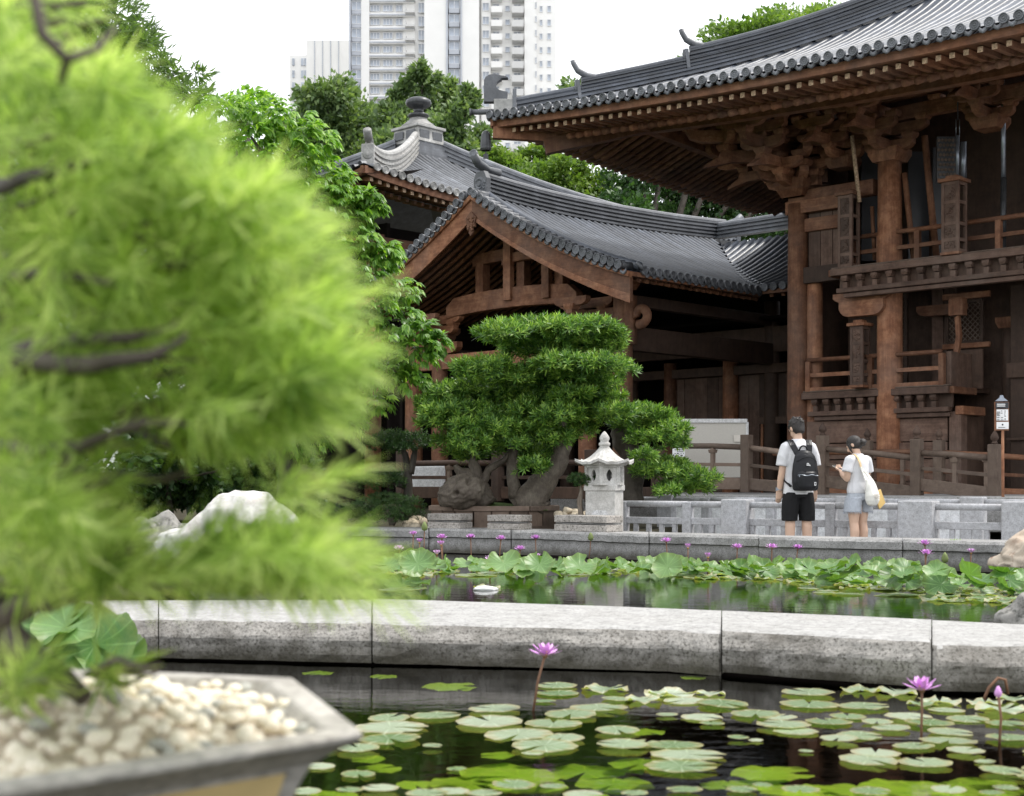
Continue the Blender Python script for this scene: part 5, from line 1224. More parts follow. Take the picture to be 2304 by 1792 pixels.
def sgn(px0, px1, y0, y1, nm, mat, o, th=.012):
    a, c = W(px0, y1, D), W(px1, y0, D); q = (a + c) / 2; x = MB(); x.box(Vector((q.x, D - o, q.z)), (c.x - a.x) / 2, th, (c.z - a.z) / 2, X_, Y_); return x.build(nm, mat, t)
sgn(2238, 2269, 905, 969, 'backing', M['wood_l'], .0, .02); sgn(2239, 2267, 906, 920, 'header', M['ink'], .03); sgn(2241, 2266, 922, 947, 'sheet', M['white'], .03); sgn(2241, 2267, 950, 966, 'sheet', M['white'], .03)
x = MB(); q = W(2253, 903, D); x.extrude([(-.09, 0), (.09, 0), (.03, .05), (.02, .085), (-.02, .085), (-.03, .05)], q - Y_ * .02, X_, ZV, Y_ * .04); x.build('cap', M['metal'], t)
x = MB()
for (y0, n, l0, l1, px) in ((910, 1, 18, 20, 2243), (914, 1, 14, 16, 2243)):
    a = W(px, y0, D - .046); x.box(a + Vector((.06, 0, 0)), .06, .002, .006)
x.build('heading', M['white'], t)
x = MB()
for k in range(9):
    for (p0, p1) in ((2243, RND.uniform(2248, 2251)), (2252, RND.uniform(2255, 2258)), (2260, RND.uniform(2261, 2264.5))):
        if RND.random() < .7: a, c = W(p0, 925 + k * 2.5, D - .046), W(p1, 925 + k * 2.5, D - .046); x.box((a + c) / 2, (c.x - a.x) / 2, .002, .0035)
x.lathe([(.012, .001), (.012, -.002), (.009, -.002), (.009, .001)], W(2256, 956, D - .046), 12, (1, 0, 0), (0, 0, 1), (0, -1, 0)); a = W(2254, 962, D - .046); x.box(a, .05, .002, .003)
x.build('writing', M['ink'], t)
# ------------------------------------------------------------------ white marble lantern
LO = W(1360, 1200, 18.9); LO.z = .0
lan = thing('stone_lantern', LO, 'white marble garden lantern with curved roof and bud top at the curb corner', 'lantern')
lx = Vector((.93, -.37, 0)).normalized(); ly = Vector((.37, .93, 0)).normalized()
zz = lambda y: CH - (y - HZ) / FPX * 18.9
x = MB(); x.box(LO + ZV * (zz(1104) / 2), .205, .19, zz(1104) / 2, lx, ly); x.build('pedestal', M['lantern'], lan, bevel=.012)
x = MB(); x.box(LO + ZV * (zz(1098)), .222, .206, .04, lx, ly); x.build('pedestal_cap', M['lantern'], lan, bevel=.01)
x = MB(); q = LO - ly * .192; x.extrude([(-.12, 0), (.12, 0), (.12, .52), (.09, .58), (-.09, .58), (-.12, .52)], q + ZV * .02, lx, ZV, ly * .006); x.build('pedestal_panel', M['pale_stone'], lan)
zb0, zb1 = zz(1092), zz(1048); R6 = .245
# light box: six posts, sills and pierced panels
x = MB()
for k in range(6):
    a0, a1 = k * math.pi / 3 + .25, (k + 1) * math.pi / 3 + .25
    p, q = Vector((math.cos(a0), math.sin(a0), 0)) * R6, Vector((math.cos(a1), math.sin(a1), 0)) * R6
    md = (p + q) / 2; al = (q - p).normalized(); no = md.normalized(); L = (q - p).length
    C_ = LO + md + ZV * ((zb0 + zb1) / 2); hh = (zb1 - zb0) / 2
    # panel with a leaf-shaped opening: ring of quads between the outline and the hole
    n = 20; V = []
    for d_ in (0, -.035):
        for i in range(n):
            a = 2 * math.pi * i / n; hr = (.040 * abs(math.cos(a)) + 1e-4, .075); ho = (math.cos(a) * .042 * (1 - .45 * abs(math.sin(a)) ** 2), math.sin(a) * .078)
            m_ = max(abs(math.cos(a)) / (L / 2), abs(math.sin(a)) / hh); ou = (math.cos(a) / m_, math.sin(a) / m_)
            V += [C_ + al * ho[0] + ZV * ho[1] + no * d_, C_ + al * ou[0] + ZV * ou[1] + no * d_]
    F = []
    for i in range(n):
        j = (i + 1) % n
        F += [(2 * i, 2 * i + 1, 2 * j + 1, 2 * j), (2 * n + 2 * i, 2 * n + 2 * j, 2 * n + 2 * j + 1, 2 * n + 2 * i + 1), (2 * i, 2 * j, 2 * n + 2 * j, 2 * n + 2 * i)]
    pm = MB(); pm.add(V, F); pm.build('light_panel', M['lantern'], lan)
    x.box(LO + p + ZV * ((zb0 + zb1) / 2), .022, .022, hh, al, no); x.box(C_ + ZV * (hh - .012) + no * .004, L / 2, .02, .014, al, no); x.box(C_ - ZV * (hh - .012) + no * .004, L / 2, .02, .014, al, no)
x.build('light_box', M['lantern'], lan, bevel=.004)
x = MB(); x.lathe([(.30, 0), (.33, .02), (.33, .05), (.28, .07)], LO + ZV * zb1, 6, ph=.25); x.build('roof_plate', M['lantern'], lan, bevel=.005)
zr0 = zz(1040); x = MB(); V = []; nr, na = 12, 72
for i in range(nr + 1):
    t_ = i / nr; h_ = .19 * (1 - t_) ** 2.1
    for k in range(na):
        a = 2 * math.pi * k / na; s6 = math.cos(math.pi / 6) / math.cos(((a - .25) % (math.pi / 3)) - math.pi / 6)
        r = .07 + (.40 - .07) * t_; r *= lerp(1, s6, t_ * .9); rib = .006 * (1 if k % 4 < 2 else 0) * min(1, t_ * 4)
        tip = .05 * (1 - abs(((a - .25 + math.pi / 6) % (math.pi / 3)) - math.pi / 6) / (math.pi / 6)) ** 3 * t_ ** 4
        V.append(LO + Vector((math.cos(a) * r * (1 + .04 * (tip > .01)), math.sin(a) * r, zr0 + h_ + rib + tip)))
for k in range(na): a = 2 * math.pi * k / na; V.append(V[nr * na + k] - ZV * .035)
for k in range(na): a = 2 * math.pi * k / na; V.append(LO + Vector((math.cos(a) * .25, math.sin(a) * .25, zr0 - .01)))
F = [(i * na + k, i * na + (k + 1) % na, (i + 1) * na + (k + 1) % na, (i + 1) * na + k) for i in range(nr + 2) for k in range(na)]
x.add(V, F); x.build('roof', M['lantern'], lan)
x = MB(); z0 = zr0 + .18; x.lathe([(a_ * .8, b_ * .66) for a_, b_ in [(.10, 0), (.085, .03), (.075, .05), (.095, .06), (.095, .11), (.07, .125), (.07, .15), (.085, .19), (.08, .23), (.05, .29), (.02, .335), (0, .35)]], LO + ZV * z0, 16); x.build('finial', M['lantern'], lan, True)
# ------------------------------------------------------------------ stone blocks, planter, rocks at the curb
def block(px0, px1, y0, off, label):
    a, c = far_at(px0), far_at(px1); d = (c - a); d.z = 0; L = d.length; d.normalize(); n_ = Vector((-d.y, d.x, 0)); n_ = n_ if n_.y > 0 else -n_
    o = (a + c) / 2 + n_ * off; zt = CH - (y0 - HZ) / FPX * o.y; zb = .335 if off < .5 else .30
    t = thing('granite_block', Vector((o.x, o.y, zb)), label, 'stone block', 'two-layer granite blocks on the far curb')
    h = zt - zb
    for k, (z0, z1, g_) in enumerate(((0, .42, 0), (.46, .52, -.012), (.56, 1, 0))):
        x = MB(); x.box(Vector((o.x, o.y, zb + h * (z0 + z1) / 2)), L / 2 + g_, .17 + g_, h * (z1 - z0) / 2, d, n_); x.build('block_layer', M['stone'] if k != 1 else M['curb'], t, bevel=.008)
block(950, 1024, 1156, .30, 'pale granite block, the one farthest left below the gnarled burl')
block(1085, 1160, 1159, .30, 'pale granite block in front of the middle of the wooden planter')
block(1232, 1350, 1160, .30, 'longest pale granite block beside the white lantern')
o = W(1112, 1190, 20.3); o.z = .30
pl = thing('wooden_planter', o, 'dark brown faceted wooden planter box holding the trained tree', 'planter')
pw, pd_ = .87, .5; oct_ = [(-pw, -pd_ * .35), (-pw * .62, -pd_), (pw * .55, -pd_), (pw, -pd_ * .35), (pw, pd_ * .5), (pw * .6, pd_), (-pw * .6, pd_), (-pw, pd_ * .5)]
zt = CH - (1140 - HZ) / FPX * 19.8
for i in range(8):
    a = Vector((*oct_[i], 0)); c = Vector((*oct_[(i + 1) % 8], 0)); L = (c - a).length; n = max(1, round(L / .26)); al = (c - a).normalized(); no = Vector((al.y, -al.x, 0))
    for k in range(n):
        q = o + a.lerp(c, (k + .5) / n); x = MB(); x.box(q + ZV * (zt - .30) / 2, L / n / 2 - .008, .02, (zt - .30) / 2 - .02, al, no); x.build('board', M['wood_greyv'], pl, bevel=.005)
    x = MB(); x.beam(o + a * 1.03 + ZV * (zt - .30 - .03), o + c * 1.03 + ZV * (zt - .33), .06, .07); x.build('rim_rail', M['wood_grey'], pl, bevel=.006)
    x = MB(); x.beam(o + a * 1.01 + ZV * .03, o + c * 1.01 + ZV * .03, .04, .05); x.build('foot_rail', M['wood_grey'], pl)
x = MB(); x.add([o + Vector((*p, 0)) * .95 + ZV * (zt - .36) for p in oct_], [tuple(range(8))]); x.grid(lambda u, v: o + Vector(((u - .5) * 1.5, (v - .5) * .8, zt - .36 + .10 * math.sin(u * math.pi) * math.sin(v * math.pi) + .03 * noise.noise(Vector((u * 6, v * 6, 0))))), 20, 12); x.build('mossy_soil', M['moss'], pl, True)
PLT = zt
def rock(name, c, rx, ry, rz, mat, label, seed, cat='rock', group=None, sub=4, amp=.35, shape=None):
    bm = bmesh.new(); bmesh.ops.create_icosphere(bm, subdivisions=sub, radius=1)
    for v in bm.verts:
        n = v.co.normalized(); k = 1 + amp * noise.noise(n * 1.3 + Vector((seed, 0, 0))) + amp * .5 * noise.noise(n * 3.1 + Vector((0, seed, 0))) + amp * .18 * noise.noise(n * 8 + Vector((0, 0, seed)))
        p = Vector((n.x * rx * k, n.y * ry * k, n.z * rz * k))
        if shape: p = shape(p, n)
        v.co = p
    me = bpy.data.meshes.new(name); bm.to_mesh(me); bm.free(); me.materials.append(mat); me.polygons.foreach_set('use_smooth', [True] * len(me.polygons))
    o = link(name, me); o.location = c; tag(o, label, cat, group); return o
def sh_b(p, n):                                     # boulder with flat crest right of its middle and a long left slope
    p.z = p.z * (.58 + .42 * min(1, max(0, 1 - abs(p.x - .12) / .52) * 1.9)); return p
rock('boulder', W(530, 1245, 11.3), .62, .45, .48, M['rock_white'], 'large pale boulder behind the blurred tree at the left pond edge', 3.2, 'boulder', None, 5, .22, sh_b)
rock('dark_rock', W(350, 1250, 12.2), .32, .3, .34, M['rock_grey'], 'grey rock just left of the large pale boulder', 5.1)
rock('overhanging_rock', W(2348, 1305, 10.3), .26, .24, .25, M['rock_brown'], 'brown and white marbled rock overhanging the pond at the right edge', 8.4, 'rock', None, 5, .35, lambda p, n: Vector((p.x * (1.25 if p.z > 0 else .8) + (.12 if p.z < 0 else -.03), p.y, p.z + (.10 if p.x < 0 else 0))))
rock('rock_foot', W(2335, 1395, 10.0), .25, .2, .20, M['rock_grey'], 'grey spreading rock foot under the marbled overhanging rock', 1.7, 'rock')
rock('wet_rock', W(2335, 1530, 7.0), .16, .14, .16, M['rock_grey'], 'small dark wet rock against the causeway at the right edge', 6.6, 'rock')
for k, (px, py, D, r) in enumerate(((925, 1181, 20.6, .09), (940, 1176, 20.7, .11), (918, 1186, 20.4, .06), (935, 1187, 20.3, .07))):
    rock('small_rock', W(px, py, D), r * 1.3, r, r, M['rock_cream'], 'small tan rock at the curb beside the leftmost granite block', 11 + k, 'rock', 'small tan rocks', 2)
for k in range(16):
    px = 1255 + k * 6 + RND.uniform(-3, 3); rock('small_rock', W(px, 1158 + RND.uniform(-9, 10), 19.6 + RND.uniform(0, .4)), .07, .06, .055, M['rock_cream'], 'small crumbly tan rock behind the longest granite block', 20 + k, 'rock', 'tan rocks behind the long block', 2)
for k in range(26):
    px = RND.choice([RND.uniform(215, 330), RND.uniform(470, 650)]); rock('bank_stone', WZ(px, 1338 + RND.uniform(-26, 4), .06) + ZV * .05, RND.uniform(.07, .16), .1, RND.uniform(.06, .12), M['rock_cream'], 'cream stone lying in the shallows beyond the causeway at the left', 60 + k, 'rock', 'cream bank stones', 2)
rock('pond_float', WZ(1092, 1326, .01), .10, .06, .03, M['white'], 'white scrap floating on the far pond', 4.4, 'litter', None, 2)
# ------------------------------------------------------------------ cloud-pruned trees in the garden
def padtree(name, base, pads, mat, label, trunks, barkm, L=.055, dens=1.0, cat='tree', per=11):
    """pads: (centre, rx, rz); shoots of whorled narrow leaves over each flattened pad"""
    t = thing(name, base, label, cat); Ps, Ds, Ns, Ls = [], [], [], []
    for (c, rx, rz) in pads:
        k = int(dens * 900 * rx * max(rx * .8, rz) / .36) + 20
        for _ in range(k):
            n = Vector(NR.normal(size=3)); n.normalize()
            if n.z < -.25 and RND.random() < .8: n.z = -n.z
            rr = RND.uniform(.55, 1.0) ** .7; lump = 1 + .20 * noise.noise(Vector((n.x * 2.2 + c.x * 3, n.y * 2.2 + c.z * 5, n.z * 2.2)))
            p = c + Vector((n.x * rx, n.y * rx * .8, n.z * rz)) * rr * lump
            ax = Vector((n.x * .8, n.y * .8, n.z * .5 + .65)).normalized() + Vector(NR.normal(size=3)) * .28; ax.normalize()
            s1 = ax.orthogonal().normalized(); s2 = ax.cross(s1); sl_ = L * RND.uniform(.6, 1.3); ph = RND.uniform(0, 6.28)
            for j in range(per):
                a = ph + j * 2.4; h = j / per; op = lerp(1.25, .35, h)
                d = ax * math.cos(op) + (s1 * math.cos(a) + s2 * math.sin(a)) * math.sin(op)
                Ps.append(p + ax * (sl_ * .9 * h)); Ds.append(d); Ns.append(ax + d * -.2); Ls.append(sl_ * RND.uniform(.8, 1.15) * (1.1 - .35 * h))
    V, F = leaves(np.array([tuple(q) for q in Ps]), np.array([tuple(q) for q in Ds]), np.array([tuple(q) for q in Ns]), np.array(Ls), np.full(len(Ps), .115), .10)
    link('crown', npmesh('crown', V, F, mat), t)
    b = MB()
    for pts, rads in trunks: 
        fine, fr = [], []
        for i in range(len(pts) - 1):
            for q in range(4): 
                tt = q / 4; p = Vector(pts[i]).lerp(Vector(pts[i + 1]), tt); r = lerp(rads[i], rads[i + 1], tt)
                fine.append(p + Vector((noise.noise(p * 4), noise.noise(p * 4 + Vector((9, 0, 0))), 0)) * r * .35); fr.append(r * (1 + .22 * noise.noise(p * 9)))
        fine.append(Vector(pts[-1])); fr.append(rads[-1]); v0 = len(b.v); b.tube(fine, fr, 20 if rads[0] > .1 else 10)
        nn = 20 if rads[0] > .1 else 10                      # twisted furrows
        for i in range(len(fine)):
            for k in range(nn):
                a = 2 * math.pi * k / nn + i * .16; g = .26 * noise.noise(Vector((math.cos(a) * 1.9, math.sin(a) * 1.9, i * .16))) + .12 * noise.noise(Vector((math.cos(a) * 5, math.sin(a) * 5, i * .5)))
                q = Vector(b.v[v0 + i * nn + k]); b.v[v0 + i * nn + k] = tuple(fine[i] + (q - fine[i]) * (1 + g))
    b.build('trunk', barkm, t, True); return t
def c6(x, y, rx, ry, D=19.9, dj=.45):
    px, py = 900 + x * .3663, 680 + y * .3663; d = D + RND.uniform(-dj, dj); return (W(px, py, d), rx * .3663 / FPX * d, ry * .80 * .3663 / FPX * d)
def q6(x, y, D=20.1): return W(900 + x * .3663, 680 + y * .3663, D)
PADS = [(620, 215, 150, 85), (780, 190, 170, 80), (960, 190, 190, 85), (1150, 180, 190, 75), (1270, 215, 110, 80), (1300, 280, 90, 50), (760, 320, 150, 75), (930, 320, 180, 80), (1120, 300, 160, 70), (420, 430, 110, 70), (560, 420, 130, 85), (1000, 400, 200, 75), (1220, 400, 170, 65), (1350, 430, 100, 55),
        (690, 480, 130, 80), (850, 470, 140, 75), (300, 570, 120, 75), (450, 560, 150, 85), (620, 590, 140, 80), (800, 580, 150, 70), (930, 560, 90, 55), (200, 660, 110, 75), (330, 690, 150, 75), (480, 700, 130, 70), (240, 760, 120, 50), (430, 780, 140, 55), (650, 700, 110, 70), (760, 690, 100, 80), (720, 800, 120, 70), (1060, 470, 110, 50),
        (330, 880, 120, 75), (450, 880, 130, 90), (540, 900, 90, 70), (430, 960, 80, 40), (860, 800, 130, 80), (1000, 700, 120, 70), (1090, 800, 120, 65), (960, 850, 110, 60), (1150, 620, 110, 45), (1290, 600, 90, 40), (1120, 720, 140, 60), (840, 950, 110, 60), (820, 1030, 90, 50), (1200, 520, 150, 55), (1190, 690, 150, 65), (1310, 690, 110, 55), (900, 640, 130, 65), (560, 520, 140, 70), (600, 790, 130, 70), (690, 880, 100, 60), (330, 620, 140, 60), (1060, 590, 120, 55), (930, 720, 110, 60), (250, 700, 120, 60), (700, 260, 140, 60), (1040, 250, 160, 60)]
base = q6(640, 1260); base.z = PLT - .3
tr1 = ([q6(530, 1250), q6(480, 1180), q6(460, 1100), q6(460, 1030), q6(440, 960)], [.17, .15, .12, .08, .05])
tr1b = ([q6(520, 1250), q6(490, 1180), q6(450, 1080), q6(370, 1040), q6(340, 1000)], [.16, .15, .12, .07, .03])
tr1c = ([q6(470, 1060), q6(440, 1000), q6(445, 940)], [.08, .05, .03]); tr1d = ([q6(500, 1120), q6(540, 1030), q6(640, 970), q6(690, 900)], [.07, .05, .045, .03])
tr2 = ([q6(790, 1250), q6(800, 1200), q6(880, 1100), q6(960, 990), q6(1000, 890), q6(990, 700), q6(1020, 500), q6(1000, 300)], [.24, .20, .17, .13, .11, .09, .07, .04])
tr2b = ([q6(720, 1250), q6(760, 1190), q6(840, 1120)], [.14, .11, .06]); tr3 = ([q6(710, 1200), q6(690, 1080), q6(680, 980), q6(720, 860), q6(760, 600)], [.09, .08, .07, .06, .03])
brs = [([q6(990, 700), q6(1100, 640), q6(1200, 610)], [.06, .04, .02]), ([q6(1010, 560), q6(1150, 490), q6(1250, 440)], [.06, .05, .02]), ([q6(990, 720), q6(700, 650), q6(400, 640)], [.06, .05, .02]), ([q6(1010, 480), q6(800, 420), q6(560, 460)], [.06, .045, .02])]
padtree('cloud_pruned_tree', base, [c6(*p) for p in PADS], M['leaf_podo'], 'large cloud-pruned evergreen with gnarled leaning trunks in the wooden planter', [tr1, tr1b, tr1c, tr1d, tr2, tr2b, tr3] + brs, M['bark'], L=.098, dens=.62, per=13)
bu = bpy.data.objects['large_cloud'] if False else None
bt = [o for o in COL.objects if o.name.startswith('cloud_pruned_tree') and o.parent is None][-1]
bm = bmesh.new(); bmesh.ops.create_icosphere(bm, subdivisions=5, radius=1)
for v in bm.verts:
    n = v.co.normalized(); sw = math.sin(9 * math.hypot(n.x + .15, n.z) + 2.5 * math.atan2(n.z, n.x + .15)) * .035
    k = 1 + .16 * noise.noise(n * 1.6 + Vector((4, 0, 0))) + sw + .10 * noise.noise(n * 5)
    for (hx, hz_, hr) in ((-.22, -.05, .17), (.45, .52, .26)):
        dd = math.hypot(n.x - hx, n.z - hz_)
        if n.y < 0 and dd < hr: k -= .38 * (1 - dd / hr) ** .5
    v.co = Vector((n.x * .31 * k, n.y * .22 * k, n.z * .235 * k + .06 * n.x))
me = bpy.data.meshes.new('burl'); bm.to_mesh(me); bm.free(); me.materials.append(M['bark']); me.polygons.foreach_set('use_smooth', [True] * len(me.polygons))
bo = link('burl', me, bt); bo.location = q6(375, 1165, 19.75)
PADS2 = [(1480, 700, 130, 65), (1400, 760, 110, 50), (1580, 740, 120, 70), (1680, 800, 90, 55), (1610, 860, 110, 60), (1480, 850, 90, 45), (1720, 870, 60, 40), (1350, 690, 90, 50), (1640, 1020, 120, 50), (1560, 1050, 130, 45), (1760, 1080, 110, 60), (1880, 1100, 80, 55), (1690, 1150, 100, 45), (1820, 1150, 90, 35), (1500, 960, 70, 40), (1530, 1050, 90, 35), (1650, 1180, 70, 25)]
tr = ([q6(1430, 1260, 21), q6(1420, 1120, 21), q6(1440, 980, 21), q6(1380, 880, 21), q6(1340, 800, 21), q6(1360, 700, 21)], [.16, .15, .17, .15, .13, .07])
padtree('cloud_pruned_tree', W(1424, 1190, 21), [c6(*p, 20.6) for p in PADS2], M['leaf_podo'], 'cloud-pruned evergreen with lower side branches rising behind the white lantern', [tr, ([q6(1440, 960, 21), q6(1560, 1010, 20.8), q6(1720, 1120, 20.6)], [.08, .05, .03]), ([q6(1370, 840, 21), q6(1480, 800, 20.8), q6(1600, 840, 20.6)], [.09, .06, .03])], M['bark_dark'], L=.095, dens=.62, per=13)
def cl(x, y, rx, ry, D=20.8): px, py = 700 + x * .183, 950 + y * .183; d = D + RND.uniform(-.3, .3); return (W(px, py, d), rx * .183 / FPX * d, ry * .183 / FPX * d)
ql = lambda x, y, D=20.8: W(700 + x * .183, 950 + y * .183, D)
padtree('small_layered_tree', ql(1180, 1150), [cl(*p) for p in ((1000, 230, 230, 120), (800, 280, 200, 90), (1200, 260, 200, 120), (1350, 250, 120, 110), (680, 290, 90, 50), (1100, 330, 220, 60), (850, 690, 200, 90), (650, 740, 170, 60), (1020, 680, 150, 90), (760, 780, 200, 60), (1050, 770, 120, 70), (500, 745, 70, 30))], M['leaf_dark'], 'small dark layered evergreen left of the wooden planter', [([ql(1190, 1200), ql(1190, 900), ql(1200, 650), ql(1170, 450), ql(1120, 300)], [.07, .06, .055, .05, .03]), ([ql(1230, 640), ql(1260, 460), ql(1290, 300)], [.05, .04, .03]), ([ql(1190, 800), ql(1000, 740), ql(800, 720)], [.05, .035, .02])], M['bark_dark'], L=.055)
padtree('rounded_shrub', ql(950, 1260, 20.4), [cl(*p, 20.5) for p in ((900, 960, 240, 90), (1100, 1000, 240, 100), (700, 1030, 220, 90), (1250, 1050, 160, 110), (950, 1080, 280, 110), (500, 1080, 200, 80), (1150, 1130, 200, 80), (700, 1140, 240, 80), (1300, 1150, 120, 80), (300, 1100, 180, 90), (450, 1180, 220, 70), (950, 1200, 220, 50))], M['leaf_dark'], 'low dark rounded shrub spreading along the curb at the left', [([ql(980, 1270, 20.4), ql(960, 1150, 20.4), ql(900, 1020, 20.4)], [.03, .025, .02]), ([ql(990, 1270, 20.4), ql(1010, 1150, 20.4), ql(1100, 1020, 20.4)], [.03, .025, .02]), ([ql(1000, 1270, 20.4), ql(1050, 1180, 20.4), ql(1150, 1080, 20.4)], [.03, .02, .02])], M['bark'], L=.035, dens=1.6, cat='shrub', per=8)
# young tree in the long block beside the lantern
q = lambda px, py, D=18.85: W(px, py, D)
padtree('young_tree', q(1306, 1165), [(q(1305, 1078), .13, .06), (q(1322, 1082), .10, .05), (q(1290, 1085), .08, .045), (q(1312, 1092), .10, .04), (q(1335, 1080), .05, .035)], M['leaf_dark'], 'tiny slim tree growing in front of the white lantern', [([q(1306, 1168), q(1303, 1130), q(1308, 1105), q(1305, 1080)], [.035, .03, .025, .012]), ([q(1307, 1108), q(1320, 1095), q(1326, 1084)], [.016, .012, .008])], M['bark'], L=.035, dens=3.2, per=9)
padtree('pond_sprout', q(2180, 1225, 15.6), [(q(2150, 1228, 15.6), .10, .04), (q(2185, 1232, 15.6), .12, .03), (q(2210, 1240, 15.6), .08, .03)], M['leaf_mid'], 'small weed sprouting at the curb near the marbled rock', [([q(2180, 1250, 15.6), q(2180, 1230, 15.6)], [.006, .004])], M['stem_green'], L=.03, dens=1.2, cat='plant', per=6)
# ------------------------------------------------------------------ the two visitors, seen from behind
def remeshed(name, mb, mat, vox, smooth=3):
    me = mb.mesh('tmp'); o = bpy.data.objects.new('tmp', me); COL.objects.link(o)
    r = o.modifiers.new('r', 'REMESH'); r.mode = 'VOXEL'; r.voxel_size = vox
    if smooth: q = o.modifiers.new('s', 'SMOOTH'); q.iterations = smooth; q.factor = .5
    dg = bpy.context.evaluated_depsgraph_get(); dg.update()
    out = bpy.data.meshes.new_from_object(o.evaluated_get(dg)); out.name = name
    bpy.data.objects.remove(o); bpy.data.meshes.remove(me)
    out.materials.clear(); out.materials.append(mat); out.polygons.foreach_set('use_smooth', [True] * len(out.polygons)); return out
def limb(b, pts, rads, n=14, flat=1.0):
    fine, fr = [], []
    for i in range(len(pts) - 1):
        for k in range(5): t = k / 5; fine.append(Vector(pts[i]).lerp(Vector(pts[i + 1]), t)); fr.append(lerp(rads[i], rads[i + 1], t))
    fine.append(Vector(pts[-1])); fr.append(rads[-1]); b.tube(fine, fr, n, flat=flat)
def ball(b, c, rx, ry, rz, n=16): b.loft([(c[0], c[1], c[2] + rz * math.sin(a), rx * math.cos(a), ry * math.cos(a)) for a in [math.pi * (-.49 + .98 * k / 12) for k in range(13)]], n)
def hand(b, w, d, up, side, curl=.5, s=1.0):
    """palm from the wrist w along d; fingers curl towards 'up' ; thumb on 'side'"""
    d = Vector(d).normalized(); up = Vector(up); up = (up - d * up.dot(d)).normalized(); sd_ = Vector(side); sd_ = (sd_ - d * sd_.dot(d) - up * sd_.dot(up)).normalized(); w = Vector(w)
    b.box(w + d * .045 * s, .05 * s, .038 * s, .014 * s, d, sd_, up)
    for i, (o, L) in enumerate(((.030, .070), (.010, .080), (-.010, .074), (-.028, .058))):
        p = w + d * .085 * s + sd_ * o * s; q = p + (d * math.cos(curl) + up * math.sin(curl)) * L * .45 * s; r = q + (d * math.cos(curl * 2.1) + up * math.sin(curl * 2.1)) * L * .55 * s
        limb(b, [p - d * .02, p, q, r], [.0095 * s, .0095 * s, .0085 * s, .007 * s], 8)
    p = w + d * .025 * s + sd_ * .03 * s; limb(b, [p - d * .01, p + sd_ * .022 * s + d * .025 * s, p + sd_ * .026 * s + d * .055 * s + up * .012 * s], [.012 * s, .010 * s, .008 * s], 8)
def head(b, c, yaw, pitch, s=1.0):
    """skull, jaw, nose, ears, lips about c; faces +Y after turning"""
    R = Matrix.Rotation(yaw, 3, 'Z') @ Matrix.Rotation(-pitch, 3, 'X'); c = Vector(c)
    tmp = MB(); ball(tmp, (0, -.012, .02), .076, .095, .10); ball(tmp, (0, .022, -.035), .060, .072, .078); ball(tmp, (0, .05, -.085), .034, .034, .03)
    tmp.tube([(0, .092, .012), (0, .112, -.026), (0, .098, -.034)], [.009, .016, .010], 8); ball(tmp, (0, .082, -.062), .024, .014, .010, 10)
    for e in (-1, 1):
        ball(tmp, (e * .080, -.012, -.008), .010, .022, .033, 10); ball(tmp, (e * .031, .078, .012), .014, .012, .009, 10); ball(tmp, (e * .032, .080, .030), .020, .012, .007, 8)
    b.add([c + R @ (Vector(v) * s) for v in tmp.v], tmp.f); return R
def put(t, M_, parts):
    for nm, me, par in parts:
        me.transform(M_); o = link(nm, me, t if par is None else par)
        yield o
# ---- man
Dm = 17.6; Mx = Matrix.Translation(XD(1796, Dm, .02)) @ Matrix.Rotation(math.radians(8), 4, 'Z')
man = thing('person', XD(1796, Dm, .02), 'person seen from behind in white t-shirt and black shorts with a black backpack', 'person')
b = MB()
for e in (-1, 1):
    limb(b, [(e * .085, 0, .84), (e * .10, .005, .70), (e * .105, .0, .50), (e * .108, -.012, .40), (e * .11, -.012, .28), (e * .112, -.002, .09)], [.080, .080, .060, .064, .058, .036])
    limb(b, [(e * .112, -.02, .06), (e * .118, .06, .045), (e * .125, .17, .025)], [.042, .042, .028], 12)
    sx = e * .165
    limb(b, [(e * .10, .0, 1.38), (sx, -.005, 1.365), (e * .205, -.01, 1.12), (e * .222, .015, .98), (e * .228, .05, .845)], [.05, .052, .044, .040, .028])
    hand(b, (e * .228, .055, .835), (e * .02, .10, -1), (0, 1, .2), (-e * .3, 1, 0), .35)
b.loft([(0, 0, .86, .13, .085), (0, .0, .98, .13, .085), (0, .0, 1.10, .13, .085), (0, -.005, 1.25, .145, .09), (0, -.005, 1.36, .14, .08), (0, -.002, 1.42, .09, .06), (0, .004, 1.46, .058, .052)])
limb(b, [(0, -.005, 1.40), (0, .012, 1.50), (0, .03, 1.56)], [.062, .054, .054])
HC = (-.008, .045, 1.610); Rm = head(b, HC, math.radians(16), math.radians(24), 1.08)
body_me = remeshed('body', b, M['skin'], .0075)
# hair: cap over the skull, short at the nape
h = MB(); tmp = MB(); ball(tmp, (0, -.018, .034), .085, .101, .098, 24); tmp.loft([(0, -.045, -.072, .05, .046), (0, -.040, -.04, .068, .062), (0, -.032, -.02, .078, .074), (0, -.025, .02, .083, .092), (0, -.02, .05, .083, .096)], 20)
for k in range(90):
    a = RND.uniform(0, 6.28); zc_ = RND.uniform(.02, .13); r = math.sqrt(max(.01, 1 - ((zc_ - .034) / .10) ** 2)); p = Vector((math.cos(a) * .083 * r, -.018 + math.sin(a) * .098 * r, zc_)); q = p + Vector((RND.uniform(-.02, .02), RND.uniform(-.02, .02), RND.uniform(-.012, .012))) + p * .05
    tmp.tube([p * .96, q], [.012, .004], 6)
h.add([Vector(HC) + Rm @ (Vector(v) * 1.10) for v in tmp.v], tmp.f); hair_me = remeshed('hair', h, M['hair'], .007, 1)
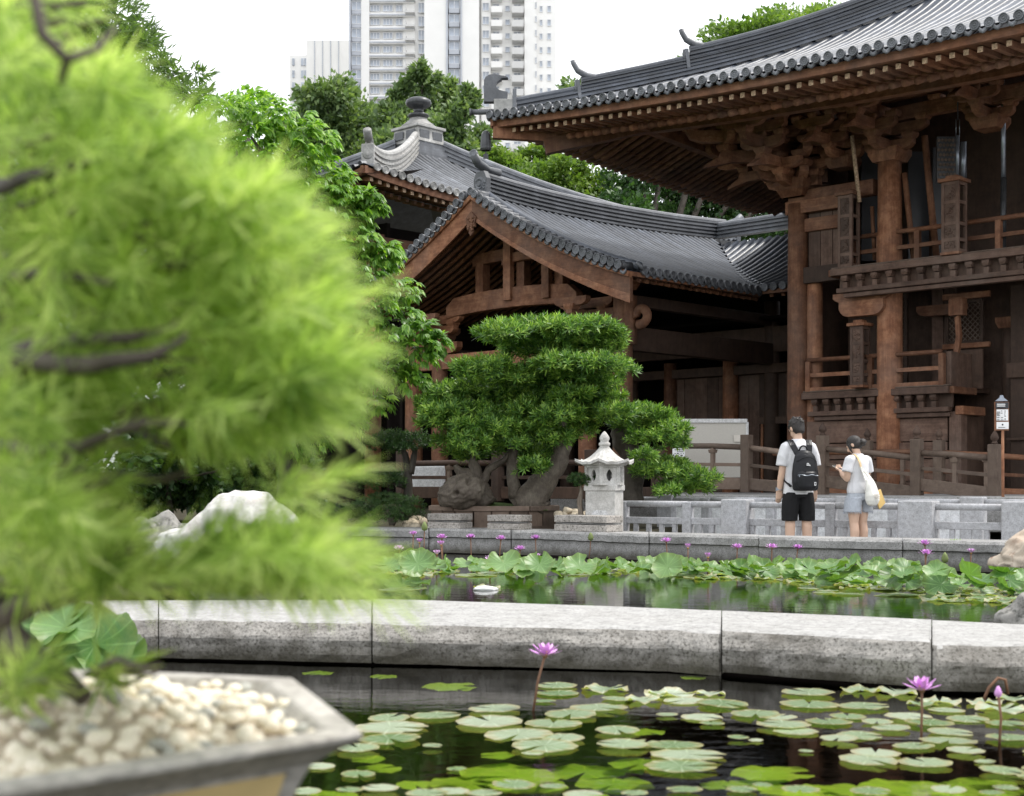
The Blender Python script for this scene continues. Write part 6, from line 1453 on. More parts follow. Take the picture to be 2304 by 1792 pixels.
sh = MB(); sh.loft([(0, -.002, .80, .193, .135), (0, -.002, .88, .185, .132), (0, -.002, 1.0, .178, .128), (0, -.004, 1.15, .180, .126), (0, -.008, 1.30, .188, .124), (0, -.008, 1.39, .178, .112), (0, -.005, 1.435, .132, .090), (0, .002, 1.465, .092, .080), (0, .008, 1.485, .074, .070)], 24)
for e in (-1, 1): limb(sh, [(e * .09, -.004, 1.395), (e * .155, -.008, 1.375), (e * .195, -.01, 1.27), (e * .213, -.01, 1.15)], [.072, .082, .078, .080], 18, .95)
shirt_me = remeshed('shirt', sh, M['white_cloth'], .009, 4)
st = MB(); st.loft([(0, .0, .92, .172, .12), (0, 0, .84, .188, .130), (0, 0, .76, .198, .132)], 24)
for e in (-1, 1): st.loft([(e * .085, 0, .82, .10, .125), (e * .096, 0, .70, .108, .122), (e * .108, 0, .58, .103, .115), (e * .112, 0, .472, .098, .108)], 20)
shorts_me = remeshed('shorts', st, M['black_cloth'], .009, 3)
so_ = MB()
for e in (-1, 1): limb(so_, [(e * .112, -.028, .045), (e * .118, .06, .042), (e * .127, .185, .03)], [.05, .05, .034], 14); so_.box((e * .12, .07, .008), .045, .135, .012)
shoes_me = remeshed('shoes', so_, M['white_cloth'], .008, 2)
for o in put(man, Mx, [('body', body_me, None), ('hair', hair_me, None), ('shirt', shirt_me, None), ('shorts', shorts_me, None), ('shoes', shoes_me, None)]): pass
wt = MB(); c = Vector((-.228, .052, .865)); wt.tube([c - ZV * .012, c + ZV * .012], .036, 14); wt.box(c + Vector((-.034, 0, 0)), .008, .018, .02)
for o in put(man, Mx, [('watch', wt.mesh('watch', M['metal']), None)]): pass
# backpack
bpk = thing('backpack', Mx @ Vector((0.012, -.2, .85)), 'black backpack with front pocket and small white marks worn by the man', 'backpack')
B0 = Vector((.018, -.205, 0))
bm2 = MB(); bm2.loft([(B0.x, B0.y, .845, .135, .055), (B0.x, B0.y, .865, .160, .085), (B0.x, B0.y, .95, .168, .10), (B0.x, B0.y + .005, 1.06, .166, .095), (B0.x, B0.y + .01, 1.18, .152, .085), (B0.x, B0.y + .02, 1.27, .128, .07), (B0.x, B0.y + .03, 1.325, .09, .05), (B0.x, B0.y + .04, 1.345, .04, .03)], 28)
pk = MB(); pk.loft([(B0.x, B0.y - .06, .865, .10, .05), (B0.x, B0.y - .062, .90, .132, .062), (B0.x, B0.y - .062, 1.02, .134, .062), (B0.x, B0.y - .056, 1.065, .126, .055), (B0.x, B0.y - .05, 1.085, .11, .04)], 24)
hd = MB(); hd.tube([Vector((B0.x + .052 * math.cos(a), B0.y + .065, 1.335 + .062 * math.sin(a))) for a in [math.pi * k / 10 for k in range(11)]], .010, 8)
stp = MB()
for e in (-1, 1):
    pts = [Vector((B0.x + e * .075, -.13, 1.30)), Vector((e * .105, -.105, 1.405)), Vector((e * .118, -.045, 1.465)), Vector((e * .125, .06, 1.44)), Vector((e * .13, .125, 1.33)), Vector((e * .15, .12, 1.12)), Vector((e * .185, .0, .98)), Vector((B0.x + e * .155, -.12, .90))]
    wd_ = [.034, .036, .036, .034, .03, .016, .012, .012]; V = []
    for i, p in enumerate(pts):
        tn = (pts[min(i + 1, 7)] - pts[max(i - 1, 0)]).normalized(); lat = Vector((1, 0, 0)) - tn * tn.x; lat.normalize(); nn = tn.cross(lat)
        for (s_, d_) in ((-1, -1), (1, -1), (1, 1), (-1, 1)): V.append(p + lat * (s_ * wd_[i]) + nn * (d_ * .009))
    stp.add(V, [(i * 4 + k, (i + 1) * 4 + k, (i + 1) * 4 + (k + 1) % 4, i * 4 + (k + 1) % 4) for i in range(7) for k in range(4)])
fb = B0.y - .128
zip_ = MB(); zip_.tube([Vector((B0.x - .128 + .256 * k / 12, B0.y - .062 - .061 * math.sin(math.pi * (.08 + .84 * k / 12)) ** .5 - .003, 1.035 + .006 * math.sin(k))) for k in range(13)], .0045, 6); zip_.box((B0.x - .11, fb + .028, 1.028), .005, .004, .014)
seam = MB(); seam.tube([Vector((B0.x - .13 + .26 * k / 14, B0.y - .088 + .05 * abs(k / 7 - 1) ** 2.2, 1.20 + .055 * math.sin(math.pi * k / 14))) for k in range(15)], .004, 6)
lg = MB(); z = 1.165; yb = B0.y - .092
def dsh(x, zz_, w_, h_): lg.box((B0.x + x, yb - .004, zz_), w_, .006, h_)
for k, hgt in enumerate((.008, .013, .008)): lg.extrude([(-.005, 0), (.005, 0), (0, hgt)], (B0.x - .012 + .010 * k, yb - .003, z + .010), (1, 0, 0), (0, 0, 1), (0, -.006, 0))
lg.box((B0.x - .002, yb - .004, z + .007), .016, .005, .0025)
for x in (-.014, -.005, .004, .012, .021): dsh(x, z - .006 + RND.uniform(-.001, .001), .0026, .006)
dsh(.004, z - .011, .02, .0018); lg.tube([(B0.x + .026, yb - .005, z - .004), (B0.x + .030, yb - .005, z - .014), (B0.x + .022, yb - .005, z - .017)], .0025, 6)
pt = MB(); pt.box((B0.x + .085, B0.y - .106, .93), .012, .012, .021)
pb = MB(); pb.box((B0.x + .085, B0.y - .119, .935), .0065, .002, .007); pb.box((B0.x + .085, B0.y - .119, .92), .004, .002, .004)
parts = [('bag_body', remeshed('bag_body', bm2, M['black_leather'], .009, 4)), ('front_pocket', remeshed('front_pocket', pk, M['black_leather'], .008, 4)), ('carry_handle', hd.mesh('carry_handle', M['black_leather'], True)), ('shoulder_straps', stp.mesh('shoulder_straps', M['black_leather'])), ('zip', zip_.mesh('zip', M['metal'])), ('seam', seam.mesh('seam', M['black_cloth'])), ('printed_mark', lg.mesh('printed_mark', M['white'])), ('patch', pt.mesh('patch', M['white'])), ('patch_mark', pb.mesh('patch_mark', M['ink']))]
for o in put(bpk, Mx, [(n, m, None) for n, m in parts]): pass
# ---- woman
Dw = 17.4; Wx = Matrix.Translation(XD(1931, Dw, .02)) @ Matrix.Rotation(math.radians(36), 4, 'Z')
wom = thing('person', XD(1931, Dw, .02), 'person in white t-shirt and denim shorts looking down at a phone, hair in a bun', 'person')
b = MB()
for e in (-1, 1):
    limb(b, [(e * .07, 0, .74), (e * .080, .0, .62), (e * .078, .0, .45), (e * .08, -.014, .35), (e * .082, -.012, .25), (e * .082, 0, .085)], [.075, .078, .055, .057, .050, .032])
    limb(b, [(e * .085, -.015, .05), (e * .09, .06, .035), (e * .095, .14, .022)], [.036, .036, .024], 12)
    limb(b, [(e * .08, 0, 1.205), (e * .14, -.0, 1.195), (e * .185, .005, 1.08), (e * .17, .03, .99), (e * .11, .15, 1.045), (e * .055, .225, 1.085)], [.04, .042, .040, .038, .034, .023])
    hand(b, (e * .052, .228, 1.088), (-e * .25, .8, .25), (-e * .5, .2, 1), (-e * .4, 0, 1), .65, .9)
b.loft([(0, 0, .74, .11, .08), (0, 0, .84, .11, .08), (0, 0, .95, .10, .07), (0, 0, 1.08, .11, .075), (0, 0, 1.19, .105, .065), (0, .002, 1.25, .07, .052), (0, .01, 1.29, .047, .044)])
limb(b, [(0, 0, 1.25), (0, .022, 1.325), (0, .045, 1.38)], [.05, .043, .045])
HW_ = (0, .068, 1.405); Rw = head(b, HW_, math.radians(18), math.radians(34), .93)
wbody = remeshed('body', b, M['skin'], .0075)
h = MB(); tmp = MB(); ball(tmp, (0, -.018, .030), .088, .102, .095, 24); ball(tmp, (0, -.03, -.015), .082, .088, .075, 20); ball(tmp, (.01, -.125, -.03), .045, .042, .045, 14); ball(tmp, (-.02, -.135, -.045), .034, .03, .03, 12); ball(tmp, (.03, -.11, -.055), .03, .03, .03, 10)
for e in (-1, 1): limb(tmp, [(e * .074, .035, .03), (e * .078, .045, -.03), (e * .072, .05, -.10)], [.022, .016, .007], 10)
for k in range(30): a = RND.uniform(0, 6.28); p = Vector((.01 + .045 * math.cos(a), -.125 + .04 * math.sin(a), -.03 + RND.uniform(-.04, .04))); tmp.tube([p * .98, p + Vector((RND.uniform(-.02, .02), -.012, RND.uniform(-.02, .02)))], [.010, .004], 6)
h.add([Vector(HW_) + Rw @ (Vector(v) * .93) for v in tmp.v], tmp.f); whair = remeshed('hair', h, M['hair'], .007, 1)
sh = MB(); sh.loft([(0, 0, .815, .160, .115), (0, 0, .86, .162, .118), (0, 0, .95, .142, .105), (0, 0, 1.08, .148, .106), (0, 0, 1.18, .152, .10), (0, 0, 1.235, .132, .086), (0, .004, 1.278, .086, .070), (0, .010, 1.302, .062, .058)], 24)
for e in (-1, 1): limb(sh, [(e * .09, 0, 1.225), (e * .15, 0, 1.215), (e * .182, .004, 1.13), (e * .196, .008, 1.075)], [.06, .068, .066, .068], 18)
wshirt = remeshed('shirt', sh, M['white_cloth'], .008, 4)
st = MB(); st.loft([(0, 0, .86, .142, .104), (0, 0, .78, .165, .118), (0, 0, .73, .172, .120)], 24)
for e in (-1, 1): st.loft([(e * .08, 0, .76, .09, .115), (e * .098, 0, .68, .090, .118), (e * .108, 0, .585, .094, .120)], 20)
wshorts = remeshed('shorts', st, M['denim'], .008, 2)
fr = MB()
for e in (-1, 1):
    for k in range(40): a = 2 * math.pi * k / 40; x_, y_ = e * .108 + .091 * math.cos(a), .117 * math.sin(a); fr.tube([(x_, y_, .592), (x_ + RND.uniform(-.006, .006), y_, .572 - RND.random() * .012)], [.004, .002], 4)
so_ = MB()
for e in (-1, 1): limb(so_, [(e * .085, -.02, .04), (e * .09, .06, .036), (e * .097, .155, .026)], [.043, .043, .03], 14); so_.box((e * .09, .06, .008), .04, .12, .012)
wsh = remeshed('shoes', so_, M['white_cloth'], .008, 2)
for o in put(wom, Wx, [('body', wbody, None), ('hair', whair, None), ('shirt', wshirt, None), ('shorts', wshorts, None), ('shoes', wsh, None), ('frayed_hem', fr.mesh('frayed_hem', M['denim']), None)]): pass
ph = thing('phone', Wx @ Vector((0, .30, 1.10)), 'small phone held in both hands of the woman', 'phone')
x = MB(); x.box((-.01, .305, 1.125), .037, .072, .0045, (1, 0, 0), (0, .9, .42), (0, -.42, .9)); x2 = MB(); x2.box((-.01, .303, 1.131), .034, .068, .0015, (1, 0, 0), (0, .9, .42), (0, -.42, .9))
for o in put(ph, Wx, [('case', x.mesh('case', M['beige_pale']), None), ('screen', x2.mesh('screen', M['ink']), None)]): pass
# tote bag hanging from the left shoulder at the back, card envelope in it
tb_bag = thing('tote_bag', Wx @ Vector((-.02, -.2, .65)), 'cream canvas tote bag hanging at the hip of the woman', 'bag')
O = Vector((.005, -.215, 0)); bg_ = MB()
bg_.loft([(O.x, O.y, .665, .045, .028), (O.x, O.y, .682, .082, .048), (O.x, O.y, .73, .106, .066), (O.x, O.y, .79, .108, .068), (O.x, O.y + .01, .85, .096, .056), (O.x - .005, O.y + .02, .92, .085, .042), (O.x - .01, O.y + .035, .985, .058, .026)], 26)
stm = MB()
def ribbon(mb, pts, w_, th=.004):
    V = []; m = len(pts)
    for i, p in enumerate(pts):
        p = Vector(p); tn = (Vector(pts[min(i + 1, m - 1)]) - Vector(pts[max(i - 1, 0)])).normalized(); lat = Vector((1, 0, 0)) - tn * tn.x; lat.normalize(); nn = tn.cross(lat)
        ww = w_[i] if hasattr(w_, '__len__') else w_
        for (s_, d_) in ((-1, -1), (1, -1), (1, 1), (-1, 1)): V.append(p + lat * (s_ * ww) + nn * (d_ * th))
    mb.add(V, [(i * 4 + k, (i + 1) * 4 + k, (i + 1) * 4 + (k + 1) % 4, i * 4 + (k + 1) % 4) for i in range(m - 1) for k in range(4)] + [(0, 1, 2, 3), (4 * m - 1, 4 * m - 2, 4 * m - 3, 4 * m - 4)])
cs = MB(); ribbon(cs, [(-.045, -.175, .97), (-.07, -.14, 1.06), (-.09, -.115, 1.14)], [.03, .018, .012]); ribbon(cs, [(.04, -.175, .97), (0, -.15, 1.04), (-.06, -.128, 1.10), (-.09, -.118, 1.14)], [.03, .02, .014, .012])
ribbon(stm, [(-.09, -.118, 1.135), (-.10, -.108, 1.19), (-.098, -.075, 1.25), (-.09, -.02, 1.29), (-.085, .05, 1.275), (-.085, .095, 1.22)], .015, .005)
pr_ = MB(); 
for k in range(3): pr_.box((O.x - .01 + .01 * k, O.y - .0745, .80 - .022 * k), .05 - .01 * k, .003, .006)
for o in put(tb_bag, Wx, [('bag_body', remeshed('bag_body', bg_, M['canvas'], .008, 3), None), ('bag_neck', cs.mesh('bag_neck', M['canvas']), None), ('strap', stm.mesh('strap', M['strap']), None), ('faded_print', pr_.mesh('faded_print', M['beige_pale']), None)]): pass
en = thing('card_folder', Wx @ Vector((.12, -.2, .7)), 'tan card folder sticking out beside the tote bag', 'folder')
x = MB(); x.box((.155, -.205, .745), .075, .006, .095, Vector((.80, .12, .45)).normalized(), (0, 1, 0), Vector((-.45, 0, .85)).normalized()); x2 = MB(); x2.box((.15, -.194, .75), .07, .004, .09, Vector((.80, .12, .45)).normalized(), (0, 1, 0), Vector((-.45, 0, .85)).normalized())
for o in put(en, Wx, [('cover', x.mesh('cover', M['card']), None), ('back_cover', x2.mesh('back_cover', M['strap']), None)]): pass
# ------------------------------------------------------------------ water lilies
def pad_mesh(name, mat, rough=.03, rings=5, n=40, bowl=0.0, ruffle=0.0, notch=.16, seed=0):
    V = [(0, 0, 0)]; 
    for r in range(1, rings + 1):
        t = r / rings
        for k in range(n):
            a = notch + (2 * math.pi - 2 * notch * t * 0 - 2 * notch) * k / (n - 1)
            rr = t * (1 + .05 * math.sin(a * 2 + seed) * t + .025 * math.sin(a * 9 + seed * 3) * t ** 4)
            z = rough * (noise.noise(Vector((math.cos(a) * t * 2 + seed, math.sin(a) * t * 2, seed))) * t) + bowl * t * t + ruffle * t ** 2.5 * math.sin(a * 4 + seed * 5) + ruffle * .35 * t ** 4 * math.sin(a * 11 + seed)
            V.append((math.cos(a) * rr, math.sin(a) * rr, z))
    F = [(0, 1 + k, 2 + k) for k in range(n - 1)]
    for r in range(rings - 1):
        for k in range(n - 1): a0 = 1 + r * n + k; F.append((a0, a0 + n, a0 + n + 1, a0 + 1))
    me = bpy.data.meshes.new(name); me.from_pydata(V, [], F); me.materials.append(mat); me.polygons.foreach_set('use_smooth', [True] * len(F)); me.update(); return me
PADM = [pad_mesh('lily_pad', M['pad'], .035, seed=k * 1.7, ruffle=.0) for k in range(6)]
PADR = [pad_mesh('lily_pad', M['pad'], .05, seed=9 + k * 1.3, ruffle=.10, bowl=.05) for k in range(4)]
SUNK = [pad_mesh('sunken_leaf', M['sunk'], .08, seed=20 + k * 2.3, ruffle=.12) for k in range(3)]
LEAFM = [pad_mesh('lily_leaf', M['lily_leaf'], .10, seed=30 + k * 1.9, ruffle=.13, bowl=.22, notch=.22) for k in range(7)]
A5 = [(1555, 1052, 130), (1480, 1098, 65), (1900, 1085, 100), (1790, 1135, 160), (1630, 1172, 165), (1190, 1140, 150), (1160, 1215, 195), (1530, 1227, 170), (580, 1195, 120), (850, 1180, 150), (590, 1250, 210), (580, 1315, 180), (200, 1365, 90), (400, 1368, 130), (180, 1475, 90), (400, 1520, 105), (1330, 1290, 200), (1580, 1310, 130), (1480, 1355, 190), (1900, 1265, 130), (1930, 1345, 155), (2140, 1470, 80), (970, 1490, 60), (1550, 1008, 115), (100, 1620, 90), (350, 1610, 80), (530, 1600, 110), (800, 1630, 120), (940, 1620, 100), (1300, 1580, 130), (1530, 1590, 80), (1130, 1630, 100), (1700, 1640, 120), (2000, 1630, 80), (830, 1355, 60), (1410, 1400, 70)]
A6 = [(230, 1090, 130), (950, 1110, 170), (1260, 1120, 150), (640, 1165, 150), (780, 1185, 100), (800, 1225, 150), (870, 1265, 130), (1060, 1210, 130), (1170, 1180, 100), (1340, 1210, 90), (1420, 1245, 110), (1520, 1180, 130), (1640, 1215, 140), (1740, 1145, 100), (1860, 1195, 120), (2080, 1220, 110), (1760, 1270, 130), (1750, 1320, 150), (2100, 1300, 130), (1120, 1305, 110), (1240, 1290, 130), (1550, 1350, 125), (1330, 1390, 135), (1290, 1430, 175), (1615, 1445, 145), (1850, 1375, 110), (540, 1300, 65), (640, 1318, 45), (930, 1380, 45), (170, 1345, 160), (250, 1400, 210), (210, 1465, 200), (230, 1600, 100), (2060, 1490, 130), (680, 1575, 60), (330, 1185, 120), (390, 1220, 75), (130, 1170, 60), (2080, 1590, 80), (450, 1105, 160), (940, 1040, 150), (-20, 1340, 120), (1960, 1440, 60), (560, 1600, 90), (900, 1600, 110), (1300, 1610, 120), (1750, 1600, 110), (2000, 1620, 70)]
RUF = [(150, 1055, 150), (380, 1050, 90), (1240, 1030, 110), (1450, 1040, 130), (1960, 1100, 110), (2070, 1140, 150), (2120, 1080, 90), (1700, 1095, 120), (1600, 1110, 90)]
LIST = [(650 + .389 * x, 1150 + .389 * y, .389 * r, 0) for x, y, r in A5] + [(1450 + .391 * x, 1150 + .391 * y, .391 * r, 0) for x, y, r in A6] + [(1450 + .391 * x, 1150 + .391 * y, .391 * r, 1) for x, y, r in RUF] + [(650 + .389 * x, 1150 + .389 * y, .389 * r, 1) for x, y, r in ((1830, 1030, 130), (2050, 1090, 110), (2130, 1050, 70))]
LIST += [(RND.uniform(2330, 2900), RND.uniform(1580, 1780), RND.uniform(36, 64), 0) for _ in range(34)]
lab = ['pale flat lily pad floating on the front pond', 'ruffled lily pad with raised edges on the front pond']
gr = ['flat lily pads on the front pond', 'ruffled lily pads on the front pond']
def place(me, name, p, r, rot, tilt=(0, 0), sy=1.0):
    o = bpy.data.objects.new(name, me); COL.objects.link(o); o.location = p; o.scale = (r, r * sy, r); o.rotation_euler = (tilt[0], tilt[1], rot); return o
for i, (px, py, rp_, kind) in enumerate(LIST):
    if py > 1788: py = 1788
    p = WZ(px, py, 0.006 + .0012 * (i % 7)); r = rp_ * p.y / FPX
    o = place(RND.choice(PADR if kind else PADM), 'lily_pad', p, r, RND.uniform(0, 6.28), (RND.gauss(0, .015), RND.gauss(0, .015)), RND.uniform(.9, 1.05))
    wh = 'beside the pot' if px < 1000 else 'at the middle' if px < 1560 else 'right of the middle' if px < 1900 else 'near the right-hand flower stems' if px < 2320 else 'beyond the right edge'
    sz = '' if kind else 'small ' if r < .075 else 'broad ' if r > .125 else 'middling '
    tag(o, (('ruffled lily pad with raised edges ' if kind else sz + 'pale flat lily pad on the front pond ') + wh), 'lily pad', ('ruffled' if kind else sz + 'flat') + ' lily pads ' + wh)
for px, py, rp_ in ((1020, 1549, 46), (862, 1523, 32), (715, 1515, 34), (1010, 1545, 60), (830, 1709, 40), (1455, 1648, 40), (1560, 1525, 30), (1675, 1525, 22), (1120, 1700, 40)):
    p = WZ(px, py, -.012); o = place(RND.choice(SUNK), 'sunken_leaf', p, rp_ * p.y / FPX, RND.uniform(0, 6)); o.scale.z *= .25; tag(o, 'yellow-green leaf just under the surface of the front pond', 'leaf', 'sunken yellow-green leaves')
for k in range(30):
    py = RND.triangular(1690, 1800, 1792); px = RND.uniform(680, 2320); p = WZ(px, py, -RND.uniform(.02, .07)); o = place(RND.choice(SUNK), 'sunken_leaf', p, RND.uniform(.07, .15), RND.uniform(0, 6)); o.scale.z *= .25; tag(o, 'yellow-green leaf just under the surface of the front pond', 'leaf', 'sunken yellow-green leaves')
# flowers
def petal(b, base, az, el, L, w, cup=.3):
    d = Vector((math.cos(az) * math.cos(el), math.sin(az) * math.cos(el), math.sin(el))); s = Vector((-math.sin(az), math.cos(az), 0)); n = s.cross(d) * -1
    V = []
    for t, ww in ((0, .25), (.35, .85), (.65, 1.0), (.88, .55), (1, .04)):
        c = base + d * (L * t) + n * (cup * L * .25 * (t * t))
        V += [c - s * (w * ww) + n * (.10 * w), c, c + s * (w * ww) + n * (.10 * w)]
    b.add(V, [(i * 3 + k, i * 3 + k + 1, (i + 1) * 3 + k + 1, (i + 1) * 3 + k) for i in range(4) for k in range(2)])
def flower(top, base, D_, label, group=None, openness=1.0, pale=False, big=False, name='lily_flower', stemm='stem'):
    t = thing(name, base, label, 'flower', group); R = D_ / 2
    b = MB(); md = (base + top) / 2 + Vector((RND.uniform(-.02, .02), 0, 0)) * (top - base).length; b.tube([base - ZV * .05, md, top - ZV * R * .25], [.0055 if big else .007, .005 if big else .0065, .0055 if big else .0065], 6); b.build('stem', M[stemm], t, True)
    mt = M['petal_pale'] if pale else M['petal']; rings = ((7, .25, 1.0), (7, .62, .95), (6, 1.0, .8))
    if big:
        for (n, el, l) in rings:
            for k in range(n): x = MB(); petal(x, top - ZV * R * .3, 2 * math.pi * k / n + el * 3 + RND.uniform(-.1, .1), lerp(1.45, el, openness), R * 1.05 * l, R * .16); x.build('petal', mt if RND.random() < .8 else M['petal_pale'], t, True)
    else:
        x = MB()
        for (n, el, l) in rings:
            for k in range(n): petal(x, top - ZV * R * .3, 2 * math.pi * k / n + el * 3 + RND.uniform(-.1, .1), lerp(1.45, el, openness), R * 1.05 * l, R * .18)
        x.build('petals', mt, t, True)['kind'] = 'stuff'
    x = MB(); x.lathe([(.0, R * .0), (R * .16, R * .02), (R * .20, R * .28), (R * .12, R * .36), (0, R * .34)], top - ZV * R * .28, 10); x.build('stamens', M['stamen'], t, True)
    x = MB(); x.lathe([(0, -R * .16), (R * .15, -R * .05), (R * .17, R * .1), (0, R * .12)], top - ZV * R * .3, 8); x.build('calyx', M[stemm], t, True)
    return t
def bud(top, base, h, label, group=None, mt='stem_green', tip=None):
    t = thing('lily_bud', base, label, 'flower bud', group); b = MB(); b.tube([base - ZV * .05, (base + top) / 2 + Vector((.01, 0, 0)), top], .0055, 6); b.build('stem', M['stem'], t, True)
    x = MB(); x.lathe([(0, 0), (h * .26, h * .15), (h * .33, h * .42), (h * .2, h * .78), (.003, h)], top - ZV * h * .4, 10); x.build('bud', M[tip or mt], t, True); return t
def up(px, py, D): return W(px, py, D)
def fl(px, py, by, bx=None, size=.14, **kw):
    base = WZ(bx or px, by, 0); top = W(px, py, base.y); return flower(top, base, size, **kw)
fl(1226, 1465, 1600, 1196, .155, label='violet lily flower on a tall brown stem in front of the causeway middle', big=True)
fl(2074, 1542, 1660, 2072, .150, label='open violet lily flower on a straight stem at the right of the front pond', big=True)
b0 = WZ(2247, 1672, 0); bud(W(2246, 1560, b0.y), b0, .045, 'pink half-open lily bud on a straight stem near the right edge', None, 'petal')
b0 = WZ(2205, 1570, 0); t = thing('bent_stem', b0, 'bent brown stem arching over the pads near the right edge', 'stem'); x = MB(); x.tube([b0 - ZV * .05, W(2225, 1548, b0.y), W(2246, 1526, b0.y), W(2262, 1530, b0.y), W(2268, 1562, b0.y)], .0075, 8); x.build('stem', M['stem'], t, True)
FL = [(930, 1201, 1275, .8, 0), (994, 1208, 1272, 1, 0), (992, 1224, 1280, .6, 0), (898, 1234, 1270, .9, 1), (983, 1245, 1278, .6, 1), (1059, 1208, 1262, .9, 0), (1127, 1211, 1268, 1, 0), (1170, 1234, 1272, 1, 0), (1205, 1210, 1258, .9, 0), (1103, 1257, 1283, .9, 1), (1208, 1252, 1280, .7, 1), (1287, 1260, 1285, .8, 1), (1499, 1216, 1274, 1, 0), (1548, 1231, 1275, .5, 0), (1593, 1252, 1290, .5, 0), (1659, 1230, 1282, 1, 0), (1737, 1230, 1288, 1.05, 0), (1795, 1232, 1276, .9, 0), (1900, 1239, 1272, .9, 0), (2044, 1247, 1275, .4, 1), (2081, 1222, 1305, 1.05, 0), (2084, 1244, 1312, 1.1, 0), (2185, 1242, 1290, .6, 1), (944, 1219, 1270, .5, 0)]
ORD = ['leftmost', 'second', 'third', 'fourth', 'fifth', 'sixth', 'seventh', 'eighth', 'ninth', 'tenth', 'eleventh', 'twelfth', 'thirteenth', 'fourteenth', 'fifteenth', 'sixteenth', 'seventeenth', 'eighteenth', 'nineteenth', 'twentieth']
FL.sort(); cnt_ = [0, 0]
def nm_(pale):
    k = ORD[cnt_[pale]]; cnt_[pale] += 1; w_ = k + (' from the left of' if k != 'leftmost' else ' of')
    return w_ + (' the pale pink flowers low in the far lily bed' if pale else ' the violet flowers standing above the far lily bed')
for px, py, by, op, pale in FL: fl(px, py, by + 6, px + RND.uniform(-4, 4), .155 if op > .8 else .13, label=nm_(pale), group=('violet flowers on the far pond', 'pale flowers on the far pond')[pale], openness=min(1, op), pale=bool(pale))
for px, py, by, lb in ((955, 1187, 1283, 'greenish lily bud on a tall stem below the leftmost granite block'), (1329, 1210, 1262, 'small lily bud below the white lantern'), (2126, 1258, 1312, 'green lily bud beside the tallest pair of violet flowers')):
    b0 = WZ(px - 6, by, 0); bud(W(px, py, b0.y), b0, .11, lb)
# leaves of the far pond
EDGE_X = [500, 860, 1000, 1200, 1450, 1700, 1780, 1850, 2000, 2250, 2400]; EDGE_Y = [1282, 1284, 1284, 1287, 1286, 1292, 1298, 1310, 1316, 1334, 1340]
def far_leaf(px, py, r, lift, tl, raised):
    p = WZ(px, py, lift); c = far_at(px)
    if p.y > c.y - .25: p = XD(px, c.y - .25 - RND.random() * .3, lift)
    mesh = RND.choice(LEAFM) if raised else RND.choice(PADR + PADM)
    if raised:
        t = place(mesh, 'lily_leaf', p, r, RND.uniform(0, 6.28)); t.rotation_euler = (RND.gauss(.26, .34), RND.gauss(0, .36), RND.uniform(-3.1, 3.1)); t.rotation_mode = 'ZYX'
        wz_ = 'below the granite blocks' if px < 1240 else 'between the lantern and the man' if px < 1700 else 'below the couple' if px < 1960 else 'near the marbled rock'
        tag(t, 'raised wavy lily leaf of the far bed ' + wz_, 'lily leaf', 'raised lily leaves ' + wz_)
    else:
        t = place(mesh, 'lily_pad', p, r, RND.uniform(0, 6.28), (RND.gauss(0, .03), RND.gauss(0, .03))); wz_ = 'left of the lantern reflection' if px < 1350 else 'right of the lantern reflection'
        tag(t, 'flat lily pad at the edge of the far lily bed ' + wz_, 'lily pad', 'flat far lily pads ' + wz_)
    return p
for k in range(180):
    px = RND.uniform(700, 2330); e = interp(px, EDGE_X, EDGE_Y); top_ = 1262 + (px - 700) * .012
    f = RND.random(); py = lerp(top_, e, f); lift = .02 + (.38 if px < 1320 else .24 if px < 1850 else .32) * (1 - f) * RND.random() ** .6
    hid = 1330 < px < 1460 and f < .5
    far_leaf(px, py, RND.uniform(.09, .155), lift * (0.4 if hid else 1), 0, True)
for k in range(120):
    px = RND.uniform(760, 2330); e = interp(px, EDGE_X, EDGE_Y); far_leaf(px, e + 10 - RND.random() * 26, RND.uniform(.10, .17), .008, 0, False)
for px, py, r, l in ((905, 1318, .16, .02), (925, 1325, .15, .03), (890, 1326, .17, .01), (940, 1312, .12, .06), (1095, 1322, .12, .01)): far_leaf(px, py, r, l, 0, py < 1322)
for k in range(46):
    px = RND.uniform(1500, 2330); e = interp(px, EDGE_X, EDGE_Y); far_leaf(px, e + 4 + RND.random() * (22 if px > 1750 else 10), RND.uniform(.09, .15), .008, 0, False)
# big lotus leaves at the lower left, by the near causeway
for px, py, r, lift, rx in ((95, 1424, .17, .10, .5), (150, 1412, .15, .17, .7), (215, 1450, .19, .10, .75), (45, 1482, .14, .05, .2), (250, 1480, .16, .06, .5), (20, 1440, .15, .12, .6)):
    p = W(px, py, 6.3); p.z = max(p.z, lift); t = place(LEAFM[int(px) % 7], 'lotus_leaf', p, r, RND.uniform(-1, 1)); t.rotation_mode = 'ZYX'; t.rotation_euler = (rx, RND.uniform(-.2, .2), RND.uniform(-1, 1)); tag(t, 'large upright lotus leaf behind the blurred tree trunk at the lower left', 'lotus leaf', 'lotus leaves at the lower left')
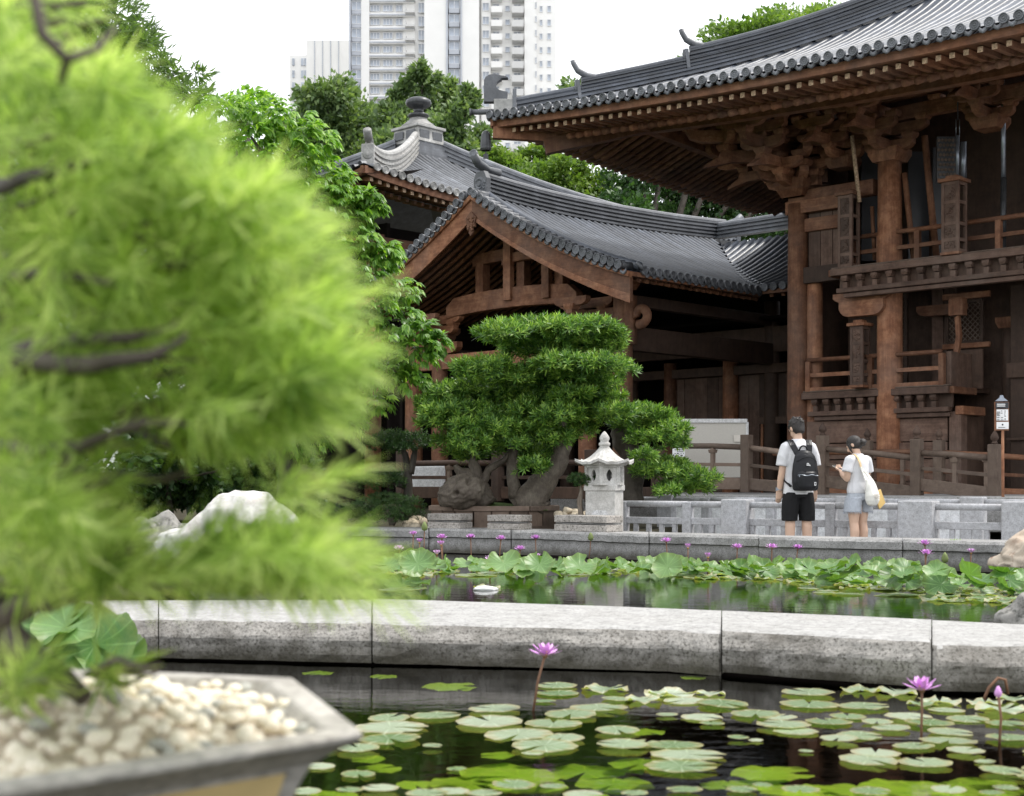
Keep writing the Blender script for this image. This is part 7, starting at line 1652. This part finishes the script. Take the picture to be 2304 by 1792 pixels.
# ------------------------------------------------------------------ blurred potted tree close to the camera
RZ = 0.647
V1, V0, V2 = Vector((-.209, 2.0, 0)), Vector((-.585, 1.625, 0)), Vector((-.39, 2.54, 0))
PC = Vector((-.766, 2.165, 0)); hexv = [V1, V0, PC * 2 - V2, PC * 2 - V1, PC * 2 - V0, V2]
hexv = [Vector((q.x, q.y, 0)) for q in hexv]
pot = thing('bonsai_pot', PC + ZV * .2, 'large grey hexagonal pot with ochre panels close to the camera at the lower left', 'pot')
def ring(s, z): return [PC + (q - PC) * s + ZV * z for q in hexv]
x = MB(); prof = [(1.0, RZ), (1.0, RZ - .012), (.93, RZ - .03), (.87, RZ - .05), (.84, RZ - .075), (.80, RZ - .12), (.74, RZ - .22), (.68, RZ - .34), (.66, RZ - .36), (.2, RZ - .36)]
prin = [(.90, RZ), (.85, RZ - .03), (.78, RZ - .05), (.2, RZ - .05)]
V = []
for s, z in prof[::-1] + prin: V += ring(s, z)
m = len(prof) + len(prin); F = [(i * 6 + k, i * 6 + (k + 1) % 6, (i + 1) * 6 + (k + 1) % 6, (i + 1) * 6 + k) for i in range(m - 1) for k in range(6)]
x.add(V, F); x.build('pot_body', M['pot'], pot, bevel=.012)
for k in range(6):
    a, c = hexv[k], hexv[(k + 1) % 6]; f = lambda u, s, z: PC + (a.lerp(c, u) - PC) * s + ZV * z
    x = MB(); x.add([f(.10, .866, RZ - .058), f(.90, .866, RZ - .058), f(.87, .732, RZ - .27), f(.13, .732, RZ - .27), f(.10, .80, RZ - .058), f(.90, .80, RZ - .058), f(.87, .67, RZ - .27), f(.13, .67, RZ - .27)], [(0, 1, 2, 3), (7, 6, 5, 4), (0, 4, 5, 1), (1, 5, 6, 2), (2, 6, 7, 3), (3, 7, 4, 0)]); x.build('ochre_panel', M['pot_inset'], pot)
x = MB(); x.add(ring(.84, RZ - .034) + [PC + ZV * (RZ + .02)], [(k, (k + 1) % 6, 6) for k in range(6)]); x.build('soil', M['rock_cream'], pot)
# low stone stand that carries the pot
stn = MB(); stn.lathe([(.42, -.9), (.40, -.7), (.34, .1), (.45, .22), (.45, .286)], PC, 12); tag(stn.build('pot_stand', M['stone'], bevel=.01), 'round stone stand under the foreground pot, below the picture', 'stand')
# pebbles
PEB = []
for k in range(6):
    bm = bmesh.new(); bmesh.ops.create_icosphere(bm, subdivisions=2, radius=1)
    for v in bm.verts: n = v.co.normalized(); s = 1 + .18 * noise.noise(n * 1.4 + Vector((k * 3, 0, 0))); v.co = Vector((n.x * 1.15, n.y * .95, n.z * .75)) * s
    me = bpy.data.meshes.new('pebble'); bm.to_mesh(me); bm.free(); me.materials.append(M['pebble_grey'] if k == 5 else M['pebble']); me.polygons.foreach_set('use_smooth', [True] * len(me.polygons)); PEB.append(me)
def inhex(p, s):
    for k in range(6):
        a, c = PC + (hexv[k] - PC) * s, PC + (hexv[(k + 1) % 6] - PC) * s
        if (c - a).cross(p - a).z * ((hexv[1] - hexv[0]).cross(PC - hexv[0]).z) < 0: return False
    return True
npb = 0; tries = 0; spots = []
while npb < 290 and tries < 9000:
    tries += 1; p = PC + Vector((RND.uniform(-.1, .62), RND.uniform(-.6, .6), 0))
    if not inhex(p, .89) or p.x / p.y * FPX + CX < -90: continue
    if any((p - q).length < .0225 for q in spots): continue
    spots.append(p); npb += 1; k = RND.choice([0, 1, 2, 3, 4, 0, 1, 2, 3, 5]); r = RND.uniform(.0105, .016)
    mound = .055 * max(0, 1 - (p - PC).length / .45); o = place(PEB[k], 'pebble', p + ZV * (RZ - .036 + mound + r * .6 + (.012 if RND.random() < .3 else 0)), r, RND.uniform(0, 6), (RND.gauss(0, .3), RND.gauss(0, .3)))
    tag(o, 'grey pebble among the cream pebbles in the foreground pot' if k == 5 else 'cream pebble covering the soil of the foreground pot', 'pebble', 'grey pebbles in the pot' if k == 5 else 'cream pebbles in the pot')
# tree
fg = thing('potted_tree', PC + ZV * (RZ - .03), 'blurred bright green soft-needled tree growing in the foreground pot', 'tree')
def B(px, py, D): return W(px, py, D)
br = MB()
def wig(pts, r, n=6):
    fine, fr = [], []
    for i in range(len(pts) - 1):
        for k in range(n):
            t = k / n; p = pts[i].lerp(pts[i + 1], t); fine.append(p + Vector((noise.noise(p * 9), 0, noise.noise(p * 9 + Vector((5, 0, 0))))) * .012); fr.append(lerp(r[i], r[i + 1], t))
    fine.append(pts[-1]); fr.append(r[-1]); br.tube(fine, fr, 8)
wig([PC + ZV * (RZ - .05), B(0, 1480, 2.16), B(-30, 1380, 2.16), B(-60, 1100, 2.2), B(-20, 800, 2.2), B(40, 500, 2.25), B(130, 120, 2.3), B(60, -80, 2.3)], [.045, .038, .036, .032, .028, .02, .012, .008])
wig([B(20, 1430, 2.1), B(100, 1490, 2.05), B(190, 1570, 2.0)], [.022, .017, .014])
wig([B(0, 1410, 2.15), B(70, 1350, 2.1), B(140, 1330, 2.05), B(250, 1340, 2.0)], [.024, .02, .014, .006])
wig([B(-40, 1270, 2.15), B(160, 1250, 2.05), B(430, 1290, 2.0), B(560, 1340, 2.0), B(700, 1330, 1.98)], [.02, .014, .010, .008, .004])
wig([B(-60, 760, 2.2), B(150, 770, 2.1), B(300, 740, 2.0), B(430, 710, 1.98)], [.024, .017, .012, .005])
wig([B(-60, 900, 2.2), B(200, 930, 2.1), B(450, 900, 2.05), B(640, 840, 2.0)], [.02, .014, .009, .004])
wig([B(-20, 1050, 2.2), B(200, 1090, 2.1), B(420, 1060, 2.0)], [.02, .012, .005]); wig([B(0, 600, 2.2), B(250, 560, 2.1), B(520, 520, 2.0), B(660, 560, 2.0)], [.02, .013, .008, .004])
wig([B(40, 450, 2.2), B(250, 380, 2.1), B(480, 400, 2.05)], [.015, .009, .004]); wig([B(130, 130, 2.3), B(170, 60, 2.25), B(240, 40, 2.2)], [.012, .008, .004]); wig([B(110, 200, 2.3), B(230, 240, 2.2), B(380, 300, 2.1)], [.012, .008, .004])
wig([B(-40, 860, 1.9), B(60, 815, 1.6), B(200, 825, 1.5), B(330, 800, 1.45), B(420, 750, 1.45)], [.016, .012, .010, .007, .003])
wig([B(-20, 790, 1.8), B(120, 775, 1.6), B(280, 760, 1.5), B(400, 720, 1.5)], [.012, .009, .006, .002]); wig([B(70, -20, 1.35), B(95, 70, 1.35), B(150, 120, 1.36), B(140, 190, 1.4)], [.006, .006, .005, .003]); wig([B(150, 120, 1.36), B(215, 105, 1.38), B(260, 60, 1.4)], [.005, .004, .002])
wig([B(-30, 420, 1.8), B(60, 400, 1.6), B(190, 360, 1.5), B(270, 375, 1.5)], [.012, .008, .005, .002]); wig([B(-30, 640, 1.8), B(130, 610, 1.6), B(260, 640, 1.5)], [.010, .007, .003]); wig([B(330, 620, 1.7), B(470, 580, 1.55), B(580, 590, 1.5)], [.006, .005, .002]); wig([B(-20, 1010, 1.8), B(180, 1000, 1.6), B(330, 960, 1.5), B(450, 965, 1.5)], [.011, .008, .005, .002])
br.build('trunk', M['bark'], fg, True)
BLB = [(90, 10, 130, 60, 30), (100, 90, 120, 110, 45), (200, 205, 115, 95, 60), (60, 300, 150, 130, 60), (300, 315, 140, 100, 85), (430, 380, 115, 90, 80), (200, 420, 200, 130, 90), (400, 460, 170, 120, 90), (530, 480, 105, 85, 75), (610, 560, 150, 110, 95), (350, 600, 220, 130, 95), (100, 560, 170, 160, 80), (690, 650, 110, 90, 75), (520, 690, 180, 110, 90), (720, 760, 95, 80, 60), (300, 780, 190, 120, 80), (120, 820, 170, 140, 75), (620, 820, 150, 90, 85), (500, 900, 180, 100, 85), (680, 890, 80, 70, 50), (250, 930, 180, 100, 75), (90, 1010, 150, 110, 65), (530, 950, 130, 40, 36), (150, 1090, 130, 80, 70), (700, 1085, 40, 20, 5), (80, 1180, 130, 110, 60), (200, 1235, 120, 50, 50), (420, 1288, 120, 28, 44), (560, 1258, 110, 35, 45), (700, 1240, 100, 60, 60), (770, 1290, 70, 45, 40), (170, 1285, 140, 55, 45), (600, 1300, 80, 18, 4), (300, 1500, 80, 35, 14), (60, 1530, 60, 25, 7)]
tw_ = MB()
for (px, py, rx, ry, ns) in BLB:          # fine twigs through every spray
    o_ = B(max(-60, px - rx * 1.3), py + ry * .5, 2.15)
    for k in range(5):
        a = RND.uniform(-1.3, 1.3); e_ = B(px + rx * .8 * math.cos(a), py + ry * .7 * math.sin(a), RND.uniform(1.5, 2.3)); m_ = o_.lerp(e_, .5) + Vector((0, RND.uniform(-.03, .03), RND.uniform(-.03, .02)))
        tw_.tube([o_, m_, e_], [.006, .0045, .002], 5)
tw_.build('twigs', M['bark'], fg, True)['kind'] = 'stuff'
Ps, Ds, Ns, Ls = [], [], [], []
for (px, py, rx, ry, ns) in BLB:
    px -= 28; rx *= .92
    for _ in range(int(ns * 1.25)):
        a = RND.uniform(0, 2 * math.pi); r = math.sqrt(RND.random()) * .95; D = RND.uniform(1.45, 2.3)
        qx, qy = px + rx * r * math.cos(a), py + ry * r * math.sin(a)
        if D < 1.75 and RND.random() < .8 and any(x0 < qx < x1 and y0 < qy < y1 for x0, x1, y0, y1 in ((0, 400, 735, 850), (60, 200, 0, 170), (0, 240, 360, 420), (60, 250, 600, 650), (380, 560, 575, 615), (0, 420, 960, 1020), (250, 420, 420, 470))): continue
        if noise.noise(Vector((qx * .0045, qy * .0125, D * 1.2))) < .14 and RND.random() < .88: continue
        p = B(px + rx * r * math.cos(a), py + ry * r * math.sin(a), D); ctr = B(-40, py + (py - 700) * .1 + 60, 2.2)
        ax = (p - ctr).normalized() * .9 + Vector((RND.gauss(.15, .3), RND.gauss(0, .4), RND.gauss(.05, .22))); ax.normalize()
        s1 = ax.orthogonal().normalized(); s2 = ax.cross(s1); ph = RND.uniform(0, 6); SL = RND.uniform(.06, .13); nn = RND.randint(28, 40)
        for j in range(nn):
            h = j / nn; aa = ph + j * 2.4; op = lerp(.85, .15, h) + RND.gauss(0, .12)
            d = ax * math.cos(op) + (s1 * math.cos(aa) + s2 * math.sin(aa)) * math.sin(op)
            Ps.append(p + ax * SL * (h - .5)); Ds.append(d - ZV * .05); Ns.append(ax + Vector((0, -.2, .3))); Ls.append(RND.uniform(.045, .085) * (1.1 - .3 * h))
V, F = leaves(np.array([tuple(q) for q in Ps]), np.array([tuple(q) for q in Ds]), np.array([tuple(q) for q in Ns]), np.array(Ls), np.full(len(Ps), .033), .18)
link('crown', npmesh('crown', V, F, M['leaf_near']), fg)
